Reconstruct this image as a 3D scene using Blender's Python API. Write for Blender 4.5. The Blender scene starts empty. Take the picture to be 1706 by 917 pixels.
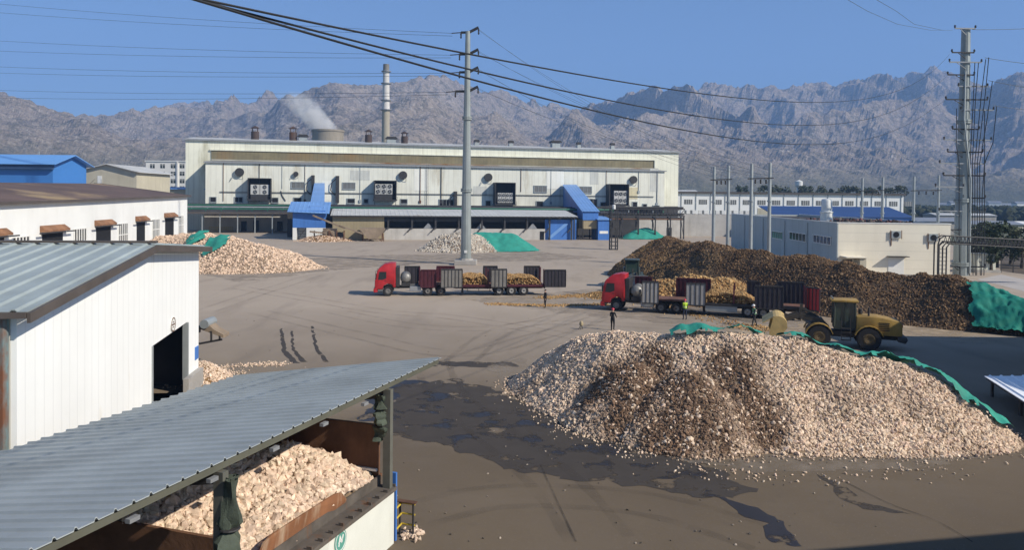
import bpy, bmesh, math, random
import numpy as np
from mathutils import Vector, Matrix, noise as mnoise
R = math.radians
random.seed(5)
rng = np.random.default_rng(7)
sc = bpy.context.scene
COL = sc.collection

# ---------------------------------------------------------------- camera
F, CX, CY0, H = 1290.0, 853.0, 354.5, 10.5
ROLL, PITCH = 0.010, R(1.0)
cam_d = bpy.data.cameras.new('camera')
cam = bpy.data.objects.new('camera', cam_d)
COL.objects.link(cam)
CR = Matrix.Rotation(math.pi/2-PITCH, 3, 'X') @ Matrix.Rotation(ROLL, 3, 'Z')
cam.matrix_world = Matrix.Translation((0, 0, H)) @ CR.to_4x4()
cam_d.sensor_fit = 'HORIZONTAL'
cam_d.sensor_width = 36
cam_d.lens = 36*F/1706
cam_d.shift_y = -(458.5-CY0)/1706
cam_d.clip_start, cam_d.clip_end = 0.1, 30000
sc.camera = cam
CO = Vector((0, 0, H))

def ray(px, py):
    return CR @ Vector(((px-CX)/F, -(py-CY0)/F, -1))
def G(px, py, z=0.0):
    """where the sight line through a point of the photograph meets height z"""
    d = ray(px, py)
    return CO+d*((z-H)/d.z)
def D(px, py, Y):
    d = ray(px, py)
    return CO+d*(Y/d.y)

class Fr:
    """a building's own frame: x along its front, y away from the viewer"""
    def __init__(s, ox, oy, deg):
        s.o = Vector((ox, oy, 0)); s.a = R(deg)
        s.u = Vector((math.cos(s.a), math.sin(s.a), 0)); s.v = Vector((-math.sin(s.a), math.cos(s.a), 0))
    def hit(s, px, py, yo=0.0):
        d = ray(px, py)
        t = (yo-(CO-s.o).dot(s.v))/d.dot(s.v)
        p = CO+d*t
        return (p-s.o).dot(s.u), p.z
    def W(s, x, y, z=0):
        return s.o+s.u*x+s.v*y+Vector((0, 0, z))
    def L(s, p):
        q = Vector(p)-s.o
        return Vector((q.dot(s.u), q.dot(s.v), p[2]))

# ---------------------------------------------------------------- mesh helpers
class MB:
    def __init__(s):
        s.v = []; s.f = []; s.m = []
    def add(s, vs, fs, m=0):
        b = len(s.v)
        s.v.extend([tuple(p) for p in vs])
        s.f.extend([tuple(i+b for i in f) for f in fs])
        s.m.extend([m]*len(fs))
        return s
    def box(s, x0, x1, y0, y1, z0, z1, m=0):
        vs = [(x0,y0,z0),(x1,y0,z0),(x1,y1,z0),(x0,y1,z0),(x0,y0,z1),(x1,y0,z1),(x1,y1,z1),(x0,y1,z1)]
        return s.add(vs, [(3,2,1,0),(4,5,6,7),(0,1,5,4),(1,2,6,5),(2,3,7,6),(3,0,4,7)], m)
    def bbox(s, x0, x1, y0, y1, z0, z1, b=0.02, m=0):
        """a box with chamfered edges"""
        bm = bmesh.new()
        bmesh.ops.create_cube(bm, size=1)
        for v in bm.verts:
            v.co = Vector(((x0+x1)/2+v.co.x*(x1-x0), (y0+y1)/2+v.co.y*(y1-y0), (z0+z1)/2+v.co.z*(z1-z0)))
        bmesh.ops.bevel(bm, geom=list(bm.edges), offset=b, segments=2, affect='EDGES', profile=.6)
        return s.frombm(bm, m)
    def frombm(s, bm, m=0, M=None):
        bm.verts.index_update()
        vs = [(M @ v.co) if M else v.co.copy() for v in bm.verts]
        s.add(vs, [[v.index for v in f.verts] for f in bm.faces], m)
        bm.free()
        return s
    def bar(s, p0, p1, w, h, m=0, up=(0, 0, 1)):
        p0, p1, up = Vector(p0), Vector(p1), Vector(up)
        d = (p1-p0).normalized()
        a = d.cross(up)
        if a.length < 1e-4: a = d.cross(Vector((1, 0, 0)))
        a.normalize(); b = a.cross(d).normalized()
        a *= w/2; b *= h/2
        vs = [p0-a-b, p0+a-b, p0+a+b, p0-a+b, p1-a-b, p1+a-b, p1+a+b, p1-a+b]
        return s.add(vs, [(3,2,1,0),(4,5,6,7),(0,1,5,4),(1,2,6,5),(2,3,7,6),(3,0,4,7)], m)
    def tube(s, p0, p1, r, n=8, r2=None, m=0):
        return s.path([p0, p1], r, n, m, r2)
    def path(s, pts, r, n=6, m=0, r2=None):
        pts = [Vector(p) for p in pts]
        k = len(pts); vs = []; fs = []
        prev = None
        for i, p in enumerate(pts):
            d = (pts[min(i+1, k-1)]-pts[max(i-1, 0)]).normalized()
            if prev is None:
                a = d.cross(Vector((0, 0, 1)))
                if a.length < 1e-3: a = d.cross(Vector((1, 0, 0)))
            else:
                a = prev-d*prev.dot(d)
            a.normalize(); prev = a
            b = d.cross(a)
            rr = r if r2 is None else r+(r2-r)*i/(k-1)
            for j in range(n):
                t = 2*math.pi*j/n
                vs.append(p+a*(rr*math.cos(t))+b*(rr*math.sin(t)))
        for i in range(k-1):
            for j in range(n):
                fs.append((i*n+j, i*n+(j+1) % n, (i+1)*n+(j+1) % n, (i+1)*n+j))
        fs.append(tuple(range(n-1, -1, -1))); fs.append(tuple((k-1)*n+j for j in range(n)))
        return s.add(vs, fs, m)
    def prism(s, poly, vec, m=0):
        """poly: 3D points; extruded by vec"""
        n = len(poly); vec = Vector(vec)
        vs = [Vector(p) for p in poly]+[Vector(p)+vec for p in poly]
        fs = [tuple(range(n-1, -1, -1)), tuple(range(n, 2*n))]+[(i, (i+1) % n, n+(i+1) % n, n+i) for i in range(n)]
        return s.add(vs, fs, m)
    def lathe(s, prof, c=(0, 0, 0), n=24, axis='Z', m=0, caps=True):
        vs = []; fs = []
        for r, z in prof:
            for j in range(n):
                t = 2*math.pi*j/n
                x, y = r*math.cos(t), r*math.sin(t)
                p = (x, y, z) if axis == 'Z' else ((z, x, y) if axis == 'X' else (x, z, -y))
                vs.append(Vector(c)+Vector(p))
        k = len(prof)
        for i in range(k-1):
            for j in range(n):
                fs.append((i*n+j, i*n+(j+1) % n, (i+1)*n+(j+1) % n, (i+1)*n+j))
        if caps:
            fs.append(tuple(range(n-1, -1, -1))); fs.append(tuple((k-1)*n+j for j in range(n)))
        return s.add(vs, fs, m)
    def sheet(s, a0, a1, b0, b1, pitch=0.75, rib=0.05, th=0.03, ribw=0.12, m=0):
        """ribbed metal sheet; ribs run from edge a (a0-a1) to edge b (b0-b1)"""
        a0, a1, b0, b1 = map(Vector, (a0, a1, b0, b1))
        L = (a1-a0).length
        nrm = (a1-a0).cross(b0-a0).normalized()
        if nrm.z < 0: nrm = -nrm
        k = max(1, round(L/pitch)); prof = []
        w = ribw/pitch
        for i in range(k):
            for (q, h) in ((0, 0), (.5-w, 0), (.5-w*.4, rib), (.5+w*.4, rib), (.5+w, 0)):
                prof.append(((i+q)/k, h))
        prof.append((1, 0))
        n = len(prof); vs = []
        for t, h in prof: vs.append(a0.lerp(a1, t)+nrm*h)
        for t, h in prof: vs.append(b0.lerp(b1, t)+nrm*h)
        for t, h in prof: vs.append(a0.lerp(a1, t)+nrm*(h-th))
        for t, h in prof: vs.append(b0.lerp(b1, t)+nrm*(h-th))
        fs = []
        for i in range(n-1):
            fs.append((i, i+1, n+i+1, n+i))
            fs.append((2*n+i, 3*n+i, 3*n+i+1, 2*n+i+1))
            fs.append((i, 2*n+i, 2*n+i+1, i+1))
            fs.append((n+i, n+i+1, 3*n+i+1, 3*n+i))
        fs += [(0, n, 3*n, 2*n), (n-1, 3*n-1, 4*n-1, 2*n-1)]
        return s.add(vs, fs, m)
    def build(s, name, mats, parent=None, smooth=False, kind=None, label=None):
        me = bpy.data.meshes.new(name)
        me.from_pydata(s.v, [], s.f)
        if not isinstance(mats, (list, tuple)): mats = [mats]
        for m in mats: me.materials.append(m)
        if len(mats) > 1: me.polygons.foreach_set('material_index', s.m)
        bm = bmesh.new(); bm.from_mesh(me)
        bmesh.ops.recalc_face_normals(bm, faces=bm.faces)
        bm.to_mesh(me); bm.free()
        if smooth:
            me.shade_smooth() if hasattr(me, 'shade_smooth') else None
            try: me.set_sharp_from_angle(angle=R(38))
            except Exception: pass
        o = bpy.data.objects.new(name, me)
        COL.objects.link(o)
        if parent: o.parent = parent
        if kind: o['kind'] = kind
        if label: o['label'] = label
        return o

def tag(o, label, cat, group=None):
    o['label'] = label; o['category'] = cat
    if group: o['group'] = group
    return o
def thing(name, label, cat, loc=(0, 0, 0), rz=0.0, group=None):
    o = bpy.data.objects.new(name, None)
    o.empty_display_size = .3
    COL.objects.link(o)
    o.location = loc; o.rotation_euler = (0, 0, rz)
    return tag(o, label, cat, group)
def copy_tree(o, parent=None):
    c = o.copy(); COL.objects.link(c)
    if parent: c.parent = parent
    for ch in list(o.children): copy_tree(ch, c)
    return c
def mesh_np(name, V, T, mats, cols=None, smooth=False):
    """mesh from numpy arrays; V (n,3), T (m,3 or 4)"""
    me = bpy.data.meshes.new(name)
    k = T.shape[1]
    me.vertices.add(len(V)); me.vertices.foreach_set('co', np.ascontiguousarray(V, dtype=np.float32).ravel())
    me.loops.add(T.size); me.loops.foreach_set('vertex_index', np.ascontiguousarray(T, dtype=np.int32).ravel())
    me.polygons.add(len(T))
    me.polygons.foreach_set('loop_start', np.arange(0, T.size, k, dtype=np.int32))
    me.polygons.foreach_set('loop_total', np.full(len(T), k, dtype=np.int32))
    if cols is not None:
        at = me.color_attributes.new('col', 'FLOAT_COLOR', 'POINT')
        c4 = np.ones((len(V), 4), dtype=np.float32); c4[:, :3] = cols
        at.data.foreach_set('color', c4.ravel())
    me.update(calc_edges=True)
    me.polygons.foreach_set('use_smooth', np.full(len(T), smooth))
    me.materials.append(mats)
    o = bpy.data.objects.new(name, me)
    COL.objects.link(o)
    return o

# ---------------------------------------------------------------- materials
MATS = {}
def M(name, col, rough=.75, var=.18, scale=1.5, bump=0.0, metal=0.0, rust=0.0, rustcol=(.16, .07, .03), rscale=.35, rz=.15,
      seam=0.0, pitch=1.0, seamax='X', ribb=0.0, grime=0.0, spec=.4, coat=0.0, fine=0.0):
    if name in MATS: return MATS[name]
    m = bpy.data.materials.new(name); MATS[name] = m
    m.use_nodes = True
    nt = m.node_tree; N = nt.nodes; L = nt.links
    b = N['Principled BSDF']
    b.inputs['Roughness'].default_value = rough
    b.inputs['Metallic'].default_value = metal
    b.inputs['Specular IOR Level'].default_value = spec
    if coat: b.inputs['Coat Weight'].default_value = coat
    tc = N.new('ShaderNodeTexCoord')
    def noise(sc_, det=6, map_=None, rg=.6):
        n = N.new('ShaderNodeTexNoise'); n.inputs['Scale'].default_value = sc_; n.inputs['Detail'].default_value = det
        n.inputs['Roughness'].default_value = rg
        if map_:
            mp = N.new('ShaderNodeMapping'); mp.inputs['Scale'].default_value = map_
            L.new(tc.outputs['Object'], mp.inputs[0]); L.new(mp.outputs[0], n.inputs['Vector'])
        else: L.new(tc.outputs['Object'], n.inputs['Vector'])
        return n.outputs['Fac']
    def rng_(src, a, b_, c, d):
        r = N.new('ShaderNodeMapRange'); r.inputs[1].default_value = a; r.inputs[2].default_value = b_
        r.inputs[3].default_value = c; r.inputs[4].default_value = d
        L.new(src, r.inputs[0]); return r.outputs[0]
    def mix(fac, A, B, mode='MIX'):
        x = N.new('ShaderNodeMix'); x.data_type = 'RGBA'; x.blend_type = mode
        if isinstance(fac, (int, float)): x.inputs[0].default_value = fac
        else: L.new(fac, x.inputs[0])
        for sock, val in ((x.inputs[6], A), (x.inputs[7], B)):
            if isinstance(val, tuple): sock.default_value = (*val, 1)
            else: L.new(val, sock)
        return x.outputs[2]
    lo = tuple(c*(1-var) for c in col); hi = tuple(min(1, c*(1+var)) for c in col)
    c = mix(rng_(noise(scale), .3, .7, 0, 1), lo, hi)
    if fine:
        c = mix(rng_(noise(scale*18, 3), .35, .65, 0, fine), c, tuple(x*.45 for x in col))
    if grime:
        c = mix(rng_(noise(.6, 8, (1, 1, .12)), .5, .8, 0, grime), c, tuple(x*.42 for x in (col[0], col[1]*.92, col[2]*.8)))
    if rust:
        c = mix(rng_(noise(rscale, 9, (1, 1, rz), .65), .62-rust*.25, .78-rust*.2, 0, 1), c, rustcol)
    hsock = None
    if seam or ribb:
        sx = N.new('ShaderNodeSeparateXYZ'); L.new(tc.outputs['Object'], sx.inputs[0])
        dv = N.new('ShaderNodeMath'); dv.operation = 'DIVIDE'; dv.inputs[1].default_value = pitch
        L.new(sx.outputs[seamax], dv.inputs[0])
        pp = N.new('ShaderNodeMath'); pp.operation = 'PINGPONG'; pp.inputs[1].default_value = .5
        L.new(dv.outputs[0], pp.inputs[0])
        if seam:
            c = mix(rng_(pp.outputs[0], .0, .07, seam, 0), c, tuple(x*.35 for x in col))
        if ribb: hsock = rng_(pp.outputs[0], .1, .3, 0, 1)
    L.new(c, b.inputs['Base Color'])
    if bump or ribb:
        bp = N.new('ShaderNodeBump'); bp.inputs['Strength'].default_value = max(bump, ribb); bp.inputs['Distance'].default_value = .06
        L.new(hsock if hsock is not None else noise(scale*6, 8), bp.inputs['Height'])
        L.new(bp.outputs[0], b.inputs['Normal'])
    return m

def stone_mat(name, rough=.9, bump=.5):
    m = bpy.data.materials.new(name); m.use_nodes = True
    nt = m.node_tree; N = nt.nodes; L = nt.links; b = N['Principled BSDF']
    b.inputs['Roughness'].default_value = rough; b.inputs['Specular IOR Level'].default_value = .2
    a = N.new('ShaderNodeAttribute'); a.attribute_name = 'col'
    tc = N.new('ShaderNodeTexCoord')
    n = N.new('ShaderNodeTexNoise'); n.inputs['Scale'].default_value = 9; n.inputs['Detail'].default_value = 6
    L.new(tc.outputs['Object'], n.inputs['Vector'])
    r = N.new('ShaderNodeMapRange'); r.inputs[1].default_value = .3; r.inputs[2].default_value = .7; r.inputs[3].default_value = .7; r.inputs[4].default_value = 1.15
    L.new(n.outputs['Fac'], r.inputs[0])
    x = N.new('ShaderNodeMix'); x.data_type = 'RGBA'; x.blend_type = 'MULTIPLY'; x.inputs[0].default_value = 1
    L.new(a.outputs['Color'], x.inputs[6]); L.new(r.outputs[0], x.inputs[7])
    L.new(x.outputs[2], b.inputs['Base Color'])
    if bump:
        bp = N.new('ShaderNodeBump'); bp.inputs['Strength'].default_value = bump; bp.inputs['Distance'].default_value = .04
        L.new(n.outputs['Fac'], bp.inputs['Height']); L.new(bp.outputs[0], b.inputs['Normal'])
    return m
STONE = stone_mat('stone')

white_wall = M('white_sheet_wall', (.80, .82, .80), .55, .05, .4, seam=.35, pitch=.95, seamax='Y', grime=.10)
white_paint = M('white_paint', (.76, .76, .72), .7, .08, .6, grime=.25)
white_rust_b = M('white_wall_plain', (.76, .77, .74), .7, .07, .3, grime=.22)
fact_wall = M('factory_sheet_wall', (.76, .76, .66), .6, .10, .12, seam=.30, pitch=1.5, grime=.5, rust=.16, rustcol=(.38, .31, .19), rscale=.12, rz=.2)
fact_tall = M('factory_upper_wall', (.76, .76, .63), .6, .10, .12, seam=.35, pitch=1.5, grime=.4, rust=.2, rustcol=(.36, .33, .20), rscale=.10, rz=.25)
band_m = M('stained_band', (.20, .17, .095), .5, .25, .3, seam=.5, pitch=1.2, rust=.35, rustcol=(.24, .15, .06), rscale=.08, rz=.4)
rust_strip = M('rusty_flashing', (.42, .40, .33), .6, .2, .2, rust=.6, rustcol=(.24, .11, .03), rscale=.06, rz=1)
grey_metal = M('grey_metal', (.30, .31, .32), .45, .15, 1.0, metal=.3, grime=.3)
galv = M('galvanised_steel', (.36, .39, .39), .5, .12, .8, metal=.35, grime=.35)
galv_pole = M('pole_steel', (.30, .33, .32), .5, .10, .5, metal=.3, grime=.5)
dark_steel = M('dark_steel', (.035, .033, .033), .6, .3, 2)
black = M('black_void', (.008, .008, .009), .9, .2, 1)
rubber = M('tyre_rubber', (.022, .021, .021), .85, .25, 5, bump=.2)
roof_grey = M('shed_roof_sheet', (.335, .365, .365), .5, .16, .35, metal=.0, grime=.28, spec=.5)
roof_ware = M('warehouse_roof_sheet', (.30, .345, .34), .5, .16, .3, grime=.32, spec=.5)
roof_trim = M('brown_trim', (.09, .075, .065), .6, .2, 1)
brown_roof = M('brown_roof', (.125, .082, .062), .75, .25, .12, rust=.34, rustcol=(.42, .30, .15), rscale=.05, rz=1)
rusty = M('rusty_plate', (.14, .068, .036), .85, .35, 1.2, rust=.25, rustcol=(.09, .045, .025), bump=.2, rscale=1)
rusty_awning = M('rusty_awning', (.24, .12, .06), .85, .35, .8, rust=.3, rustcol=(.17, .07, .03))
blue_sheet = M('blue_sheet', (.06, .18, .50), .5, .12, .2, seam=.25, pitch=.9, grime=.25)
blue_light = M('blue_roof_sheet', (.16, .32, .62), .5, .1, .2, seam=.2, pitch=1.0)
blue_far = M('blue_warehouse_sheet', (.05, .19, .50), .5, .06, .1)
tan_sheet = M('tan_sheet', (.34, .28, .17), .7, .12, .2, seam=.35, pitch=.8, grime=.35)
beige = M('beige_wall', (.50, .46, .35), .7, .08, .3, grime=.3)
cream = M('cream_panel', (.80, .74, .60), .65, .05, .3, seam=.18, pitch=1.25, seamax='Z', grime=.12)
bluegrey = M('bluegrey_panel', (.50, .52, .50), .65, .06, .3, seam=.2, pitch=1.9, grime=.15)
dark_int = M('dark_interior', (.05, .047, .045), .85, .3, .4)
pale_roof = M('pale_lean_roof', (.52, .52, .49), .6, .12, .25, grime=.3, rust=.1, rustcol=(.25, .2, .14), rscale=.2)
conc = M('concrete', (.36, .34, .31), .85, .15, .8, grime=.25, fine=.15)
lowwall = M('whitewashed_wall', (.48, .46, .42), .8, .12, .4, grime=.5)
glass_dark = M('dark_glass', (.02, .026, .03), .12, .1, 1, spec=.6)
louver = M('louver_grey', (.16, .165, .16), .6, .15, .5, seam=.6, pitch=.6)
green_net = M('green_net', (.03, .29, .215), .7, .25, .7, bump=.35, fine=.35)
green_net_dark = M('green_tarpaulin', (.010, .17, .13), .7, .35, .5, bump=.3, spec=.25)
green_pipe = M('green_pipe', (.03, .14, .09), .55, .2, .5, grime=.3)
olive_tarp = M('olive_tarpaulin', (.06, .075, .055), .8, .3, 3, bump=.3)
red_paint = M('truck_red', (.40, .018, .022), .42, .2, 1.5, coat=.15, grime=.45)
dark_red = M('board_maroon', (.070, .012, .020), .6, .25, 1, grime=.3)
board_grey = M('board_grey', (.17, .16, .145), .7, .2, 1.2, rust=.15, rustcol=(.12, .08, .05), rscale=1, seam=.35, pitch=.34)
board_dark = M('board_dark', (.035, .030, .038), .7, .25, 1.2, seam=.4, pitch=.34)
yellow = M('loader_yellow', (.34, .215, .05), .55, .2, 1, grime=.7, rust=.2, rustcol=(.10, .075, .05), rscale=.8, rz=.6)
yellow_dirty = M('bucket_yellow', (.50, .36, .14), .65, .25, 1.2, rust=.25, rustcol=(.2, .12, .06), rscale=1)
yellow_rail = M('yellow_rail', (.50, .35, .03), .6, .2, 2, rust=.25, rscale=2)
chrome = M('tank_metal', (.24, .235, .22), .5, .15, 1, metal=.4, grime=.4)
rim_m = M('wheel_rim', (.16, .15, .14), .6, .3, 3, rust=.2, rscale=2)
brown_stack = M('vent_brown', (.062, .042, .036), .75, .2, .5, rust=.2)
chim = M('chimney_concrete', (.40, .36, .28), .8, .12, .1, grime=.3)
chim_w = M('chimney_white', (.66, .64, .60), .75, .1, .15, grime=.3, rust=.12, rustcol=(.45, .2, .1), rscale=.1, rz=.4)
ctower = M('cooling_tower_concrete', (.33, .29, .23), .85, .12, .08, grime=.35)
teal_cab = M('loader_teal', (.055, .075, .075), .45, .2, 1, grime=.3)
wire_m = M('cable_black', (.02, .022, .025), .6, .1, 1)
wire_far = M('wire_grey', (.07, .08, .09), .5, .1, 1)
cream_box = M('cabinet_cream', (.60, .60, .50), .6, .06, .5, grime=.15)
machine_tan = M('dusty_machine', (.26, .20, .14), .85, .25, .7, rust=.3, rustcol=(.12, .08, .05))
# ---------------------------------------------------------------- light
SUN_EL, SUN_AZ = R(35), (0.883, -0.469)
w = bpy.data.worlds.new('World'); sc.world = w; w.use_nodes = True
nt = w.node_tree
sky = nt.nodes.new('ShaderNodeTexSky'); sky.sky_type = 'NISHITA'; sky.sun_disc = False
sky.sun_elevation = SUN_EL; sky.sun_rotation = math.atan2(SUN_AZ[0], SUN_AZ[1])
sky.altitude = 1000; sky.air_density = 1.0; sky.dust_density = 0.35; sky.ozone_density = 6.5
bg = nt.nodes['Background']; bg.inputs['Strength'].default_value = SKY_STRENGTH = 0.085
nt.links.new(sky.outputs[0], bg.inputs[0])
sl = bpy.data.lights.new('sun', 'SUN'); sl.energy = 4.6; sl.angle = R(.53); sl.color = (1, .92, .80)
so = bpy.data.objects.new('sun', sl); COL.objects.link(so)
vs = Vector((SUN_AZ[0]*math.cos(SUN_EL), SUN_AZ[1]*math.cos(SUN_EL), math.sin(SUN_EL)))
so.rotation_euler = vs.to_track_quat('Z', 'Y').to_euler(); so.location = (60, -30, 90)
sc.view_settings.view_transform = 'Standard'; sc.view_settings.look = 'None'
sc.view_settings.exposure = 0.4; sc.view_settings.gamma = 1; sc.view_settings.use_curve_mapping = False
sc.render.engine = 'CYCLES'
sc.cycles.use_denoising = True
sc.cycles.max_bounces = 6; sc.cycles.diffuse_bounces = 3; sc.cycles.glossy_bounces = 3; sc.cycles.volume_bounces = 2
sc.cycles.transparent_max_bounces = 8

# ---------------------------------------------------------------- ground
def ground_mat(name, far=False):
    m = bpy.data.materials.new(name); m.use_nodes = True
    nt = m.node_tree; N = nt.nodes; L = nt.links; b = N['Principled BSDF']
    b.inputs['Roughness'].default_value = .9; b.inputs['Specular IOR Level'].default_value = .25
    tc = N.new('ShaderNodeTexCoord')
    def noi(s, d=8, mp=None, rg=.6):
        n = N.new('ShaderNodeTexNoise'); n.inputs['Scale'].default_value = s; n.inputs['Detail'].default_value = d; n.inputs['Roughness'].default_value = rg
        if mp:
            q = N.new('ShaderNodeMapping'); q.inputs['Scale'].default_value = mp; q.inputs['Rotation'].default_value = (0, 0, .35)
            L.new(tc.outputs['Object'], q.inputs[0]); L.new(q.outputs[0], n.inputs['Vector'])
        else: L.new(tc.outputs['Object'], n.inputs['Vector'])
        return n.outputs['Fac']
    def mr(s, a, b_, c, d):
        r = N.new('ShaderNodeMapRange'); r.inputs[1].default_value = a; r.inputs[2].default_value = b_; r.inputs[3].default_value = c; r.inputs[4].default_value = d
        L.new(s, r.inputs[0]); return r.outputs[0]
    def mix(f, A, B):
        x = N.new('ShaderNodeMix'); x.data_type = 'RGBA'; L.new(f, x.inputs[0])
        for k, v in ((6, A), (7, B)):
            if isinstance(v, tuple): x.inputs[k].default_value = (*v, 1)
            else: L.new(v, x.inputs[k])
        return x.outputs[2]
    if far:
        c = mix(mr(noi(.004), .35, .65, 0, 1), (.13, .12, .075), (.10, .11, .06))
        c = mix(mr(noi(.02, 8, (1, .15, 1)), .55, .7, 0, .6), c, (.055, .07, .035))
        c = mix(mr(noi(.05, 4, (.4, 1, 1)), .6, .66, 0, .7), c, (.24, .21, .16))
    else:
        c = mix(mr(noi(.07, 9), .32, .68, 0, 1), (.114, .086, .056), (.157, .122, .083))
        c = mix(mr(noi(.25, 8, (1, .16, 1)), .5, .72, 0, .45), c, (.115, .094, .074))        # tyre-swept streaks
        c = mix(mr(noi(.10, 8, (.25, 1, 1)), .55, .75, 0, .5), c, (.21, .175, .14))        # dust
        c = mix(mr(noi(1.1, 8), .6, .75, 0, .35), c, (.09, .073, .057))                     # blotches
        c = mix(mr(noi(14, 4), .62, .72, 0, .35), c, (.30, .27, .23))                      # grit
        g = N.new('ShaderNodeNewGeometry'); sp = N.new('ShaderNodeSeparateXYZ'); L.new(g.outputs['Position'], sp.inputs[0])
        ad = N.new('ShaderNodeMath'); ad.operation = 'MULTIPLY_ADD'; ad.inputs[1].default_value = 40; L.new(noi(.05, 6), ad.inputs[0]); L.new(sp.outputs['Y'], ad.inputs[2])
        c = mix(mr(ad.outputs[0], 52, 96, 0, .85), c, mix(noi(.12, 8), (.37, .305, .235), (.49, .41, .325)))   # the trafficked far side of the yard lies under pale rock dust
        c = mix(mr(noi(.35, 8, (1, .2, 1)), .52, .70, 0, .30), c, (.13, .105, .083))
        bp = N.new('ShaderNodeBump'); bp.inputs['Strength'].default_value = .25; bp.inputs['Distance'].default_value = .03
        L.new(noi(6, 8), bp.inputs['Height']); L.new(bp.outputs[0], b.inputs['Normal'])
    L.new(c, b.inputs['Base Color'])
    return m
gm = MB(); gm.add([(-9000, -300, 0), (9000, -300, 0), (9000, 9000, 0), (-9000, 9000, 0)], [(0, 1, 2, 3)])
gm.build('ground', ground_mat('plain_ground', True), kind='structure')
ym = MB(); ym.add([(-190, -60, .004), (75, -60, .004), (72, 90, .004), (150, 300, .004), (-190, 330, .004)], [(0, 1, 2, 3, 4)])
ym.build('yard', ground_mat('yard_concrete'), kind='structure')

def patch(name, px, z, mat, jag=.35, seed=0):
    """a flat stain on the yard; outline given on the ground, roughened"""
    pts = [G(x, y) for x, y in px]
    out = []
    for i, p in enumerate(pts):
        q = pts[(i+1) % len(pts)]
        n = max(2, int((q-p).length/.25))
        for j in range(n):
            a = p.lerp(q, j/n)
            s = min(jag, (q-p).length*.35)
            out.append(Vector((a.x+s*(mnoise.fractal(a*.9+Vector((seed, 0, 0)), 1, 2, 5)), a.y+s*mnoise.fractal(a*.9+Vector((9, seed, 0)), 1, 2, 5), z)))
    bm = bmesh.new()
    f = bm.faces.new([bm.verts.new(v) for v in out])
    bmesh.ops.triangulate(bm, faces=[f])
    me = bpy.data.meshes.new(name); bm.to_mesh(me); bm.free(); me.materials.append(mat)
    o = bpy.data.objects.new(name, me); COL.objects.link(o); o['kind'] = 'structure'
    return o
def wet_mat(name, col, holes, rough=.5, hs=.35, soft=.07):
    m = bpy.data.materials.new(name); m.use_nodes = True
    nt = m.node_tree; N = nt.nodes; L = nt.links; b = N['Principled BSDF']
    b.inputs['Roughness'].default_value = rough; b.inputs['Specular IOR Level'].default_value = .35
    tc = N.new('ShaderNodeTexCoord')
    n = N.new('ShaderNodeTexNoise'); n.inputs['Scale'].default_value = hs; n.inputs['Detail'].default_value = 9; n.inputs['Roughness'].default_value = .62
    L.new(tc.outputs['Object'], n.inputs['Vector'])
    r = N.new('ShaderNodeMapRange'); r.inputs[1].default_value = holes; r.inputs[2].default_value = holes+soft; r.inputs[3].default_value = 1; r.inputs[4].default_value = 0
    L.new(n.outputs['Fac'], r.inputs[0]); L.new(r.outputs[0], b.inputs['Alpha'])
    n2 = N.new('ShaderNodeTexNoise'); n2.inputs['Scale'].default_value = 1.2; n2.inputs['Detail'].default_value = 6
    L.new(tc.outputs['Object'], n2.inputs['Vector'])
    x = N.new('ShaderNodeMix'); x.data_type = 'RGBA'; L.new(n2.outputs['Fac'], x.inputs[0])
    x.inputs[6].default_value = (*[c*.75 for c in col], 1); x.inputs[7].default_value = (*[c*1.3 for c in col], 1)
    L.new(x.outputs[2], b.inputs['Base Color'])
    return m
wet = wet_mat('wet_stain', (.026, .025, .028), .565, .5, .45, .06)
wet2 = wet_mat('damp_stain', (.052, .043, .035), .53, .85, .6)
dust = wet_mat('pale_dust', (.30, .25, .195), .36, .95, .5, .30)
patch('wet_stain', [(640, 628), (735, 640), (770, 664), (850, 672), (950, 690), (1010, 722), (1065, 745), (1135, 765), (1150, 792), (1112, 798), (1060, 800), (1020, 785), (965, 778), (935, 768), (875, 772), (850, 758), (800, 757), (760, 745), (725, 728), (690, 712), (655, 704), (600, 700)], .010, wet, .5)
patch('wet_stain', [(1120, 762), (1170, 775), (1215, 832), (1262, 845), (1302, 872), (1335, 912), (1290, 905), (1272, 872), (1225, 858), (1200, 832), (1150, 832), (1185, 815), (1140, 785)], .0125, wet, .3, 3)
patch('damp_stain', [(660, 640), (760, 632), (860, 660), (1000, 700), (1180, 770), (1250, 820), (1180, 830), (1080, 812), (950, 800), (860, 790), (800, 762), (700, 735), (640, 715)], .014, wet2, .6, 5)
patch('damp_stain', [(466, 548), (470, 548), (478, 585), (500, 606), (488, 606), (470, 588)], .010, wet2, .12, 7)
patch('damp_stain', [(484, 552), (488, 552), (490, 580), (512, 604), (502, 604), (486, 582)], .010, wet2, .12, 17)
patch('damp_stain', [(518, 544), (522, 544), (529, 580), (548, 604), (540, 604), (524, 582)], .010, wet2, .12, 8)
patch('damp_stain', [(1365, 790), (1400, 805), (1440, 838), (1520, 855), (1440, 850), (1400, 830)], .010, wet2, .25, 9)
patch('damp_stain', [(700, 603), (860, 604), (860, 612), (700, 611)], .0085, wet2, .4, 11)
patch('pale_dust', [(815, 612), (862, 596), (990, 680), (1150, 740), (1330, 760), (1600, 750), (1680, 740), (1690, 758), (1500, 784), (1250, 788), (1080, 755), (930, 695), (845, 655)], .016, dust, .5, 12)
patch('pale_dust', [(300, 450), (520, 430), (640, 425), (760, 424), (900, 420), (1000, 430), (900, 436), (740, 436), (560, 450), (400, 470)], .010, dust, 1.2, 13)
patch('pale_dust', [(780, 500), (1010, 480), (1260, 540), (1330, 525), (1640, 556), (1500, 562), (1340, 560), (1180, 545), (960, 525)], .010, dust, 1.0, 14)

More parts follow.
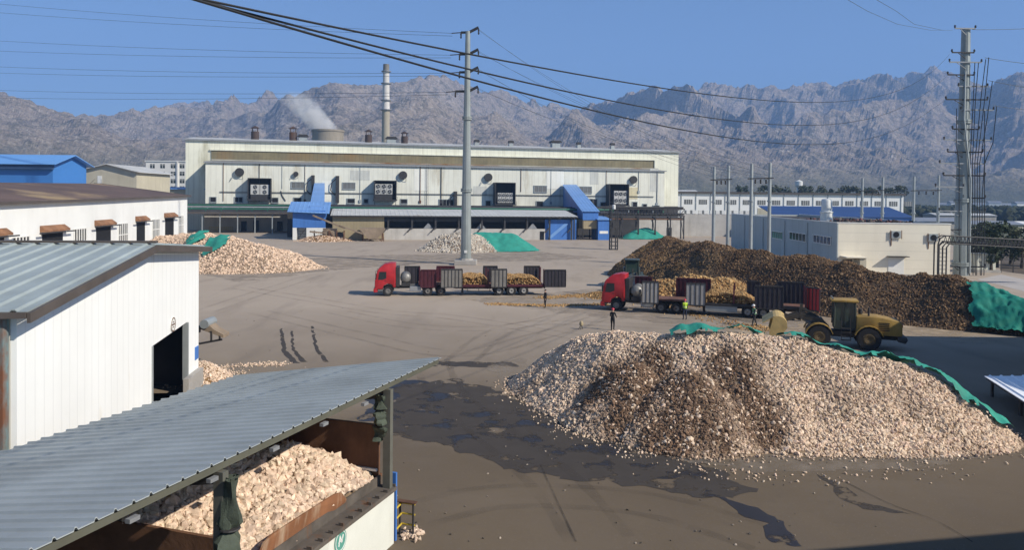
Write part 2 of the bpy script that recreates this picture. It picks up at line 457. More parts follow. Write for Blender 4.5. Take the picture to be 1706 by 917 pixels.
def thin(m, amount):
    nt = m.node_tree; b = nt.nodes['Principled BSDF']
    src = b.inputs['Alpha'].links[0].from_socket
    k = nt.nodes.new('ShaderNodeMath'); k.operation = 'MULTIPLY'; k.inputs[1].default_value = amount
    nt.links.new(src, k.inputs[0]); nt.links.new(k.outputs[0], b.inputs['Alpha'])
thin(dust, .55)
sandy = wet_mat('sandy_dust', (.40, .31, .205), .40, .6, .5, .30)
patch('sandy_dust', [(1325, 548), (1370, 524), (1440, 528), (1520, 544), (1660, 558), (1560, 563), (1490, 562), (1390, 568)], .0145, sandy, .7, 31)
patch('sandy_dust', [(1180, 545), (1250, 538), (1330, 548), (1320, 560), (1240, 562)], .0148, sandy, .7, 33)
def streak_mat(name, col, amount):
    m = wet_mat(name, col, .42, .8, .5, .25)
    nt = m.node_tree; b = nt.nodes['Principled BSDF']
    l = b.inputs['Alpha'].links[0]; src = l.from_socket
    k = nt.nodes.new('ShaderNodeMath'); k.operation = 'MULTIPLY'; k.inputs[1].default_value = amount
    nt.links.new(src, k.inputs[0]); nt.links.new(k.outputs[0], b.inputs['Alpha'])
    return m
def strip_on_ground(name, px, w_, z, mat, off=0.0):
    """a narrow ribbon along a smooth line on the yard"""
    P = [G(x, y) for x, y in px]; pts = []
    for i in range(len(P)-1):
        a, b_, c, d = P[max(i-1, 0)], P[i], P[i+1], P[min(i+2, len(P)-1)]
        for j in range(12):
            t = j/12
            pts.append(.5*((2*b_)+(c-a)*t+(2*a-5*b_+4*c-d)*t*t+(3*b_-a-3*c+d)*t**3))
    pts.append(P[-1]); vs = []; fs = []
    for i, p in enumerate(pts):
        d = (pts[min(i+1, len(pts)-1)]-pts[max(i-1, 0)]).normalized(); n = Vector((-d.y, d.x, 0))
        ww = w_*(1+.35*mnoise.noise(p*.7)); p2 = p+n*off
        for sgn in (-1, 1):
            q = p2+n*sgn*ww/2; vs.append((q.x, q.y, z))
    for i in range(len(pts)-1): fs.append((2*i, 2*i+1, 2*i+3, 2*i+2))
    b = MB(); b.add(vs, fs); return b.build(name, mat, kind='structure')
trk_d = streak_mat('tyre_track_dark', (.072, .058, .045), .13)
trk_l = streak_mat('tyre_track_dusty', (.34, .28, .22), .20)
crack = streak_mat('ground_crack', (.03, .025, .02), .55)
paths = [[(430, 520), (600, 560), (760, 590), (900, 560), (1000, 530)], [(560, 520), (700, 545), (850, 545), (960, 520)], 
         [(1000, 900), (920, 800), (820, 720), (740, 650), (720, 600)], [(1280, 900), (1120, 850), (980, 830), (820, 830), (690, 860)], [(400, 480), (520, 500), (640, 520), (760, 530), (980, 565)],
         [(340, 520), (460, 480), (560, 455), (760, 460), (1000, 470)], [(760, 610), (820, 560), (880, 540), (990, 540), (1280, 556)], [(1350, 560), (1420, 530), (1520, 560), (1640, 570)]]
zz_ = .018
for i, pth in enumerate(paths):
    for of in (-.95, .95):
        strip_on_ground('tyre_track', pth, .42, zz_, trk_d if i % 3 != 1 else trk_l, of); zz_ += .0007
for pth in ([(1400, 800), (1480, 840), (1560, 870), (1620, 905)], [(900, 775), (960, 905)]):
    strip_on_ground('ground_crack', pth, .06, zz_, crack); zz_ += .0007

# ---------------------------------------------------------------- mountains
def interp(tbl, x):
    return np.interp(x, [t[0] for t in tbl], [t[1] for t in tbl])
ridge = [(-700, 190), (-300, 140), (0, 150), (40, 160), (85, 178), (140, 190), (185, 190), (240, 180), (300, 172), (375, 164), (410, 170), (440, 160), (468, 153), (490, 160), (520, 145), (555, 133), (600, 142), (660, 135), (715, 123), (745, 128), (790, 150), (830, 150), (870, 165), (905, 175), (950, 178), (1000, 172), (1040, 160), (1072, 143), (1110, 147), (1150, 142), (1178, 138), (1200, 144), (1245, 141), (1290, 148), (1330, 142), (1350, 134), (1380, 143), (1430, 131), (1475, 120), (1500, 131), (1545, 109), (1585, 125), (1640, 146), (1680, 121), (1706, 118), (2000, 130), (2500, 170)]
dist_t = [(-700, 2700), (0, 2700), (250, 3700), (330, 3700), (560, 2900), (720, 2800), (900, 3300), (1080, 3600), (1300, 4000), (1550, 4300), (2500, 4800)]
foot_t = [(-700, 900), (300, 1000), (800, 1000), (1150, 1300), (1500, 1700), (2500, 1900)]
def mountains(nA, nR):
    """one height field; each bearing is scaled (smoothly) so that its skyline stands as high as the real one"""
    pxs = np.linspace(-650, 2400, nA)
    Rr = np.zeros((nR, nA)); Z = np.zeros((nR, nA)); A = np.zeros(nA); TG = np.zeros(nA)
    for j, px in enumerate(pxs):
        ang = math.atan((px-CX)/F); A[j] = ang
        TG[j] = (332+.010*(px-CX)-float(interp(ridge, px)))/F*math.cos(ang)
        Dd = float(interp(dist_t, px)); ft = float(interp(foot_t, px))
        s_, c_ = math.sin(ang), math.cos(ang)
        for i in range(nR):
            q = (i/(nR-1))**1.1*1.3
            r = ft+(Dd-ft)*q
            x, y = r*s_, r*c_
            p = Vector((x/760+.4, y/760, 1.7))
            wv = Vector((mnoise.noise(p*1.1), mnoise.noise(p*1.1+Vector((5, 2, 1))), 0))*.5
            n = mnoise.ridged_multi_fractal(p+wv, 1.15, 2.15, 6, 1.0, 2.0)/2.2
            n3 = mnoise.ridged_multi_fractal(Vector((x/240+2, y/240+.4*wv.x, 5)), .9, 2.2, 5, 1.0, 2.0)/2.4
            n2 = mnoise.fractal(Vector((x/60, y/60, 3)), .75, 2.2, 5)
            n4 = mnoise.ridged_multi_fractal(Vector((x/85+7, y/85, 9)), .9, 2.2, 4, 1.0, 2.0)/2.4
            e = max(0.0, min(1.0, q)); env = e**.95 if q <= 1 else max(.25, 1-(q-1)*2.2)
            k = min(1, q/.16)
            Z[i, j] = env*(130+470*n)+k*(58*(n3-.4)*(.35+.65*env)+9*n2+15*(n4-.4))
            Rr[i, j] = r
    mx = ((Z)/Rr).max(0)
    fac_ = (TG)/np.maximum(mx, .02)
    kern = np.exp(-.5*(np.arange(-40, 41)/3.5)**2); kern /= kern.sum()
    fac_ = np.convolve(np.pad(fac_, 40, mode='edge'), kern, mode='valid')
    Z = Z*fac_[None, :]+H*np.clip((Rr-900)/2000, 0, 1)
    V = np.stack([Rr*np.sin(A)[None], Rr*np.cos(A)[None], Z-2], -1)
    idx = np.arange(nR*nA).reshape(nR, nA)
    T = np.stack([idx[:-1, :-1], idx[:-1, 1:], idx[1:, 1:], idx[1:, :-1]], -1).reshape(-1, 4)
    return V.reshape(-1, 3), T
def rock_mat():
    m = bpy.data.materials.new('mountain_rock'); m.use_nodes = True
    nt = m.node_tree; N = nt.nodes; L = nt.links; b = N['Principled BSDF']
    b.inputs['Roughness'].default_value = .95; b.inputs['Specular IOR Level'].default_value = .1
    tc = N.new('ShaderNodeTexCoord')
    def noi(s, d=8, rg=.62):
        n = N.new('ShaderNodeTexNoise'); n.inputs['Scale'].default_value = s; n.inputs['Detail'].default_value = d; n.inputs['Roughness'].default_value = rg
        L.new(tc.outputs['Object'], n.inputs['Vector']); return n.outputs['Fac']
    def mr(s, a, b_, c, d):
        r = N.new('ShaderNodeMapRange'); r.inputs[1].default_value = a; r.inputs[2].default_value = b_; r.inputs[3].default_value = c; r.inputs[4].default_value = d
        L.new(s, r.inputs[0]); return r.outputs[0]
    def mix(f, A, B):
        x = N.new('ShaderNodeMix'); x.data_type = 'RGBA'; L.new(f, x.inputs[0])
        for k, v in ((6, A), (7, B)):
            if isinstance(v, tuple): x.inputs[k].default_value = (*v, 1)
            else: L.new(v, x.inputs[k])
        return x.outputs[2]
    c = mix(mr(noi(.0045), .35, .65, 0, 1), (.27, .215, .17), (.38, .31, .24))
    c = mix(mr(noi(.03, 9, .7), .48, .6, 0, .75), c, (.095, .088, .062))
    c = mix(mr(noi(.055, 9, .7), .54, .66, 0, .8), c, (.46, .40, .33))
    c = mix(mr(noi(.11, 6, .75), .53, .62, 0, .6), c, (.52, .46, .39))
    c = mix(mr(noi(.13, 6, .75), .40, .47, .55, 0), c, (.085, .078, .06))
    g = N.new('ShaderNodeNewGeometry'); sp = N.new('ShaderNodeSeparateXYZ'); L.new(g.outputs['Position'], sp.inputs[0])
    c = mix(mr(sp.outputs['Z'], 25, 110, .9, 0), c, (.125, .125, .075))
    L.new(c, b.inputs['Base Color'])
    bp = N.new('ShaderNodeBump'); bp.inputs['Strength'].default_value = 1.0; bp.inputs['Distance'].default_value = 14
    L.new(noi(.028, 10, .7), bp.inputs['Height']); L.new(bp.outputs[0], b.inputs['Normal'])
    return m
ROCK = rock_mat()
V, T = mountains(900, 230)
o = mesh_np('mountains', V, T, ROCK, smooth=False); o['kind'] = 'structure'

# ---------------------------------------------------------------- haze
hz = MB(); hz.box(-7500, 7500, -400, 8500, -1.5, 1500)
hm = bpy.data.materials.new('haze_air'); hm.use_nodes = True
for n in list(hm.node_tree.nodes):
    if n.type != 'OUTPUT_MATERIAL': hm.node_tree.nodes.remove(n)
pv = hm.node_tree.nodes.new('ShaderNodeVolumePrincipled')
pv.inputs['Color'].default_value = (.35, .585, .99, 1); pv.inputs['Density'].default_value = HAZE = 1.9e-4
pv.inputs['Anisotropy'].default_value = 0.0
hm.node_tree.links.new(pv.outputs[0], [n for n in hm.node_tree.nodes if n.type == 'OUTPUT_MATERIAL'][0].inputs['Volume'])
ho = hz.build('haze', hm, kind='stuff')
# ---------------------------------------------------------------- stones and heaps
t_ = (1+5**.5)/2
ICO = np.array([(-1, t_, 0), (1, t_, 0), (-1, -t_, 0), (1, -t_, 0), (0, -1, t_), (0, 1, t_), (0, -1, -t_), (0, 1, -t_), (t_, 0, -1), (t_, 0, 1), (-t_, 0, -1), (-t_, 0, 1)])/math.sqrt(1+t_*t_)
ICF = np.array([(0, 11, 5), (0, 5, 1), (0, 1, 7), (0, 7, 10), (0, 10, 11), (1, 5, 9), (5, 11, 4), (11, 10, 2), (10, 7, 6), (7, 1, 8), (3, 9, 4), (3, 4, 2), (3, 2, 6), (3, 6, 8), (3, 8, 9), (4, 9, 5), (2, 4, 11), (6, 2, 10), (8, 6, 7), (9, 8, 1)])
def scatter(P, S, cols, squash=(1, .8, .62), jit=.38, tilt=1.0):
    """one angular stone per row of P; sizes S (radius); colours cols"""
    n = len(P)
    K = 40
    base = ICO[None]*(1+rng.uniform(-jit, jit, (K, 12, 1)))*np.array(squash)
    b = base[rng.integers(0, K, n)]
    q = rng.normal(size=(n, 4)); q /= np.linalg.norm(q, axis=1, keepdims=True)
    w_, x, y, z = q.T
    Rm = np.stack([1-2*(y*y+z*z), 2*(x*y-z*w_), 2*(x*z+y*w_), 2*(x*y+z*w_), 1-2*(x*x+z*z), 2*(y*z-x*w_), 2*(x*z-y*w_), 2*(y*z+x*w_), 1-2*(x*x+y*y)], -1).reshape(n, 3, 3)
    v = np.einsum('nij,nkj->nki', Rm, b)*S[:, None, None]+P[:, None, :]
    T = (np.arange(n)[:, None, None]*12+ICF[None]).reshape(-1, 3)
    return v.reshape(-1, 3), T, np.repeat(cols, 12, axis=0)
def crest(pxs, m):
    out = []
    for px, yb, yc in pxs:
        b = G(px, yb); d = ray(px, yc)
        k = -d.z/math.hypot(d.x, d.y)
        Rb = math.hypot(b.x, b.y)
        Rr = (H+m*Rb)/(m+k)
        f = Vector((d.x, d.y)).normalized()
        out.append((f.x*Rr, f.y*Rr, H-k*Rr))
    return out
def dense(c, n=10):
    o = []
    for a, b in zip(c[:-1], c[1:]):
        for i in range(n):
            o.append([a[k]+(b[k]-a[k])*i/n for k in range(3)])
    o.append(c[-1])
    return np.array(o)
class Heap:
    def __init__(s, cr, m, rnd=.6, lump=.25, lsc=.35, seed=0, mounds=()):
        s.c = np.vstack([dense(cr)]+[np.array([q[:3]]) for q in mounds]); s.m = m; s.r = rnd; s.l = lump; s.ls = lsc; s.seed = seed
        h = s.c[:, 2].max()
        rad = h/m+1.5
        s.b = (s.c[:, 0].min()-rad, s.c[:, 0].max()+rad, s.c[:, 1].min()-rad, s.c[:, 1].max()+rad)
    def h(s, x, y, lumps=True):
        x = np.asarray(x, float); y = np.asarray(y, float)
        out = np.full(x.shape, -9.0)
        for cx, cy, cz in s.c:
            d = np.sqrt((x-cx)**2+(y-cy)**2+s.r**2)-s.r
            np.maximum(out, cz-s.m*d, out=out)
        if lumps:
            f = np.array([mnoise.fractal(Vector((a*s.ls+s.seed, b*s.ls, s.seed)), .9, 2, 4) for a, b in zip(x.ravel(), y.ravel())]).reshape(x.shape)
            out = out+s.l*f*np.clip(out*1.2+.15, 0, 1)
        return out
    def grid(s, step, name, mat, low=-.12):
        xs = np.arange(s.b[0], s.b[1]+step, step); ys = np.arange(s.b[2], s.b[3]+step, step)
        X, Y = np.meshgrid(xs, ys); Z = s.h(X, Y)
        keep = Z > low
        idx = -np.ones(X.shape, int)
        cell = keep[:-1, :-1] | keep[1:, :-1] | keep[:-1, 1:] | keep[1:, 1:]
        used = np.zeros(X.shape, bool)
        used[:-1, :-1] |= cell; used[1:, :-1] |= cell; used[:-1, 1:] |= cell; used[1:, 1:] |= cell
        idx[used] = np.arange(used.sum())
        V = np.stack([X[used], Y[used], np.maximum(Z[used], low)], -1)
        a = np.stack([idx[:-1, :-1], idx[:-1, 1:], idx[1:, 1:], idx[1:, :-1]], -1)[cell]
        return V, a
    def points(s, n, zmin=.02, front=False):
        P = []
        tot = 0
        while tot < n:
            x = rng.uniform(s.b[0], s.b[1], n); y = rng.uniform(s.b[2], s.b[3], n)
            z = s.h(x, y, False)
            k = z > zmin
            p = np.stack([x[k], y[k]], -1)
            P.append(p); tot += len(p)
        P = np.vstack(P)[:n]
        z = s.h(P[:, 0], P[:, 1])
        return np.column_stack([P, z])
def lerp3(pal, n):
    pal = np.array(pal); a = pal[rng.integers(0, len(pal), n)]; b = pal[rng.integers(0, len(pal), n)]
    return (a+(b-a)*rng.uniform(0, 1, (n, 1)))*rng.uniform(.78, 1.18, (n, 1))
def make_heap(hp, name, label, cat, body_mat, n, smin, smax, pal, step=.4, patchf=None, group=None, squash=(1, .8, .62), skirt=0, sub='stones'):
    V, T = hp.grid(step, name, body_mat)
    c = np.array([V[:, 0].mean(), V[:, 1].mean(), 0])
    o = mesh_np(name, V-c, T, body_mat, smooth=True); o.location = c
    tag(o, label, cat, group)
    P = hp.points(n)
    S = rng.uniform(smin, smax, len(P))*np.exp(rng.normal(0, .2, len(P)))*np.where(rng.uniform(size=len(P)) < .04, 1.5, 1)
    cols = lerp3(pal, len(P))
    if skirt:
        Q = hp.points(n*2, -.9)
        zz = hp.h(Q[:, 0], Q[:, 1], False)
        k = (zz < .02) & (rng.uniform(size=len(Q)) < np.exp((zz-.02)*4))
        Q = Q[k][:skirt]; Q[:, 2] = .04
        P = np.vstack([P, Q]); S = np.concatenate([S, rng.uniform(smin*.5, smax*.8, len(Q))]); cols = np.vstack([cols, lerp3(pal, len(Q))])
    if patchf is not None: cols = patchf(P, cols)
    v, t, cc = scatter(P, S, cols, squash)
    so_ = mesh_np(sub, v-c, t, STONE, cc)
    so_.parent = o; so_['kind'] = 'stuff'
    return o
def netting(name, label, cat, hp, inside, step=.35, lift=.14, wr=.10, mat=None, wsc=.45, edge=.8, group=None, bounds=None, low=-.4):
    """a cloth lying on a heap where inside(X, Y) > 0"""
    b = bounds or hp.b
    xs = np.arange(b[0], b[1]+step, step); ys = np.arange(b[2], b[3]+step, step)
    X, Y = np.meshgrid(xs, ys)
    Z = hp.h(X, Y)
    E = np.array([mnoise.fractal(Vector((x*.5, y*.5, 7)), .8, 2, 4) for x, y in zip(X.ravel(), Y.ravel())]).reshape(X.shape)
    Wk = np.array([mnoise.ridged_multi_fractal(Vector((x*wsc+3, y*wsc+.3*math.sin(x*1.3), 2)), .9, 2.1, 4, 1, 2) for x, y in zip(X.ravel(), Y.ravel())]).reshape(X.shape)
    k = (inside(X, Y)+E*edge > 0) & (Z > low)
    Z = np.maximum(Z, .02)+lift+wr*(Wk-1)
    cell = k[:-1, :-1] & k[1:, :-1] & k[:-1, 1:] & k[1:, 1:]
    used = np.zeros(X.shape, bool)
    used[:-1, :-1] |= cell; used[1:, :-1] |= cell; used[:-1, 1:] |= cell; used[1:, 1:] |= cell
    idx = -np.ones(X.shape, int); idx[used] = np.arange(used.sum())
    V = np.stack([X[used], Y[used], np.maximum(Z[used], .03)], -1)
    T = np.stack([idx[:-1, :-1], idx[:-1, 1:], idx[1:, 1:], idx[1:, :-1]], -1)[cell]
    c = np.array([V[:, 0].mean(), V[:, 1].mean(), 0])
    o = mesh_np(name, V-c, T, mat or green_net, smooth=True); o.location = c
    return tag(o, label, cat, group)

body_pale = M('rubble_body', (.26, .185, .12), .95, .35, 3, bump=.6, fine=.5)
body_dark = M('dark_rubble_body', (.085, .056, .034), .95, .4, 1.0, bump=.8, fine=.5)
body_orange = M('orange_rubble_body', (.22, .125, .05), .95, .35, 1.5, bump=.6, fine=.5)
PALE = [(.74, .58, .42), (.66, .50, .36), (.80, .65, .49), (.60, .45, .32), (.73, .54, .41)]
SHED = [(.68, .51, .38), (.60, .45, .34), (.76, .60, .46), (.64, .51, .37)]
ORANGE = [(.38, .22, .085), (.45, .28, .115), (.30, .165, .07), (.50, .34, .165)]
BROWN = [(.16, .096, .052), (.22, .135, .072), (.11, .066, .040), (.29, .19, .105)]
WHITEST = [(.56, .50, .41), (.48, .42, .35), (.64, .58, .48)]
PINK = [(.72, .53, .38), (.64, .47, .34), (.80, .62, .46)]

# the big heap in front
big_px = [(926, 658, 588), (950, 675, 570), (985, 697, 559), (1040, 727, 556), (1130, 752, 557), (1220, 768, 560), (1300, 772, 566), (1360, 771, 578), (1440, 769, 592), (1500, 765, 609), (1555, 760, 636), (1600, 756, 668), (1604, 754, 684)]
cr = crest(big_px, .62)
big = Heap(cr, .80, .35, .26, .33, 2)
fm = G(1120, 690); 
big.c = np.vstack([big.c, np.array([[D(1060, 640, 36.8).x, 36.8, 2.7], [D(1150, 640, 35.2).x, 35.2, 2.9]])])
def dirty(P, C):
    out = C.copy()
    q = []
    for px, py in ((1060, 655), (1005, 645), (1150, 680), (1225, 640), (1120, 725), (1090, 610), (1260, 700)):
        d_ = ray(px, py)
        for yy in np.arange(28, 50, .1):
            p = CO+d_*(yy/d_.y)
            if p.z < float(big.h(np.array([p.x]), np.array([p.y]), False)[0]): break
        q.append((p.x, p.y))
    rad = np.array([2.7, 2.0, 2.7, 1.9, 2.1, 1.3, 1.8])
    f = np.zeros(len(P))
    for (x, y), r_ in zip(q, rad):
        f = np.maximum(f, 1-np.hypot(P[:, 0]-x, (P[:, 1]-y)*.8)/r_)
    nz = np.array([mnoise.fractal(Vector((a[0]*.6, a[1]*.6, 0)), .8, 2, 4) for a in P])
    g = np.clip(f*1.9+nz*.6, 0, 1)*(rng.uniform(size=len(P)) < .86)
    mud = lerp3([(.15, .09, .055), (.23, .14, .085), (.10, .065, .045)], len(P))
    out = out*(1-.95*g[:, None])+mud*.95*g[:, None]
    return out
make_heap(big, 'rubble_heap', 'largest heap of pale pinkish rubble, in front, with a brown dirty patch', 'rubble heap', body_pale, 56000, .052, .10, PALE, .3, dirty, skirt=900)
tan_edge = np.array([(c[0], c[1]) for c in cr])
def strip(pts_px_d, w_):
    pts = np.array(pts_px_d)
    def f(X, Y):
        best = np.full(X.shape, 9e9)
        for (x0, y0), (x1, y1) in zip(pts[:-1], pts[1:]):
            dx, dy = x1-x0, y1-y0; l2 = dx*dx+dy*dy
            t = np.clip(((X-x0)*dx+(Y-y0)*dy)/l2, 0, 1)
            best = np.minimum(best, np.hypot(X-x0-t*dx, Y-y0-t*dy))
        return w_-best
    return f
def offs(c, i, k):
    """a point k metres behind crest point i, away from the viewer"""
    x, y = c[i][0], c[i][1]; r_ = math.hypot(x, y)
    return (x+x/r_*k, y+y/r_*k)
class Flat:
    b = None
    def __init__(s, hp, add): s.hp = hp; s.add = add; s.b = hp.b
    def h(s, X, Y): return s.hp.h(X, Y)+s.add
netting('green_net', 'green dust net bunched along the far crest of the front rubble heap', 'dust net', big, strip([offs(cr, 4, -.1), offs(cr, 5, .0), ((offs(cr, 5, 0)[0]+offs(cr, 6, 0)[0])/2, (offs(cr, 5, 0)[1]+offs(cr, 6, 0)[1])/2)], .52), .12, .36, .25, edge=.55, bounds=(4, 18, 32, 46), group='green nets on the front heap')
netting('green_net', 'thin green dust net strip below the wheel loader, on the front heap edge', 'dust net', big, strip([offs(cr, 6, .3), offs(cr, 7, .15), offs(cr, 8, .1), offs(cr, 9, .1)], .42), .12, .30, .22, edge=.55, bounds=(8, 24, 30, 46), group='green nets on the front heap')
netting('green_net', 'long green dust net trailing down the right end of the front heap', 'dust net', big, strip([offs(cr, 9, .1), offs(cr, 10, .15), offs(cr, 11, .2), offs(cr, 12, .35), (offs(cr, 12, .5)[0]+1.3, offs(cr, 12, .5)[1]-.5)], .62), .12, .32, .26, edge=.55, bounds=(12, 26, 28, 44), group='green nets on the front heap')

# the long brown heap on the right
br_px = [(1088, 462, 408), (1110, 470, 395), (1165, 492, 402), (1215, 505, 416), (1290, 514, 428), (1345, 522, 424), (1400, 530, 439), (1440, 536, 452), (1530, 546, 454), (1590, 552, 462), (1650, 556, 484), (1715, 562, 506)]
cb = crest(br_px, .62)
brown = Heap(cb, .74, .8, .9, .16, 5)
def ochre(P, C):
    px = P[:, 0]/P[:, 1]*F+CX
    zz = P[:, 2]
    nz = np.array([mnoise.fractal(Vector((a[0]*.12, a[1]*.12, 3)), .8, 2, 4) for a in P])
    g = np.clip((1320-px)/240+nz*1.3-zz*.20, 0, .85)
    o_ = lerp3([(.32, .20, .085), (.26, .155, .07), (.38, .25, .12)], len(P))
    C = C*(1-g[:, None])+o_*g[:, None]
    g2 = np.clip(nz*1.6-.1+np.clip(1.2-zz*.5, -.3, .6), 0, .8)
    o2 = lerp3([(.24, .16, .09), (.30, .21, .13)], len(P))
    return C*(1-g2[:, None])+o2*g2[:, None]
make_heap(brown, 'rubble_heap', 'long dark brown heap of broken rock behind the loader and the nearer truck', 'rubble heap', body_dark, 70000, .05, .125, BROWN, .5, ochre, squash=(1, .75, .4))
def tarp_in(X, Y):
    px = X/Y*F+CX
    return (px-1632)/45.0+np.sin(Y*.5)*.3
netting('green_tarpaulin', 'dark green crumpled tarpaulin over the right end of the brown heap', 'tarpaulin', brown, tarp_in, .12, .42, .26, green_net_dark, bounds=(30, 62, 52, 84), wsc=.85)

# yellow-orange heap behind the nearer truck
oc = [tuple(D(1085, 470, 82)), tuple(D(1150, 463, 81)), tuple(D(1215, 465, 80)), tuple(D(1262, 480, 79))]
oh = Heap(oc, .62, .6, .3, .4, 9)
make_heap(oh, 'rubble_heap', 'yellow ochre heap of rock chunks directly behind the nearer red truck', 'rubble heap', body_orange, 6500, .10, .2, ORANGE, .4)
# left heap, by the long white building
lc = crest([(255, 425, 398), (300, 440, 392), (345, 452, 390), (400, 456, 399), (440, 455, 408), (490, 450, 425)], .6)
lh = Heap(lc, .62, 1.2, .5, .2, 12)
def lpatch(P, C):
    a = G(432, 445); q = 1-np.hypot(P[:, 0]-a.x, (P[:, 1]-a.y-1.5)*.8)/3.2
    g = np.clip(q*2, 0, .85)
    return C*(1-g[:, None])+lerp3([(.30, .20, .12), (.24, .15, .09)], len(P))*g[:, None]
make_heap(lh, 'rubble_heap', 'pinkish rubble heap in front of the long white building, small brown patch', 'rubble heap', body_pale, 22000, .09, .18, PINK, .5, lpatch, skirt=500)
for px, py, rr, lb in ((325, 398, 1.6, 'crumpled green net scrap high on the pinkish heap'), (362, 405, 1.9, 'second green net scrap lying on the pinkish heap, nearer the middle')):
    best = None
    d_ = ray(px, py)
    for q in np.arange(80, 150, .25):
        p = CO+d_*(q/d_.y)
        if p.z < float(lh.h(np.array([p.x]), np.array([p.y]))[0]): best = p; break
    if best is None: best = D(px, py, 112)
    netting('green_net', lb, 'dust net', lh, (lambda X, Y, b=best, r_=rr: r_-np.hypot(X-b.x, (Y-b.y)*.6)), .3, .3, .3, bounds=(best.x-4, best.x+4, best.y-6, best.y+6), group='net scraps on the pinkish heap')
# middle heaps in front of the factory
mc = crest([(722, 419, 404), (742, 421, 391), (770, 422, 388), (792, 421, 391)], .62)
mh = Heap(mc, .66, .6, .3, .3, 15)
make_heap(mh, 'rubble_heap', 'small heap of whitish stones at the foot of the tall steel pole', 'rubble heap', body_pale, 3500, .13, .26, WHITEST, .4, skirt=120)
tc_ = crest([(795, 420, 389), (822, 420, 388), (850, 420, 389), (864, 419, 398), (878, 418, 410)], .62)
th = Heap(tc_, .66, .7, .25, .3, 18)
netting('green_covered_heap', 'heap fully covered by bright green net, right of the steel pole', 'covered heap', th, lambda X, Y: X*0+5, .4, .05, .10, low=-.3)
rc_ = crest([(1050, 399, 391), (1064, 399, 381), (1080, 399, 380), (1092, 399, 387)], .6)
rh = Heap(rc_, .62, .8, .3, .25, 21)
netting('green_covered_heap', 'small green netted heap far back beside the lattice tower', 'covered heap', rh, lambda X, Y: X*0+5, .45, .05, .12, low=-.3)
# by the warehouse corner
wc = [tuple(D(334, 603, 45.0)), tuple(D(340, 606, 44.3)), tuple(D(360, 632, 43.4))]
wc = [(p[0], p[1], max(.15, p[2])) for p in wc]
wh = Heap(wc, .7, .3, .1, .6, 24)
make_heap(wh, 'rubble_heap', 'small sandy rubble heap behind the white warehouse corner', 'rubble heap', body_orange, 1500, .04, .10, SHED, .25, skirt=500)
# loose chunks
def litter(name, label, pts, smin, smax, pal):
    P = np.array(pts); v, t, c = scatter(P, rng.uniform(smin, smax, len(P)), lerp3(pal, len(P)))
    o = mesh_np(name, v, t, STONE, c); o['kind'] = 'stuff'; o['label'] = label
    return o
def band_pts(pl, n, spread):
    out = []
    for _ in range(n):
        i = random.randrange(len(pl)-1); t = random.random()
        a, b = G(*pl[i]), G(*pl[i+1]); p = a.lerp(b, t)
        out.append((p.x+random.gauss(0, spread), p.y+random.gauss(0, spread), .03))
    return out
litter('spilled_chunks', 'ochre rock chunks spilled on the yard between the two trucks', band_pts([(815, 507), (870, 509), (925, 510), (1010, 508)], 800, .35)+band_pts([(900, 497), (960, 494), (1012, 490)], 900, .5)+band_pts([(1085, 508), (1240, 545), (1280, 550)], 500, .8), .05, .13, ORANGE)
litter('spilled_chunks', 'sandy chunks strewn beside the warehouse corner', band_pts([(375, 612), (440, 607), (470, 608)], 250, .35), .03, .08, SHED)
litter('loose_stones', 'pale stones scattered on the wet stain before the front heap', band_pts([(930, 700), (1010, 735), (1080, 765)], 110, .8)+band_pts([(1120, 780), (1300, 800), (1600, 785)], 140, .5), .025, .07, PALE)
random.seed(77)
litter('yard_debris', 'small stones and scraps strewn thinly over the yard', [(*(G(random.uniform(380, 1500), 430+480*random.random()**1.3)[:2]), .02) for _ in range(420)], .02, .055, [(.08, .07, .06), (.45, .38, .30), (.22, .18, .14)])
rcy = crest([(985, 494, 489), (1000, 497, 487), (1015, 499, 488)], .5)
make_heap(Heap(rcy, .5, .3, .1, .6, 31), 'rubble_heap', 'low ochre rock spill around the nose of the nearer truck', 'rubble heap', body_orange, 1200, .07, .14, ORANGE, .25, skirt=300)
# ---------------------------------------------------------------- the smelter hall
FA = Fr(-91.9, 232.0, 13.6)
XL, XR = 0.0, 148.5
xl8 = FA.hit(309, 300, 8)[0]; xr8 = FA.hit(1130, 300, 8)[0]
fac = thing('smelter_hall', 'huge pale sheet metal factory hall with stained band and roof vents', 'factory', FA.o, FA.a)
b = MB(); b.box(xl8, xr8, 8, 44, 0, 28.0); b.build('upper_wall', fact_tall, fac)
b = MB()
b.prism([(xl8-.5, 7.5, 28.05), (xl8-.5, 26, 29.9), (xl8-.5, 44.5, 28.05), (xl8-.5, 44.5, 27.75), (xl8-.5, 26, 29.6), (xl8-.5, 7.5, 27.75)], (xr8-xl8+1, 0, 0))
b.build('roof', pale_roof, fac)
b = MB(); b.box(xl8-.5, xr8+.5, 7.3, 7.75, 27.6, 28.1); b.build('eave_gutter', grey_metal, fac)
bx0, bx1 = FA.hit(352, 258, 7.7)[0], FA.hit(1090, 270, 7.7)[0]
zt, zb = FA.hit(352, 250.5, 7.7)[1], FA.hit(352, 265, 7.7)[1]
b = MB(); b.box(bx0, bx1, 7.72, 7.98, zb, zt); b.build('stained_band', band_m, fac)
b = MB(); b.box(bx0-.4, bx1+.4, 7.4, 7.97, zt+.003, zt+.35); b.box(bx1, bx1+.4, 7.4, 7.97, zb, zt); b.build('band_flashing', fact_tall, fac)
b = MB(); b.box(bx0, bx1+1.5, 7.76, 7.96, 21.6, zb-.003); b.build('rusty_flashing', rust_strip, fac)
b = MB(); b.box(XL, XR, 0, 7.96, 8.3, 20.75); b.build('front_wall', fact_wall, fac)
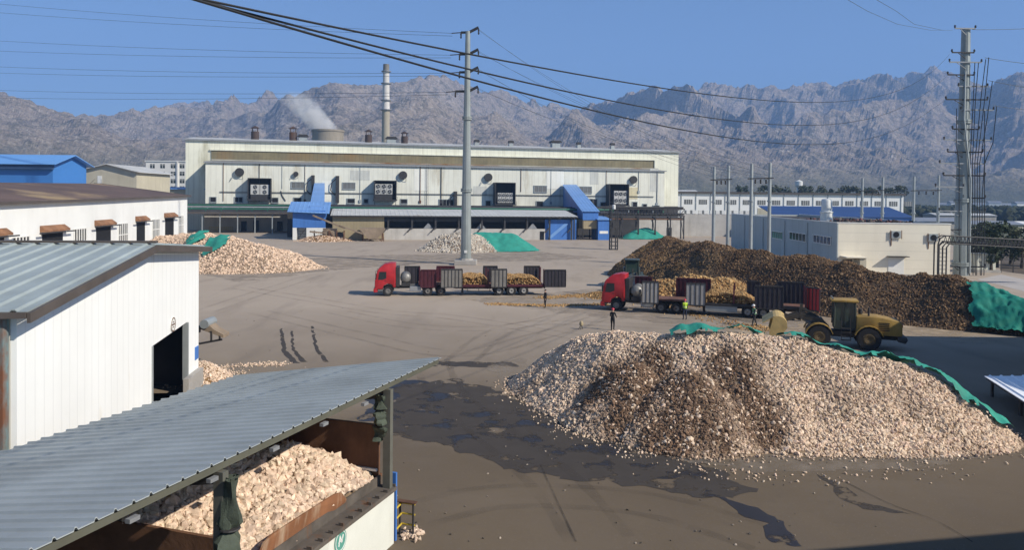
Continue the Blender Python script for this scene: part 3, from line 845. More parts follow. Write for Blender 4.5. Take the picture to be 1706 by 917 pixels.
b = MB(); b.prism([(XL-.5, -.6, 20.8), (XL-.5, 7.9, 21.5), (XL-.5, 7.9, 21.3), (XL-.5, -.6, 20.5)], (XR-XL+1, 0, 0)); b.build('annex_roof', grey_metal, fac)
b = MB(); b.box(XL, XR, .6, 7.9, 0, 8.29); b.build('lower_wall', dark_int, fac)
b = MB(); b.box(xl8+.1, XR+3, -3.0, -.02, 7.9, 8.3); b.build('ledge', dark_steel, fac)
def fwin(px0, px1, py0, py1, name, m, yo=0.0, inset=.12, frame=True, fr_m=None):
    x0, z1 = FA.hit(px0, py0, yo); x1, z0 = FA.hit(px1, py1, yo)
    b = MB(); b.box(x0, x1, yo-.10, yo+.02, z0, z1); o = b.build(name, m, fac)
    if frame:
        b = MB(); t = .22
        b.box(x0-t, x1+t, yo-.2, yo+.01, z1, z1+t); b.box(x0-t, x1+t, yo-.25, yo+.01, z0-t, z0)
        b.box(x0-t, x0, yo-.2, yo+.01, z0, z1); b.box(x1, x1+t, yo-.2, yo+.01, z0, z1)
        if px1-px0 > 12:
            n = max(2, round((x1-x0)/1.2))
            for i in range(1, n): b.box(x0+(x1-x0)*i/n-.05, x0+(x1-x0)*i/n+.05, yo-.16, yo-.1, z0, z1)
        b.build('window_frame', fr_m or galv, o)
    return o
for q in ((486, 507, 304, 314), (571.5, 591, 305, 315), (890, 910, 310, 320.5), (965.7, 985, 311.5, 322)):
    fwin(*q, 'window', louver)
for q in ((350.5, 359.7, 329, 336.5), (391.6, 404, 329, 337), (453.5, 463, 330, 337.5), (490, 501.6, 330, 337.5), (578.8, 590.6, 331.5, 338.5), (606.5, 613, 332, 338.5), (668, 678, 332.5, 339), (732, 755, 333, 344.5), (809.5, 817, 335, 343), (894, 904, 336, 344), (981.6, 994, 332, 345), (1000.6, 1008, 337.5, 345), (1054, 1061, 337, 345.5), (1071, 1077, 340.5, 346), (1088, 1098, 343, 348)):
    fwin(*q, 'wall_opening', black)
def ffan(px, py, r=1.25):
    x, z = FA.hit(px, py, -.6)
    b = MB(); b.lathe([(r, -.9), (r, 0), (r*.85, 0), (r*.85, -.6)], (x, 0, z), 20, 'Y'); o = b.build('exhaust_fan', dark_steel, fac)
    b = MB(); b.lathe([(.25, .1), (.25, .35)], (x, 0, z), 10, 'Y')
    for k in range(5):
        a = 2*math.pi*k/5
        b.bar((x+.2*math.cos(a), -.3, z+.2*math.sin(a)), (x+r*.82*math.cos(a), -.2, z+r*.82*math.sin(a)), .05, .55)
    b.build('fan_blades', rusty, o)
    b = MB(); b.bar((x-r, -1.0, z-r*.5), (x-r*2.2, -.2, z-r*2.2), .12, .12); b.bar((x+r*.7, -1.0, z-r*.8), (x+r*.7, -.1, z-r*1.6), .12, .12); b.build('fan_bracket', galv, o)
for q in ((399, 287, 1.3), (493, 290, .75), (671.5, 292, 1.3), (813.7, 295.5, 1.3), (1055.5, 299.5, 1.3)): ffan(*q)
for q in ((519, 524, 292, 337), (559.5, 565, 293, 338), (757, 761.5, 319, 345)):
    x0, z1 = FA.hit(q[0], q[2], -1.2); x1, z0 = FA.hit(q[1], q[3], -1.2)
    b = MB(); b.box(x0, x1, -1.2, -.01, z0, z1); b.path([(x0, -.9, z1-1), (x0-1.2, -.8, z1-2.2), (x0-1.6, -.5, z1-4.5), (x0-.2, -.4, z1-6)], .16, 6); b.build('drain_duct', dark_steel, fac)
b = MB(); b.path([FA.L(FA.W(*(lambda q: (q[0], -.2, q[1]))(FA.hit(x, y, -.2)))) for x, y in ((468, 318), (470, 326), (476, 335))], .12, 5); b.build('hanging_hose', dark_steel, fac)
# roof vents: four brown stacks with rain caps and six low ventilators
def vent(px, py_top, ybase, wpx, kind):
    d0 = FA.hit(px, py_top, 20)
    x, zt_ = d0; zb_ = 29.2
    s_ = 1290/262.0
    r = wpx/2/s_
    if kind == 'stack':
        zc = zb_+(zt_-zb_)*.58
        b = MB(); b.lathe([(r, zb_-1.0), (r, zc)], (x, 20, 0), 16); o = b.build('vent_stack', brown_stack, fac, True)
        b = MB(); b.lathe([(r*1.25, zt_-.8), (.1, zt_)], (x, 20, 0), 16)
        for k in range(4):
            a = math.pi/4+k*math.pi/2
            b.tube((x+r*.9*math.cos(a), 20+r*.9*math.sin(a), zc), (x+r*.95*math.cos(a), 20+r*.95*math.sin(a), zt_-.8), .09, 6)
        b.build('rain_cap', brown_stack, o)
    else:
        b = MB(); b.box(x-r*.8, x+r*.8, 20-r*.8, 20+r*.8, zb_-1, zt_-1.0); o = b.build('ventilator', galv, fac)
        b = MB(); b.prism([(x-r*1.15, 20-r, zt_-.7), (x+r*1.15, 20-r, zt_-.7), (x+r*.8, 20-r, zt_), (x-r*.8, 20-r, zt_)], (0, 2*r, 0))
        for sx in (-1, 1):
            for sy in (-1, 1): b.bar((x+sx*r*.75, 20+sy*r*.75, zt_-1.1), (x+sx*r*.75, 20+sy*r*.75, zt_-.68), .12, .12)
        b.build('ventilator_cap', dark_steel, o)
for q in ((425, 209.5, 231, 12.3, 'stack'), (488.5, 210.5, 232, 12.3, 'stack'), (614, 215.5, 236, 11.5, 'stack'), (674, 218.5, 237, 11, 'stack'),
          (505, 224.5, 232, 16, 'low'), (651.6, 228, 236, 18, 'low'), (794, 233, 240, 9, 'low'), (851, 234.5, 242, 9, 'low'), (925, 234.5, 243, 18, 'low'), (964, 237, 244, 8, 'low'), (1020, 238.5, 246, 8, 'low')): vent(*q)
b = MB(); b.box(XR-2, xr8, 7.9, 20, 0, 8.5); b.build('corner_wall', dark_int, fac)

random.seed(21)
for px in (372, 432, 470, 508, 600, 700, 735, 868, 918, 1010, 1064, 1095):
    x, _ = FA.hit(px, 300, -.1)
    b = MB(); z0 = random.choice((9.0, 9.0, 13.0)); b.tube((x, -.12, z0), (x, -.12, 20.5), random.choice((.07, .1, .14)), 6)
    if random.random() < .5: b.box(x-.35, x+.35, -.3, -.06, z0-.1, z0+.8)
    b.build('downpipe', random.choice((galv, dark_steel, rusty)), fac)
pm_ = [M('patch_panel_pale', (.84, .84, .76), .5, .05, .3, seam=.3, pitch=1.5), M('patch_panel_grey', (.58, .59, .54), .6, .1, .3, seam=.3, pitch=1.5, grime=.5), M('patch_panel_yellow', (.66, .60, .40), .6, .1, .3, seam=.3, pitch=1.5, grime=.4)]
for px, py, w_, h_, k in ((545, 318, 3, 6, 0), (600, 292, 6, 3, 1), (702, 300, 4.5, 7, 0), (800, 318, 4.5, 3, 1), (925, 300, 6, 6, 0), (990, 295, 3, 5, 1), (1052, 322, 4.5, 4, 2), (1090, 300, 3, 8, 1)):
    x, z = FA.hit(px, py, -.05); b = MB(); b.box(x-w_/2, x+w_/2, -.05, -.004, z-h_/2, z+h_/2); b.build('patch_panel', pm_[k], fac)
b = MB(); x, _ = FA.hit(712, 300, -.3)
for s in (-.3, .3): b.bar((x+s, -.4, 8.4), (x+s, -.4, 21.3), .06, .06)
for i in range(30): b.bar((x-.3, -.4, 8.6+i*.42), (x+.3, -.4, 8.6+i*.42), .04, .04)
b.build('wall_ladder', dark_steel, fac)
b = MB()
for k in range(2): b.tube((4, -.15, 11.6+k*.3), (XR-4, -.15, 11.6+k*.3), .06, 6)
b.build('conduit', dark_steel, fac)
# cooler units in their hoods on the front wall: a hood is part of the hall, the units inside stand in it
def hood(px0, px1, py0, py1, dep, cols_, rows, ux0, ux1, uy0, uy1, label):
    x0, z1 = FA.hit(px0, py0, -dep); x1, z0 = FA.hit(px1, py1, -dep)
    b = MB(); t = .22
    b.box(x0, x1, -dep, -.003, z1-t, z1); b.box(x0, x0+t, -dep, -.003, z0+.3, z1-t-.003); b.box(x1-t, x1, -dep, -.003, z0+.3, z1-t-.003)
    b.box(x0-.2, x1+.2, -dep-.4, -.003, z0-.05, z0+.297)
    o = b.build('cooler_hood', dark_steel, fac)
    b = MB(); b.box(x0+t, x1-t, -.12, -.004, z0+.3, z1-t); b.build('hood_back', black, o)
    b = MB()
    for x in (x0+.2, x1-.2): b.bar((x, -dep, z0), (x, -.1, z0-2.6), .14, .14)
    b.tube((x0-.2, -dep-.35, z0+1.2), (x1+.2, -dep-.35, z0+1.2), .05, 6)
    for i in range(5): b.tube((x0-.2+(x1-x0+.4)*i/4, -dep-.35, z0+.3), (x0-.2+(x1-x0+.4)*i/4, -dep-.35, z0+1.2), .04, 6)
    b.build('hood_bracket', dark_steel, o)
    yu = -dep+.6
    a0, b1 = FA.hit(ux0, uy0, yu); a1, b0 = FA.hit(ux1, uy1, yu)
    root = thing('cooling_unit', label, 'cooling unit', FA.W(a0, yu, b0), FA.a, 'cooling unit banks on the hall front')
    w_, h_ = (a1-a0)/cols_, (b1-b0)
    for i in range(cols_):
        c = MB(); c.bbox(i*w_+.06, (i+1)*w_-.06, 0, 1.2, 0, h_, .05); cab = c.build('casing', M('cooler_casing', (.50, .50, .48), .6, .1, 1, grime=.4), root)
        for j in range(rows):
            r = min(w_, h_/rows)*.43
            cx_, cz_ = (i+.5)*w_, (j+.5)*h_/rows
            c = MB(); c.lathe([(r, -.04), (r, .06), (r*.9, .06), (r*.9, -.02)], (cx_, 0, cz_), 16, 'Y', caps=False); c.lathe([(r*.9, -.02), (.05, -.022)], (cx_, 0, cz_), 16, 'Y'); f_ = c.build('fan_opening', black, cab)
            c = MB()
            for k in range(4):
                a = k*math.pi/2+.4
                c.bar((cx_, -.07, cz_), (cx_+r*.85*math.cos(a), -.07, cz_+r*.85*math.sin(a)), .03, .16)
            c.build('fan_blade', grey_metal, cab)
    c = MB(); c.box(.1, a1-a0-.1, .1, 1.1, z0+.3-b0, -.005); c.build('stand', dark_steel, root)
hood(412.5, 451.5, 296.5, 334, 3.4, 2, 2, 417, 448.5, 307.5, 324.5, 'pair of white cooler boxes in the leftmost hood of the hall')
hood(624, 660.7, 300.5, 334.5, 3.4, 3, 2, 624.8, 654, 306.5, 324, 'row of three white fan boxes in the hood right of the blue tower')
hood(825.5, 859, 304, 342, 3.4, 4, 2, 829, 855, 321.5, 338, 'four narrow cooling units in the hood right of the tall steel pole')
hood(1015.6, 1048, 306.5, 343.5, 3.4, 3, 2, 1023, 1045, 318, 340, 'cooling units in the rightmost hood, beside the blue gallery')

# ---- lower works in front of the hall
sh = thing('open_lean_to', 'dark open lean-to with green pipes along the left foot of the hall', 'lean-to shed', FA.o, FA.a)
la0, la1 = FA.hit(300, 360, -16)[0], FA.hit(488, 360, -16)[0]
b = MB(); b.prism([(la0, -16, 6.0), (la0, -3.05, 7.6), (la0, -3.05, 7.45), (la0, -16, 5.8)], (la1-la0, 0, 0)); b.build('roof', dark_steel, sh)
b = MB(); b.box(la0, la1, -16.3, -15.95, 5.55, 6.05); b.build('fascia', roof_trim, sh)
for i in range(7):
    b = MB(); x = la0+1+(la1-la0-2)*i/6; b.box(x-.14, x+.14, -15.6, -15.3, 0, 5.75); b.build('post', galv, sh)
b = MB(); b.box(la0+4, la1, .2, .55, 0, 5.2); b.build('back_wall', lowwall, sh)
for i, x in enumerate((la0+14.5, la0+18, la0+25)):
    b = MB(); b.box(x, x+1.6, .05, .19, 0, 3.0+.3*(i % 2)); b.build('back_door', black, sh)
for k, (yy, zz) in enumerate(((-13.5, 6.9), (-10, 7.4), (-6, 7.9))):
    b = MB(); b.tube((la0-.5, yy, zz), (la1-1, yy, zz), .22, 8)
    for i in range(8): b.box(la0+2+i*4.2, la0+2.2+i*4.2, yy-.1, yy+.1, 5.9, zz)
    b.build('pipe', green_pipe if k != 1 else galv, sh)
bx, _ = FA.hit(349, 380, -2)
br = thing('barrier_rail', 'row of yellow barrier rails under the dark lean-to', 'barrier', FA.W(bx, -2.5), FA.a)
b = MB()
for i in range(13):
    b.bar((i*.55, 0, 0), (i*.55, 0, 1.5), .12, .08)
b.build('upright', yellow_rail, br)
b = MB(); b.bar((-.1, -.06, 1.2), (6.8, -.06, 1.2), .06, .12); b.bar((-.1, -.06, .6), (6.8, -.06, .6), .06, .12); b.build('rail', yellow_rail, br)

# long pale roofed loading shed
p0, p1 = G(643, 400), G(962, 400)
FB = Fr(p0.x, p0.y, math.degrees(math.atan2(p1.y-p0.y, p1.x-p0.x)))
s0 = FB.hit(554, 380)[0]; s1 = FB.hit(958, 380)[0]; s2 = FB.hit(640, 380)[0]
ls = thing('loading_shed', 'long low shed with pale roof and dark open front before the hall', 'shed', FB.o, FB.a)
b = MB(); b.sheet((s0-.5, -1.0, 6.1), (s1+.5, -1.0, 6.1), (s0-.5, 12, 7.55), (s1+.5, 12, 7.55), 1.1, .05); b.build('roof', pale_roof, ls)
b = MB(); b.box(s0-.5, s1+.5, -1.06, -.9, 5.75, 6.07); b.build('fascia', dark_steel, ls)
b = MB(); b.box(s0, s2, 0, .2, .3, 5.8); b.build('sheet_wall', tan_sheet, ls)
b = MB(); b.box(s2+.02, s1-8, 0, .35, 0, 2.85); b.build('low_wall', lowwall, ls)
b = MB(); b.box(s2, s1, 11, 11.3, 0, 7.1); b.box(s0, s0+.2, .2, 11, 0, 6); b.box(s1-.2, s1, .2, 11, 0, 6); b.build('back_wall', dark_int, ls)
n = 9
for i in range(n):
    x = s2+1+(s1-s2-2)*i/(n-1)
    b = MB(); b.box(x-.22, x+.22, -.35, -.02, 0 if x > s1-8 else 2.86, 5.75); b.bar((x, -.3, 3.3), (x-1.2, -.6, 1.9), .25, .25); b.build('post', dark_steel, ls)
b = MB(); b.box(s2, s1, .5, .8, 4.6, 5.4); b.build('beam', dark_steel, ls)
for x in (s2+11, s2+24.5, s2+38):
    b = MB(); b.prism([(x-1.2, .45, 2.9), (x+1.2, .45, 2.9), (x, .45, 4.3)], (0, .8, 0)); b.build('chute', grey_metal, ls)
b = MB(); dx = FB.hit(735/1, 392, 0)[0]
for px_ in (899.5, ):
    x, _ = FB.hit(px_, 390, 0); b.box(x, x+1.1, -.06, .02, 0, 2.2)
b.build('door', black, ls)
b = MB(); x0, x1 = FB.hit(908.5, 380)[0], FB.hit(961, 380)[0]; b.box(x0, x1, .36, .5, 0, 5.3); b.build('blue_panel', blue_sheet, ls)
b = MB(); b.prism([(x0, .2, 0), (x0+1.2, .2, 0), (x0+6.3, .2, 4.2), (x0+5.1, .2, 4.2)], (0, .12, 0)); b.build('stair_stringer', blue_light, ls)
# pipes and ducts over the flat middle roof
mr = thing('service_roof', 'dark flat roof strewn with ducts between loading shed and hall', 'roofed annex', FB.o, FB.a)
b = MB(); b.box(s0-12, s1+22, 13.0, 47, 0, 6.9); b.build('roof_slab', dark_int, mr)
for k, (yy, zz, rr, mm) in enumerate(((14, 7.7, .3, green_pipe), (18, 7.9, .35, dark_steel), (26, 8.0, .4, dark_steel), (22, 7.6, .2, galv))):
    b = MB(); b.tube((s0-8, yy, zz), (s1+15, yy, zz), rr, 8)
    for i in range(14): b.box(s0-6+i*7.5, s0-5.8+i*7.5, yy-.15, yy+.15, 6.9, zz)
    b.build('duct', mm, mr)
b = MB()
for i in range(30):
    x = s0+random.uniform(-6, s1-s0+14); h_ = random.uniform(.3, 1.5)
    b.box(x, x+random.uniform(.4, 2.0), 15+random.uniform(0, 14), 31, 6.91, 6.9+h_)
b.build('machinery', dark_steel, mr)
# blue tower building on the left
x0, _ = FB.hit(487.5, 390, 0); x1, _ = FB.hit(542, 390, 0)
bt = thing('blue_hoist_house', 'blue sheet metal house with narrow inclined chute, left of the tan wall', 'hoist house', FB.W(x0, 0), FB.a)
w_ = x1-x0
b = MB(); b.box(0, w_, 0, 8, 3, 7.2); b.build('blue_wall', blue_sheet, bt)
b = MB(); b.sheet((-1.2, -1.2, 6.9), (w_+1, -1.6, 6.5), (-1.2, 9, 9.3), (w_+1, 9, 9.3), 1.0, .05); b.build('roof', blue_light, bt)
b = MB(); b.box(.0, w_*.12, .03, 8, 0, 2.99); b.box(w_*.42, w_, .03, 8, 0, 2.99); b.box(w_*.12, w_*.42, 3, 8, 0, 2.99); b.build('base_wall', white_paint, bt)
b = MB()
for i in range(4): b.bar((w_*.14+i*.05, .5+i*.5, .2+i*.6), (w_*.40, .5+i*.5, .2+i*.6), .1, .1)
b.bar((w_*.14, .4, .1), (w_*.4, .4, 2.8), .12, .12); b.build('brace', dark_steel, bt)
tx0 = FB.hit(516, 350, 4)[0]-x0; tx1 = FB.hit(540.5, 350, 4)[0]-x0
q0 = FB.L(FA.W(*FA.hit(517, 305, -.5)[:1], -.5, FA.hit(519, 305, -.5)[1])); q1 = FB.L(FA.W(FA.hit(541, 305, -.5)[0], -.5, FA.hit(541, 305, -.5)[1]))
b = MB()
A = [Vector((tx0, 3, 8.1)), Vector((tx1, 3, 8.1))]; Bq = [Vector((q0.x-x0+1.2, q0.y, q0.z)), Vector((q1.x-x0, q1.y, q1.z))]
vs = [A[0], A[1], Bq[1], Bq[0]]; lo = [v-Vector((0, 0, 3.4)) for v in vs]
b.add(vs+lo, [(0, 1, 2, 3), (7, 6, 5, 4), (0, 4, 5, 1), (1, 5, 6, 2), (2, 6, 7, 3), (3, 7, 4, 0)]); b.build('inclined_chute', blue_light, bt)
# inclined gallery on the right
gx0, gx1 = FB.hit(971, 354, 0)[0], FB.hit(997, 354, 0)[0]
ga = thing('inclined_gallery', 'blue roofed inclined conveyor gallery descending from the right of the hall', 'conveyor gallery', FB.W(gx0, 0), FB.a)
t0 = FB.L(FA.W(FA.hit(938.5, 308, -.5)[0], -.5, FA.hit(938.5, 308, -.5)[1])); t1 = FB.L(FA.W(FA.hit(959, 308, -.5)[0], -.5, FA.hit(959, 308, -.5)[1]))
A = [Vector((0, 0, 7.4)), Vector((gx1-gx0, 0, 7.4)), Vector((t1.x-gx0, t1.y, t1.z)), Vector((t0.x-gx0, t0.y, t0.z))]
b = MB(); b.sheet(A[0]+Vector((-.3, -.4, .05)), A[1]+Vector((.3, -.4, .05)), A[3]+Vector((-.3, 0, .05)), A[2]+Vector((.3, 0, .05)), 1.0, .05); b.build('roof', blue_light, ga)
lo = [v-Vector((0, 0, 3.6)) for v in A]; up = [v-Vector((0, 0, .06)) for v in A]
lo[0].z = lo[1].z = 5.2
lo[2].z = lo[3].z = 7.2
b = MB(); b.add(up+lo, [(0, 1, 2, 3), (7, 6, 5, 4), (0, 4, 5, 1), (1, 5, 6, 2), (2, 6, 7, 3), (3, 7, 4, 0)]); b.build('gallery_wall', blue_sheet, ga)
b = MB(); b.bbox(.1, gx1-gx0-.2, .2, 7, 2.9, 5.18, .05); b.build('control_cabin', tan_sheet, ga)
for x in (.3, gx1-gx0-.4):
    for y in (.6, 6.5):
        b = MB(); b.box(x-.12, x+.12, y-.12, y+.12, 0, 2.89); b.build('support_post', dark_steel, ga)
b = MB()
for i in range(9): b.box(-.9, .1, -.3-.0*i, .1, .3+i*.32, .38+i*.32)
b.bar((-.9, -.3, .2), (-.9, -.3, 5.2), .08, .08); b.bar((.1, -.3, .2), (.1, -.3, 5.2), .08, .08)
b.build('ladder', dark_steel, ga)
x0, x1 = FB.hit(996.5, 380, -1)[0], FB.hit(1016, 380, -1)[0]
bb = thing('blue_cabin', 'small bright blue cabin with white sign plate beside the lattice tower', 'cabin', FB.W(x0, -1), FB.a)
w_ = x1-x0
b = MB(); b.box(0, w_, 0, 6, 0, 5.3); b.build('wall', blue_sheet, bb)
b = MB(); b.prism([(-.3, -.4, 5.3), (w_+.3, -.4, 5.3), (w_+.3, 6.4, 6.1), (-.3, 6.4, 6.1)], (0, 0, .15)); b.build('roof', blue_light, bb)
b = MB(); b.box(w_*.12, w_*.85, -.06, -.005, 1.7, 2.4); b.build('sign_plate', white_paint, bb)

# crusher with hopper and conveyors before the tan wall
cz = thing('crushing_plant', 'dusty crusher with hopper and belt conveyors before the tan wall', 'crusher', FB.W(FB.hit(512, 400, -5)[0], -5), FB.a)
sc_ = 1290/192.0
def cpt(px, py, y=0.0):
    x, z = FB.hit(px, py, -5+y); return (x-FB.hit(512, 400, -5)[0], y, max(0, z))
b = MB()
a, c = cpt(538, 381), cpt(562, 381); b.prism([(a[0], -1, a[2]), (c[0], -1, a[2]), (c[0]-.7, -1, a[2]-3), (a[0]+.7, -1, a[2]-3)], (0, 3, 0)); b.build('feed_bin', machine_tan, cz)
b = MB(); a, c = cpt(600, 380), cpt(641, 380); b.prism([(a[0], -2, a[2]), (c[0], -2, a[2]), (c[0], -2, a[2]-.5), ((a[0]+c[0])/2+1, -2, a[2]-2.6), ((a[0]+c[0])/2-1, -2, a[2]-2.6), (a[0], -2, a[2]-.5)], (0, 4, 0)); b.build('hopper', machine_tan, cz)
for (p, q, nm) in (((521, 359), (575, 381), 'conveyor'), ((565, 376), (632, 399), 'conveyor'), ((516, 386), (545, 389), 'conveyor')):
    b = MB(); b.bar(cpt(*p, -1.5), cpt(*q, -1.5), .9, .35)
    pa, pq = Vector(cpt(*p, -1.5)), Vector(cpt(*q, -1.5))
    for i in range(9):
        m_ = pa.lerp(pq, (i+.5)/9); b.bar((m_.x, -2, m_.z-.2), (m_.x, -1, m_.z-.2), .12, .12)
    b.build(nm, machine_tan, cz)
for px_ in (523, 548, 561, 573, 604, 618, 637):
    b = MB(); t = cpt(px_, 385, -1.0); b.bar((t[0], -1.2, t[2]), (t[0]+random.uniform(-.4, .4), -1.2, 0), .22, .22); b.bar((t[0], 1.2, t[2]), (t[0], 1.2, 0), .22, .22); b.bar((t[0], -1.2, t[2]-.3), (t[0], 1.2, t[2]-.3), .2, .2); b.build('support_leg', rusty, cz)
b = MB()
for p, q in (((604, 385), (637, 403)), ((637, 385), (604, 403)), ((548, 384), (561, 402))): b.bar(cpt(*p, -1.2), cpt(*q, -1.2), .15, .15)
b.build('support_frame', rusty, cz)
b = MB(); a, c = cpt(530, 398), cpt(600, 398); b.box(a[0]+1, a[0]+3.6, -.6, 1.6, .2, 2.4); b.lathe([(1.0, -.5), (1.0, .5)], (a[0]+5, 0, 1.2), 14, 'Y'); b.build('crusher_body', dark_steel, cz)
b = MB(); a, c = cpt(563, 385), cpt(606, 385); b.box(a[0], c[0], 1.6, 1.8, 0, 2.6); b.build('dust_screen', tan_sheet, cz)
spill = [tuple(cpt(p, 399)) for p in (506, 530, 560)]
hp_ = Heap([tuple(FB.W(FB.hit(512, 399, -6)[0], -6, .9)), tuple(FB.W(FB.hit(538, 399, -6)[0], -6, 1.6)), tuple(FB.W(FB.hit(580, 399, -5)[0], -5, .5))], .5, .4, .2, .5, 41)
make_heap(hp_, 'rubble_heap', 'sandy fines heaped below the dusty crusher', 'rubble heap', body_orange, 900, .10, .2, PINK, .5, skirt=200)

# lattice mast with pipe bridge
lm = G(1022, 416.5)
tw = thing('lattice_mast', 'dark steel lattice mast carrying a pipe bridge, right of the blue cabin', 'lattice mast', lm, FB.a)
zt = D(1022, 349, lm.y).z
wd = 5.2*lm.y/F
b = MB()
for sx in (-1, 1):
    for sy in (-1, 1): b.bar((sx*wd, sy*wd, 0), (sx*wd, sy*wd, zt), .22, .22)
n = 10
for i in range(n+1):
    z = zt*i/n
    for s in ((-1, -1, 1, -1), (1, -1, 1, 1), (1, 1, -1, 1), (-1, 1, -1, -1)):
        b.bar((s[0]*wd, s[1]*wd, max(z, .1)), (s[2]*wd, s[3]*wd, max(z, .1)), .13, .13)
b.build('mast_frame', dark_steel, tw)
b = MB(); b.lathe([(.35, zt), (.35, zt+.9), (.1, zt+1)], (0, 0, 0), 10); b.build('lamp', white_paint, tw)
b = MB(); b.box(-wd*.8, wd*.8, -wd-.25, -wd-.05, zt*.55, zt*.55+1.2); b.build('switch_box', dark_steel, tw)
pbx0, pbx1 = FB.hit(1016, 360, -.5)[0], FB.hit(1152, 360, -.5)[0]
pb = thing('pipe_bridge', 'dark pipe bridge of girders and tubes at the right end of the hall', 'pipe bridge', FB.W(pbx0, 4), FB.a)
Lb = pbx1-pbx0
b = MB()
for z in (6.3, 8.2):
    for y in (0, 2): b.bar((0, y, z), (Lb, y, z), .22, .28)
k = 14
for i in range(k):
    x = Lb*i/k; b.bar((x, 0, 6.3), (x+Lb/k, 0, 8.2), .12, .12); b.bar((x, 0, 8.2), (x, 0, 6.3), .12, .12); b.bar((x, 0, 6.3), (x, 2, 6.3), .12, .12)
b.build('girder', dark_steel, pb)
for y, z, r_ in ((.5, 6.8, .25), (1.3, 6.8, .3), (1.0, 8.6, .25), (.3, 5.4, .18)):
    b = MB(); b.tube((-1, y, z), (Lb, y, z), r_, 8); b.build('pipe', dark_steel if z > 6 else rusty, pb)
for x in (Lb*.22, Lb*.42, Lb*.63, Lb*.82, Lb*.99):
    b = MB(); b.bar((x, 0, 0), (x, 0, 6.3), .28, .28); b.bar((x, 2, 0), (x, 2, 6.3), .28, .28); b.bar((x, 0, .5), (x, 2, 5.5), .14, .14); b.build('trestle', dark_steel, pb)
rs = thing('utility_house', 'weathered low utility house behind the pipe bridge', 'utility house', FB.W(FB.hit(1042, 380, 16)[0], 16), FB.a)
b = MB(); b.box(0, 17, 0, 8, 0, 5.4); b.build('wall', lowwall, rs)
b = MB(); b.box(-.4, 17.4, -.4, 8.4, 5.41, 5.7); b.build('roof', dark_steel, rs)
for x in (1.2, 5.5, 12.5):
    b = MB(); b.box(x, x+1.5, -.08, .02, 0 if x != 5.5 else 1.4, 2.7); b.build('door' if x != 5.5 else 'window', rusty if x == 5.5 else black, rs)
bd = G(1141, 384); 
dr = MB(); dr.lathe([(.001, 0), (1.0, 0), (1.03, .1), (1.0, .2), (1.0, 1.1), (1.04, 1.2), (1.0, 1.3), (1.0, 2.2), (1.03, 2.3), (.95, 2.35), (.001, 2.35)], (0, 0, 0), 20)
o = dr.build('water_tank', blue_far, smooth=True); o.location = G(1141, 388.5); tag(o, 'bright blue drum shaped tank right of the pipe bridge', 'tank')

# ---------------------------------------------------------------- chimney, cooling tower
cy = 430.0
cb_ = D(643.5, 107, cy)
ch = thing('chimney', 'tall pale factory chimney with white painted bands behind the hall', 'chimney', (cb_.x, cy, 0))
zs = lambda y: D(643.5, y, cy).z
k_ = cy/F
z_top = zs(107)
b = MB(); b.lathe([(7.2*k_, 0), (6.3*k_, zs(184))], (0, 0, 0), 28); b.build('lower_shaft', chim, ch, True)
b = MB(); b.lathe([(6.3*k_, zs(184)+.01), (5.9*k_, zs(168)), (5.2*k_, zs(120))], (0, 0, 0), 28); b.build('white_shaft', chim_w, ch, True)
b = MB(); b.lathe([(5.2*k_, zs(120)+.01), (5.1*k_, z_top), (4.2*k_, z_top), (4.2*k_, z_top-3)], (0, 0, 0), 28); b.build('dark_rim', M('chimney_top', (.20, .19, .17), .8, .2, .3), ch, True)
for y in (119, 139, 167, 183):
    b = MB(); z = zs(y); r_ = (5.3+(y-119)/65*1.3)*k_; b.lathe([(r_*.9, z-.25), (r_+.9, z-.25), (r_+.9, z+.25), (r_*.9, z+.25)], (0, 0, 0), 28); b.build('gallery_ring', grey_metal, ch)
ct_y = 480.0
c0 = D(546.5, 217, ct_y); kt = ct_y/F
ct = thing('cooling_tower', 'squat concrete cooling tower giving off steam behind the hall', 'cooling tower', (c0.x, ct_y, 0))
ztop = c0.z
b = MB(); b.lathe([(40*kt, 0), (34*kt, ztop*.35), (27.5*kt, ztop*.68), (25.2*kt, ztop*.85), (26*kt, ztop-1.2), (27*kt, ztop-1.1), (27*kt, ztop), (25.6*kt, ztop), (24.5*kt, ztop*.85), (33*kt, ztop*.35), (39*kt, .2)], (0, 0, 0), 40, caps=False)
b.build('shell', ctower, ct, True)
b = MB()
for i in range(20):
    a = 2*math.pi*i/20; b.box(37*kt*math.cos(a)-.3, 37*kt*math.cos(a)+.3, 37*kt*math.sin(a)-.3, 37*kt*math.sin(a)+.3, 0, 8)
b.build('leg_column', ctower, ct)
# steam: a rising plume
pts = [(D(548, 224, ct_y+2), 9.5), (D(535, 210, ct_y+2), 11), (D(522, 197, ct_y+2), 12.5), (D(510, 184, ct_y+2), 13.5), (D(499, 170, ct_y+2), 13), (D(490, 160, ct_y+2), 11)]
bm = bmesh.new()
for (p, r_) in pts:
    r = bmesh.ops.create_icosphere(bm, subdivisions=3, radius=1)
    for v in r['verts']:
        s_ = 1+.25*mnoise.noise(v.co*1.5+p*.1)
        v.co = p+v.co*r_*s_
me = bpy.data.meshes.new('steam'); bm.to_mesh(me); bm.free()
bpy.data.materials.new('steam_vapour'); me.materials.append(bpy.data.materials['steam_vapour'])
st = bpy.data.objects.new('steam', me); COL.objects.link(st); st['kind'] = 'stuff'; st['label'] = 'white steam plume drifting left from the cooling tower'
rmod = st.modifiers.new('union', 'REMESH'); rmod.mode = 'VOXEL'; rmod.voxel_size = 1.2
smm = bpy.data.materials['steam_vapour']; smm.use_nodes = True
snt = smm.node_tree
for n in list(snt.nodes):
    if n.type != 'OUTPUT_MATERIAL': snt.nodes.remove(n)
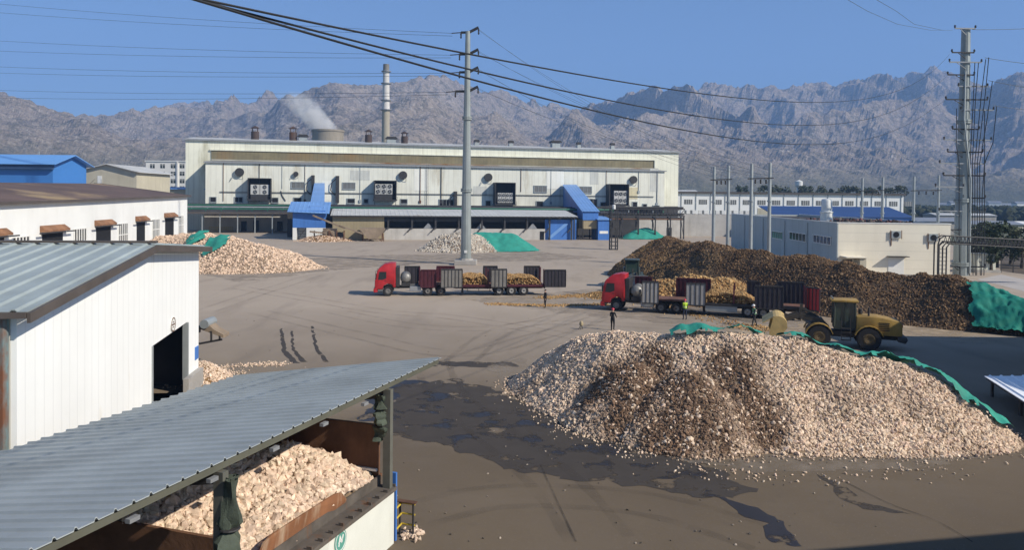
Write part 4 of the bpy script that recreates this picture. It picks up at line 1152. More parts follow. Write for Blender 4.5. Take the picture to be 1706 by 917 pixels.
sv = snt.nodes.new('ShaderNodeVolumePrincipled'); sv.inputs['Color'].default_value = (1, 1, 1, 1); sv.inputs['Anisotropy'].default_value = -.2
tcn = snt.nodes.new('ShaderNodeTexCoord'); nn = snt.nodes.new('ShaderNodeTexNoise'); nn.inputs['Scale'].default_value = .11; nn.inputs['Detail'].default_value = 5
snt.links.new(tcn.outputs['Object'], nn.inputs['Vector'])
sxyz = snt.nodes.new('ShaderNodeSeparateXYZ'); snt.links.new(tcn.outputs['Object'], sxyz.inputs[0])
mz = snt.nodes.new('ShaderNodeMapRange'); mz.inputs[1].default_value = pts[0][0].z; mz.inputs[2].default_value = pts[-1][0].z; mz.inputs[3].default_value = .75; mz.inputs[4].default_value = .2
snt.links.new(sxyz.outputs['Z'], mz.inputs[0])
mrn = snt.nodes.new('ShaderNodeMapRange'); mrn.inputs[1].default_value = .37; mrn.inputs[2].default_value = .68; mrn.inputs[3].default_value = 0; mrn.inputs[4].default_value = 1.0
snt.links.new(nn.outputs['Fac'], mrn.inputs[0])
mm_ = snt.nodes.new('ShaderNodeMath'); mm_.operation = 'MULTIPLY'; snt.links.new(mz.outputs[0], mm_.inputs[0]); snt.links.new(mrn.outputs[0], mm_.inputs[1])
def mth(op, a, b_=None):
    n = snt.nodes.new('ShaderNodeMath'); n.operation = op
    for i, v in enumerate((a, b_)):
        if v is None: continue
        if isinstance(v, (int, float)): n.inputs[i].default_value = v
        else: snt.links.new(v, n.inputs[i])
    return n.outputs[0]
P0, P1 = pts[0][0], pts[-1][0]
tt_ = mth('DIVIDE', mth('SUBTRACT', sxyz.outputs['Z'], P0.z), P1.z-P0.z)
dx_ = mth('SUBTRACT', sxyz.outputs['X'], mth('ADD', mth('MULTIPLY', tt_, P1.x-P0.x), P0.x))
dy_ = mth('SUBTRACT', sxyz.outputs['Y'], ct_y+2)
rr_ = mth('ADD', mth('MULTIPLY', tt_, 3.5), 9.0)
fall = mth('MAXIMUM', mth('SUBTRACT', 1.0, mth('DIVIDE', mth('ADD', mth('MULTIPLY', dx_, dx_), mth('MULTIPLY', dy_, dy_)), mth('MULTIPLY', rr_, rr_))), 0.0)
endf = mth('MINIMUM', mth('MAXIMUM', mth('MULTIPLY', mth('SUBTRACT', 1.12, tt_), 2.5), 0.0), 1.0)
snt.links.new(mth('MULTIPLY', mth('MULTIPLY', mm_.outputs[0], fall), endf), sv.inputs['Density'])
snt.links.new(sv.outputs[0], [n for n in snt.nodes if n.type == 'OUTPUT_MATERIAL'][0].inputs['Volume'])
# ---------------------------------------------------------------- white warehouse, left foreground
c0 = D(331, 500, 43.0)
FW = Fr(c0.x, 43.0, 97.0)        # local x: along the gable wall, away from us is +x ... origin at far corner; y points left
# local x runs away from the viewer; the near corner is at negative x; local +y points away to the left
xn = FW.hit(28, 600)[0]; xa = FW.hit(240, 408)[0]
zn = FW.hit(28, 515)[1]; za = FW.hit(240, 409)[1]; zf = FW.hit(333, 412)[1]
wa = thing('white_warehouse', 'white sheet metal warehouse with dark doorway and grey ribbed roof', 'warehouse', FW.o, FW.a)
dx0, dx1 = FW.hit(254, 600)[0], FW.hit(313, 600)[0]
dz0, dz1 = FW.hit(254, 577)[1], FW.hit(313, 536)[1]
def zr(x): return zn+(za-zn)*(x-xn)/(xa-xn) if x < xa else za+(zf-za)*(x-xa)/(0-xa)
wwm = M('white_gable_sheet', (.87, .88, .85), .55, .03, .4, seam=.22, pitch=.62, seamax='X', grime=.07, rust=.10, rustcol=(.6, .5, .33))
b = MB(); t = .18
def gw(xa_, xb_, za0, zb0):
    xs = sorted(set([xa_, xb_]+([xa] if xa_ < xa < xb_ else [])))
    top = [(x, 0, zr(x)-.02) for x in xs]
    poly = [(xa_, 0, za0), (xb_, 0, zb0)]+top[::-1]
    b.prism(poly, (0, t, 0))
gw(xn, dx0, 0, 0); gw(dx1, 0, 0, 0); gw(dx0+.0005, dx1-.0005, dz0, dz1)
b.build('gable_wall', wwm, wa)
b = MB(); b.box(dx0-.1, dx1+.1, t+.01, t+7, -.01, .004); b.box(dx0-1, dx1+2, 7, 7.2, 0, 4.6); b.box(dx0-1.2, dx0-1, .2, 7, 0, 4.6); b.box(dx1+1.8, dx1+2, .2, 7, 0, 4.6); b.box(dx0-1, dx1+2, .2, 7.2, 4.601, 4.8)
b.build('doorway_interior', dark_int, wa)
b = MB(); b.box(dx1-.16, dx1-.01, -.05, t+.05, .2, dz1-.05); b.build('door_jamb', galv, wa)
b = MB(); b.box(dx0-.12, dx0-.005, -.05, .0, 0, dz0); b.build('door_jamb', galv, wa)
b = MB(); b.box(dx1-.9, -.12, -.30, -.02, 0, .95); b.build('concrete_plinth', conc, wa)
b = MB(); b.bbox(-.75, -.2, -.06, -.005, 1.5, 2.2, .01); b.build('notice_plate', blue_sheet, wa)
# round sign above the door
sx, sz = FW.hit(287, 541)
b = MB(); b.lathe([(.001, -.05), (.36, -.05), (.36, -.005)], (sx, 0, sz), 24, 'Y'); sg = b.build('round_sign', white_paint, wa)
b = MB()
for k in range(24):
    a, c = 2*math.pi*k/24, 2*math.pi*(k+1)/24
    b.bar((sx+.33*math.cos(a), -.056, sz+.33*math.sin(a)), (sx+.33*math.cos(c), -.056, sz+.33*math.sin(c)), .012, .05)
b.bar((sx-.24, -.056, sz), (sx+.24, -.056, sz), .012, .07); b.box(sx-.12, sx+.12, -.062, -.052, sz+.1, sz+.14); b.box(sx-.12, sx+.12, -.062, -.052, sz-.15, sz-.11)
b.build('sign_ring', rusty, sg)
WD = 46.0
b = MB(); b.sheet((xn-.45, -.5, zn-.02), (xn-.45, WD, zn-.02), (xa, -.5, za+.05), (xa, WD, za+.05), .78, .07, .04); b.build('roof', roof_ware, wa)
b = MB(); b.sheet((.4, -.5, zf+.03), (.4, WD, zf+.03), (xa+.02, -.5, za+.05), (xa+.02, WD, za+.05), .78, .07, .04); b.build('far_roof', roof_ware, wa)
b = MB()
b.prism([(xn-.5, -.62, zn-.06), (xa, -.62, za+.02), (.45, -.62, zf+.0), (.45, -.62, zf-.28), (xa, -.62, za-.28), (xn-.5, -.62, zn-.36)], (0, .10, 0)); b.build('verge_trim', roof_trim, wa)
b = MB(); b.box(xa-.16, xa+.16, -.55, WD, za+.10, za+.2); b.build('ridge_cap', roof_trim, wa)
b = MB(); b.box(xn-.55, xn-.35, -.5, WD, zn-.22, zn-.04); b.build('eave_gutter', roof_trim, wa)
b = MB(); b.box(xn-.01, xn+.15, .185, WD, 0, zn-.1); b.build('front_wall', M('rusty_white_sheet', (.55, .54, .48), .7, .1, .4, seam=.4, pitch=.9, seamax='Y', rust=.32, rustcol=(.26, .13, .05), rscale=.5, grime=.5), wa)
b = MB(); b.tube((xn-.16, .30, .0), (xn-.16, .30, zn-.12), .14, 10); b.build('drain_pipe', M('weathered_teal_pipe', (.12, .25, .27), .6, .2, 1, rust=.85, rustcol=(.17, .07, .035), rscale=1.2, rz=.4), wa)
# machine arm past the corner
am = thing('conveyor_chute', 'rusty yellow chute on struts jutting out from behind the warehouse corner', 'chute', D(336, 575, 47.5)*Vector((1, 1, 0)) if False else (D(336, 575, 47.5).x, 47.5, 0))
def at_(px, py, y=47.5):
    p = D(px, py, y); return Vector((p.x-D(336, 575, 47.5).x, y-47.5, p.z))
b = MB()
pA, pB = at_(333, 546), at_(372, 561)
b.prism([pA+Vector((0, 0, .25)), at_(342, 538)+Vector((0, 0, .1)), at_(355, 549), pB+Vector((0, 0, .1)), pB-Vector((0, 0, .1)), pA-Vector((0, 0, .1))], (0, 1.0, 0)); b.build('trough', machine_tan, am)
b = MB(); b.bar(at_(333, 573), at_(370, 566), .1, .12); b.bar(at_(352, 552), at_(352, 569), .1, .1); b.bar(at_(366, 560), at_(366, 567), .1, .1)
b.bar(at_(333, 573)-Vector((2.2, 0, -.1)), at_(333, 573), .1, .12); b.bar(at_(333, 549)-Vector((2.2, 0, -.1)), at_(333, 549), .3, .4); b.build('strut', dark_steel, am)
b = MB(); b.lathe([(.28, -.2), (.28, 1.2)], at_(342, 540), 12, 'Y'); b.build('drum', galv, am)

# ---------------------------------------------------------------- long white building behind it
c0 = D(312, 326, 157.0)
FL = Fr(c0.x, 157.0, 96.6)
xn = FL.hit(-90, 345)[0]
z_n, z_f = FL.hit(0, 338.5)[1], FL.hit(312, 326.5)[1]
xz = FL.hit(0, 338)[0]
z_n = z_f+(z_n-z_f)*xn/xz
lb = thing('white_workshop', 'long white building with brown streaked roof and rusty door awnings', 'workshop', FL.o, FL.a)
b = MB(); b.prism([(xn, 0, 0), (0, 0, 0), (0, 0, z_f), (xn, 0, z_n)], (0, 34, 0)); b.build('wall', M('workshop_wall', (.78, .79, .76), .7, .05, .25, grime=.16), lb)
b = MB(); rp = [(xn-1, -.6, z_n+.08), (.6, -.6, z_f+.08), (.6, 17, z_f+2.3), (xn-1, 17, z_n+2.3)]
b.add(rp+[(xn-1, 34.5, z_n+.1), (.6, 34.5, z_f+.1)], [(0, 1, 2, 3), (3, 2, 5, 4)])
b.add([Vector(p)-Vector((0, 0, .25)) for p in rp], [(0, 1, 2, 3)]); b.build('roof', brown_roof, lb)
b = MB(); b.prism([(xn-1, -.68, z_n-.2), (.6, -.68, z_f-.2), (.6, -.68, z_f+.13), (xn-1, -.68, z_n+.13)], (0, .07, 0)); b.prism([(.61, -.6, z_f-.2), (.61, -.6, z_f+.13), (.61, 17, z_f+2.35), (.61, 34.5, z_f+.1), (.61, 34.5, z_f-.2), (.61, 17, z_f+2.0)], (.06, 0, 0)); b.build('eave_trim', roof_trim, lb)
def ldoor(px0, px1, pt, pb):
    x0, z1 = FL.hit(px0, pt); x1, _ = FL.hit(px1, pt)
    z0 = 0
    b = MB(); b.box(x0, x1, -.06, .03, z0, z1); b.build('door', black, lb)
    b = MB(); b.prism([(x0-.6, -.02, z1+1.0), (x0-.6, -.75, z1+.45), (x0-.6, -.75, z1+.2), (x0-.6, -.02, z1+.2)], (x1-x0+1.2, 0, 0)); b.build('awning', rusty_awning, lb)
    b = MB(); b.bar((x0-2.0, -.7, z1+.08), (x1+2.0, -.7, z1+.08), .18, .16); b.build('awning_bar', dark_steel, lb)
for q in ((-28, 6, 398, 420), (70, 104, 389.5, 420), (160, 184, 378.5, 415), (227.5, 241, 370.5, 402), (275, 289, 364, 396)): ldoor(*q)
def lwin(px0, px1, pt, pb):
    x0, z1 = FL.hit(px0, pt); x1, _ = FL.hit(px1, pt); z0 = z1-4.0
    b = MB(); b.box(x0, x1, -.05, .03, z0, z1); o = b.build('window', glass_dark, lb)
    b = MB()
    for i in range(6):
        x = x0+(x1-x0)*i/5; b.box(x-.09, x+.09, -.12, -.04, z0, z1)
    for z in (z0, z0+(z1-z0)*.55, z1): b.box(x0, x1, -.125, -.045, z-.07, z+.07)
    b.build('window_bars', white_paint, o)
for q in ((20, 48, 396, 410), (123, 143, 382, 410), (197, 212, 373, 404), (253.5, 265, 366, 397), (297.5, 305, 360, 387)): lwin(*q)

# ---------------------------------------------------------------- far left: blue store, beige house, white block
def gable_block(name, label, cat, fr, W_, Dp, ze, zrdg, wm, rm, over=.8, side_ridge=False):
    t = thing(name, label, cat, fr.o, fr.a)
    b = MB(); b.prism([(0, 0, 0), (W_, 0, 0), (W_, 0, ze), (0, 0, ze)], (0, Dp, 0))
    if side_ridge: b.prism([(0, 0, ze), (0, Dp, ze), (0, Dp/2, zrdg)], (W_, 0, 0))
    else: b.prism([(0, 0, ze), (W_, 0, ze), (W_/2, 0, zrdg)], (0, Dp, 0))
    b.build('wall', wm, t)
    b = MB(); k = .16
    if side_ridge:
        s = (zrdg-ze)/(Dp/2)
        b.prism([(-over, -over, ze-over*s+.02), (-over, Dp/2, zrdg+.02), (-over, Dp+over, ze-over*s+.02), (-over, Dp+over, ze-over*s+k), (-over, Dp/2, zrdg+k+.05), (-over, -over, ze-over*s+k)], (W_+2*over, 0, 0))
    else:
        s = (zrdg-ze)/(W_/2)
        b.prism([(-over, -over, ze-over*s+.02), (W_/2, -over, zrdg+.02), (W_+over, -over, ze-over*s+.02), (W_+over, -over, ze-over*s+k), (W_/2, -over, zrdg+k+.05), (-over, -over, ze-over*s+k)], (0, Dp+2*over, 0))
    b.build('roof', rm, t)
    return t
q = D(88, 272, 172.0); 
FBb = Fr(D(-260, 272, 172).x, 172.0, 0)
wB = q.x-FBb.o.x
tb = gable_block('blue_storehouse', 'bright blue sheet metal storehouse with blue gable roof, far left', 'storehouse', FBb, wB, 13.5, q.z, D(108, 262, 179).z+.3, blue_far, M('blue_store_roof', (.14, .33, .66), .5, .06, .2), 1.3, True)
b = MB(); b.box(wB*.2, wB*.2+.08, -.02, .5, q.z, q.z+.01); 
p = D(62, 262, 178); b = MB(); b.tube((p.x-FBb.o.x, 6.7, q.z+1), (p.x-FBb.o.x, 6.7, D(62, 252, 178).z), .09, 6); b.build('mast', galv, tb)
b = MB(); b.box(-.3, wB+.3, -.9, -.02, q.z-1.4, q.z-.35); b.build('eave_soffit', M('blue_soffit_painted_shade', (.03, .07, .16), .7, .1, 1), tb)  # the eave's shade is put into this box's dark blue colour
y0 = 205.0
q0, q1 = D(131, 283, y0), D(196, 285, y0)
FBe = Fr(q0.x, y0, 0)
te = gable_block('beige_house', 'beige gabled building with outside stair between blue store and white block', 'building', FBe, q1.x-q0.x+5.0, 20, q0.z-.4, D(165, 276, y0).z+.3, beige, pale_roof, .9)
b = MB()
for i in range(8):
    b.box(2.0+i*.35, 2.4+i*.35, -1.0, -.02, 10.9+i*.33, 11.0+i*.33)
b.bar((1.9, -1.0, 11), (4.9, -1.0, 13.7), .08, .1); b.bar((1.9, -1.0, 12), (4.9, -1.0, 14.7), .06, .06); b.box(4.9, 6.6, -1.0, -.02, 13.5, 13.6); b.bar((6.5, -1, 13.6), (6.5, -1, 14.7), .06, .06)
b.build('outside_stair', dark_steel, te)
b = MB(); b.box(5.0, 6.2, -.06, .02, 13.6, 15.6); b.build('door', white_paint, te)
y0 = 285.0
q0, q1 = D(243, 269, y0), D(300, 269, y0)
ap = thing('white_block', 'white office block with rows of small dark windows left of the hall', 'office block', (q0.x, y0, 0))
W_ = D(335, 269, y0).x-q0.x
b = MB(); b.box(0, W_, 0, 14, 0, q0.z); xs = D(295, 269, y0).x-q0.x; b.box(xs, xs+.5, -.35, -.01, 0, q0.z-.01); b.build('wall', M('white_block_wall', (.78, .77, .72), .7, .05, .2), ap)
b = MB(); b.box(-.3, W_+.3, -.3, 14.3, q0.z+.002, q0.z+.35); b.build('parapet', white_paint, ap)
for py in (277, 289.5, 302, 314):
    for px in (254, 271, 288.5, 303.5):
        a = D(px-3.8, py-3.5, y0); c = D(px+3.8, py+3.3, y0)
        b = MB(); b.box(a.x-q0.x, c.x-q0.x, -.05, .03, c.z, a.z); o = b.build('window', glass_dark, ap)
        b = MB(); mx = (a.x+c.x)/2-q0.x; b.box(mx-.06, mx+.06, -.1, -.04, c.z, a.z); b.box(a.x-q0.x, c.x-q0.x, -.1, -.041, c.z+(a.z-c.z)*.65, c.z+(a.z-c.z)*.65+.1); b.build('window_bar', white_paint, o)
bl = D(238, 312, 240); 
b = MB(); b.box(0, 22, 0, 12, 0, bl.z-.6); b2 = thing('blue_roof_store', 'low store with blue roof edge below the white office block', 'store', (bl.x, 240, 0)); b.build('wall', beige, b2)
b = MB(); b.prism([(-.5, -.6, bl.z-.6), (-.5, 12, bl.z+.1), (-.5, 12, bl.z+.3), (-.5, -.6, bl.z-.4)], (23, 0, 0)); b.build('roof', blue_light, b2)

# ---------------------------------------------------------------- foreground bunker shed
cn = G(645, 908)
Rt = D(735, 600, 26.9)
S_ang = math.degrees(math.atan2(.93, .36))
FS = Fr(cn.x, cn.y, 90-18.5)     # local x: along the open side, away from us; local +y: to the left (under the roof)
bs = thing('bunker_shed', 'open shed with grey ribbed sloping roof sheltering pale rubble', 'shed', FS.o, FS.a)
zR = 4.95; zL = 3.62
tip = FS.L(Rt); xfar = tip.x
yR = tip.y; WS = 8.5
xnear = -19.5
b = MB()
b.sheet((xnear, yR, zR), (xfar, yR, zR), (xnear, yR+WS, zL), (xfar, yR+WS, zL), .41, .05, .02, .045); b.build('roof', roof_grey, bs)
b = MB()
n = 34
b.prism([(xnear, yR+.05, zR-.06), (xnear, yR+.05, zR-.2), (xnear, yR+.13, zR-.2), (xnear, yR+.13, zR-.06)], (xfar-xnear-.1, 0, 0)); b.build('edge_purlin', M('olive_steel', (.10, .10, .075), .7, .2, 1), bs)
b = MB()
for y in (1.2, 3.0, 4.8, 6.6, 8.2):
    z = zR-(y-yR)*(zR-zL)/WS-.1; b.box(xnear, xfar-.3, y-.05, y+.05, z-.14, z-.0)
b.build('purlin', dark_steel, bs)
xp2 = FS.hit(377, 860, -.14)[0]
posts = (0.0, xp2, 2*xp2)
print('xp2', xp2, 'plate', FS.hit(470, 905, .4), FS.hit(572, 840, .4), 'pile', [FS.L(D(540, 735, y)) for y in (21, 22, 23, 24)], 'tip', tip, 'post', FS.hit(648, 700, 0))
for x in posts:
    b = MB(); b.box(x-.09, x+.09, -.12, .12, 0, zR-.22); b.build('post', M('post_steel', (.12, .12, .10), .6, .25, 1, rust=.3, rscale=1), bs)
    b = MB(); b.bar((x, 0, zR-.35), (x, WS-.5, zL-.32), .14, .25); b.build('rafter', dark_steel, bs)
    b = MB(); b.box(x-.09, x+.09, WS-.6, WS-.4, 0, zL-.25); b.build('back_post', dark_steel, bs)
b = MB(); b.box(-.5, -.12, -.55, -.35, 2.05, 2.15); 
for i in range(10):
    b = MB(); x = -1.5-i*2.1; b.box(x-.12, x+.12, -.08+yR*.4, .03+yR*.4, zR-.33, zR-.25); b.build('purlin_cleat', grey_metal, bs)
zw = 1.62
wmat = M('bunker_wall_paint', (.66, .67, .60), .7, .08, .8, grime=.4, rust=.06, rustcol=(.35, .2, .1), rscale=.8, rz=.3)
b = MB(); b.box(xnear, .12, -.16, .02, 0, zw); b.build('side_wall', wmat, bs)
b = MB(); b.box(xnear, .18, -.22, .32, zw+.002, zw+.12)
for i in range(40): b.box(.1-i*.5, .14-i*.5, -.21, -.06, zw+.121, zw+.20)
b.box(xnear, .18, .32, .38, zw+.002, zw+.40); b.build('wall_channel', M('dirty_channel', (.10, .085, .07), .85, .3, 2, rust=.3, rscale=2), bs)
b = MB(); b.box(.14, .26, .4, WS-.4, 0, 3.55); b.box(.265, .40, .4, WS-.4, 1.9, 2.0); b.build('end_partition', rusty, bs)
b = MB(); b.box(.05, .139, .42, WS-.4, 2.15, 2.22); b.build('partition_rail', white_paint, bs)
xpt, zpt = FS.hit(372, 899, .45)
print('part', xpt, zpt)
b = MB(); b.box(xpt-.05, xpt+.05, .4, WS-.4, 0, zpt); b.build('middle_partition', rusty, bs)
b = MB(); b.box(xnear, .2, WS-.4, WS-.25, 0, zL-.3); b.build('back_wall', dark_int, bs)
b = MB(); b.box(.27, .36, -.14, .02, 0.0, 2.1); b.build('corner_post', blue_sheet, bs)
# steel guard plates on the wall
def plate(x0, x1, h0, h1, lean, nm='guard_plate'):
    b = MB(); N_ = 14; vs = []
    for i in range(N_+1):
        t = i/N_; x = x0+(x1-x0)*t
        e = min(t, 1-t)*N_/2.6
        hh = h0+(h1-h0)*t
        hh *= (math.sqrt(max(0, 1-(1-min(1, e))**2))*.55+.45)
        vs.append((x, .40+lean*.0, zw+.12, hh))
    poly = [(x, y, z) for x, y, z, h in vs]+[(x, y-lean, z+h) for x, y, z, h in vs[::-1]]
    b.prism(poly, (0, .05, 0)); return b.build(nm, M('streaked_plate', (.23, .10, .045), .85, .3, 1.2, rust=.5, rustcol=(.42, .30, .20), rscale=2.2, rz=.12, grime=.4), bs)
plate(-5.9, -1.9, .72, .66, .12)
# emblem: a green oval with a white mark
ex = FS.L(D(567, 903, 21)); ex, ez = FS.hit(567, 902, -.165)
em_o = MB(); em_o.lathe([(.001, -.012), (.30, -.012), (.30, -.001)], (0, 0, 0), 28, 'Y')
o = em_o.build('round_emblem', M('emblem_green', (.10, .30, .24), .6, .1, 2), bs); 
o.location = (ex, -.163, ez)
em2 = MB()
for k in range(28):
    a, c = 2*math.pi*k/28, 2*math.pi*(k+1)/28
    em2.bar((.25*math.cos(a), -.017, .25*math.sin(a)), (.25*math.cos(c), -.017, .25*math.sin(c)), .008, .022)
em2.bar((-.10, -.017, -.12), (-.04, -.017, .14), .008, .045); em2.bar((-.04, -.017, .14), (.05, -.017, -.06), .008, .045); em2.bar((.05, -.017, -.06), (.12, -.017, .13), .008, .045); em2.bar((-.12, -.017, -.02), (.10, -.017, .02), .008, .03)
e2 = em2.build('emblem_mark', white_paint, o)
# the lever on the wall below the rail
# rolled side curtains on the posts
def curtain(x, z0, z1, label, r=.17, oy=-.14):
    t = thing('rolled_tarpaulin', label, 'tarpaulin', FS.W(x, oy, z0), FS.a, 'rolled tarpaulins tied to the bunker posts')
    for k in range(4):
        b = MB(); pts = []
        ph = random.random()*6
        for i in range(22):
            q = i/21; z = (z1-z0)*q
            pts.append((.12*math.sin(ph+q*5+k*1.6), -.10+.09*math.cos(ph+q*4+k*1.7), z))
        N_ = 10; vs = []; fs = []
        for i, p in enumerate(pts):
            q = i/21; rr = r*(.55+.45*math.sin(math.pi*min(1, q*1.1+.05)))*(1+.3*math.sin(q*19+k))*(.4 if abs(q-.33) < .03 or abs(q-.68) < .03 else 1)
            for j in range(N_):
                a = 2*math.pi*j/N_; r2 = rr*(1+.22*math.sin(3*a+q*9))
                vs.append((p[0]+r2*math.cos(a), p[1]+r2*math.sin(a), p[2]))
        for i in range(21):
            for j in range(N_): fs.append((i*N_+j, i*N_+(j+1) % N_, (i+1)*N_+(j+1) % N_, (i+1)*N_+j))
        b.add(vs, fs); b.build('fold', olive_tarp, t, True)
    for q in (.33, .68):
        b = MB(); z = (z1-z0)*q; b.lathe([(.20, z-.02), (.22, z), (.20, z+.02)], (0, -.1, 0), 12); b.build('tie', dark_steel, t)
curtain(0.0, 3.15, zR-.4, 'short bundled green tarpaulin high on the far bunker post', .17, .34)
curtain(xp2, 1.3, zR-.35, 'long rolled olive tarpaulin tied to the nearer bunker post', .2)
# rubble in the bunker
def fsw(x, y, z): return tuple(FS.W(x, y, z))
pc = FS.L(D(540, 735, 23.2))
class Bunk(Heap):
    def h(s, x, y, lumps=True):
        z = Heap.h(s, x, y, lumps)
        q0 = (x-FS.o.x)*FS.u.x+(y-FS.o.y)*FS.u.y; q1 = (x-FS.o.x)*FS.v.x+(y-FS.o.y)*FS.v.y
        z = np.where((q0 > .05) | (q1 < .42) | (q1 > WS-.5) | (q0 < xpt+.06), -9, z)
        return z
bk = Bunk([fsw(-1.5, 2.1, 3.1), fsw(-1.9, 2.3, 3.2), fsw(-2.6, 2.7, 3.2), fsw(-5, 3.6, 3.2), fsw(-8, 4.4, 3.2), fsw(xpt+.3, 4.6, 2.8)], .72, .5, .16, .6, 51)
bk.c = np.vstack([bk.c, dense([fsw(-2.5, 1.5, 2.6), fsw(-5, 1.5, 2.4), fsw(xpt+.5, 1.5, 2.2)])])
make_heap(bk, 'bunker_rubble', 'heap of pale angular rubble under the grey shed roof', 'rubble heap', body_pale, 10500, .07, .135, SHED, .25)
# rail by the bunker corner
rl = G(648, 905)
fr_ = thing('guard_rail', 'yellow and black guard rail at the bunker wall corner', 'guard rail', FS.W(.75, -.05), FS.a)
b = MB(); b.tube((.0, 0, 0), (.0, 0, 1.05), .035, 8); b.tube((.0, -.45, 0), (.0, -.45, 1.05), .035, 8); b.build('upright', dark_steel, fr_)
for z in (.35, .68, 1.0):
    b = MB(); b.tube((-.45, .0, z-.1), (.02, -.05, z), .03, 8); b.tube((.02, -.05, z), (.02, -.5, z), .03, 8); b.build('rail', yellow_rail, fr_)
b = MB(); b.box(-.1, .1, -.55, .1, 1.05, 1.08); b.build('top_plate', rusty, fr_)
litter('loose_stones', 'pale stones lying at the foot of the yellow guard rail', [(FS.W(.6+random.gauss(0, .25), -.5+random.gauss(0, .2)).x, FS.W(.9+random.gauss(0, .25), -.6+random.gauss(0, .2)).y, .05) for _ in range(40)], .04, .11, SHED)

# ---------------------------------------------------------------- right: substation
c0 = D(1395, 372, 109.0)
FT = Fr(c0.x, 109.0, -4)
zT = c0.z
LW = FT.hit(1584, 377)[0]
p_ = None
# length of the shaded side: solve along v
dl = ray(1220, 357); 
fr2 = Fr(c0.x, 109.0, 86)
LS = 70.0
sb = thing('substation_house', 'cream and grey flat roofed substation building with lit end wall', 'substation', FT.o, FT.a)
b = MB(); b.box(0.15, LW, .0, .2, 0, zT); b.build('end_wall', cream, sb)
b = MB(); b.box(0, .149, .0, LS, 0, zT); b.build('side_wall', M('substation_side_panel', (.42, .47, .47), .65, .06, .3, seam=.25, pitch=3.6, seamax='Y', grime=.15), sb)
b = MB(); b.box(LW-.15, LW, .21, LS, 0, zT); b.box(.15, LW, LS-.2, LS, 0, zT-.01); b.build('far_wall', bluegrey, sb)
b = MB(); b.box(.16, LW-.16, .21, LS-.21, zT-.6, zT-.35); b.build('roof', dark_int, sb)
b = MB(); b.box(-.06, LW+.06, -.06, LS+.05, zT+.002, zT+.12); bmk = b; 
b = MB(); b.box(-.06, LW+.06, -.06, .26, zT+.002, zT+.13); b.box(-.06, .2, .261, LS, zT+.002, zT+.13); b.box(LW-.2, LW+.06, .261, LS, zT+.002, zT+.13); b.build('coping', white_paint, sb)
b = MB(); b.box(-.04, LW+.04, -.09, -.005, 0, .5); b.build('plinth', conc, sb)
def swin(px0, px1, py0, py1):
    # on the side plane (local x = 0): solve with a frame along v
    pl_ = Fr(FT.o.x, FT.o.y, math.degrees(FT.a)+90)
    y0, z1 = pl_.hit(px1, py0); y1, z0 = pl_.hit(px0, py0); 
    _, z0 = pl_.hit(px1, py1)
    b = MB(); b.box(-.05, .01, y0, y1, z0, z1); o = b.build('window', glass_dark, sb)
    b = MB(); n = 5
    for i in range(n+1):
        y = y0+(y1-y0)*i/n; b.box(-.12, -.04, y-.06, y+.06, z0-.05, z1+.05)
    b.box(-.13, -.045, y0-.1, y1+.1, z0-.12, z0-.02); b.box(-.2, -.045, y0-.2, y1+.2, z1+.02, z1+.14); b.build('window_frame', white_paint, o)
for q in ((1287, 1304, 388, 399), (1316, 1343, 391, 403), (1356, 1385, 396, 408)): swin(*q)
pl_ = Fr(FT.o.x, FT.o.y, math.degrees(FT.a)+90)
for px in (1241, 1272, 1308, 1346):
    y, _ = pl_.hit(px, 400); b = MB(); b.tube((-.12, y, 0), (-.12, y, zT-.3), .07, 6); b.build('downpipe', galv, sb)
def tfan(px, py):
    x, z = FT.hit(px, py)
    b = MB(); b.box(x-.62, x+.62, -.25, -.005, z-.5, z+.5); o = b.build('wall_fan', galv, sb)
    b = MB(); b.lathe([(.4, -.04), (.4, .005), (.05, .01)], (x, -.26, z), 14, 'Y'); b.build('fan_opening', black, o)
    b = MB(); b.bar((x-.75, -.2, z-.6), (x-.75, -.2, z+.6), .08, .08); b.bar((x+.75, -.2, z-.6), (x+.75, -.2, z+.6), .08, .08); b.bar((x-.6, -.1, z-.6), (x-.6, -.02, z-1.6), .12, .06); b.build('fan_bracket', rusty, o)
tfan(1492, 391); tfan(1554, 396)
x0, z1 = FT.hit(1480, 429); x1, _ = FT.hit(1506, 429)
b = MB(); b.box(x0, x1, -.06, .01, 0, z1); b.build('roller_door', white_paint, sb)
b = MB(); b.box(x0-.2, x1+.4, -.9, -.005, z1+.1, z1+.2); b.build('door_canopy', dark_steel, sb)
x0, z1 = FT.hit(1400, 428); x1, _ = FT.hit(1434, 428)
b = MB(); b.box(x0, x1, -2.4, -.005, z1, z1+.14); b.build('porch_canopy', cream, sb)
b = MB(); b.box(x1-.9, x1-.05, -2.2, -.1, 0, z1-.003); b.build('porch_screen', beige, sb)
b = MB(); b.box(x0+.3, x1-1.2, -.05, .01, 0, z1-.4); b.build('porch_door', dark_int, sb)
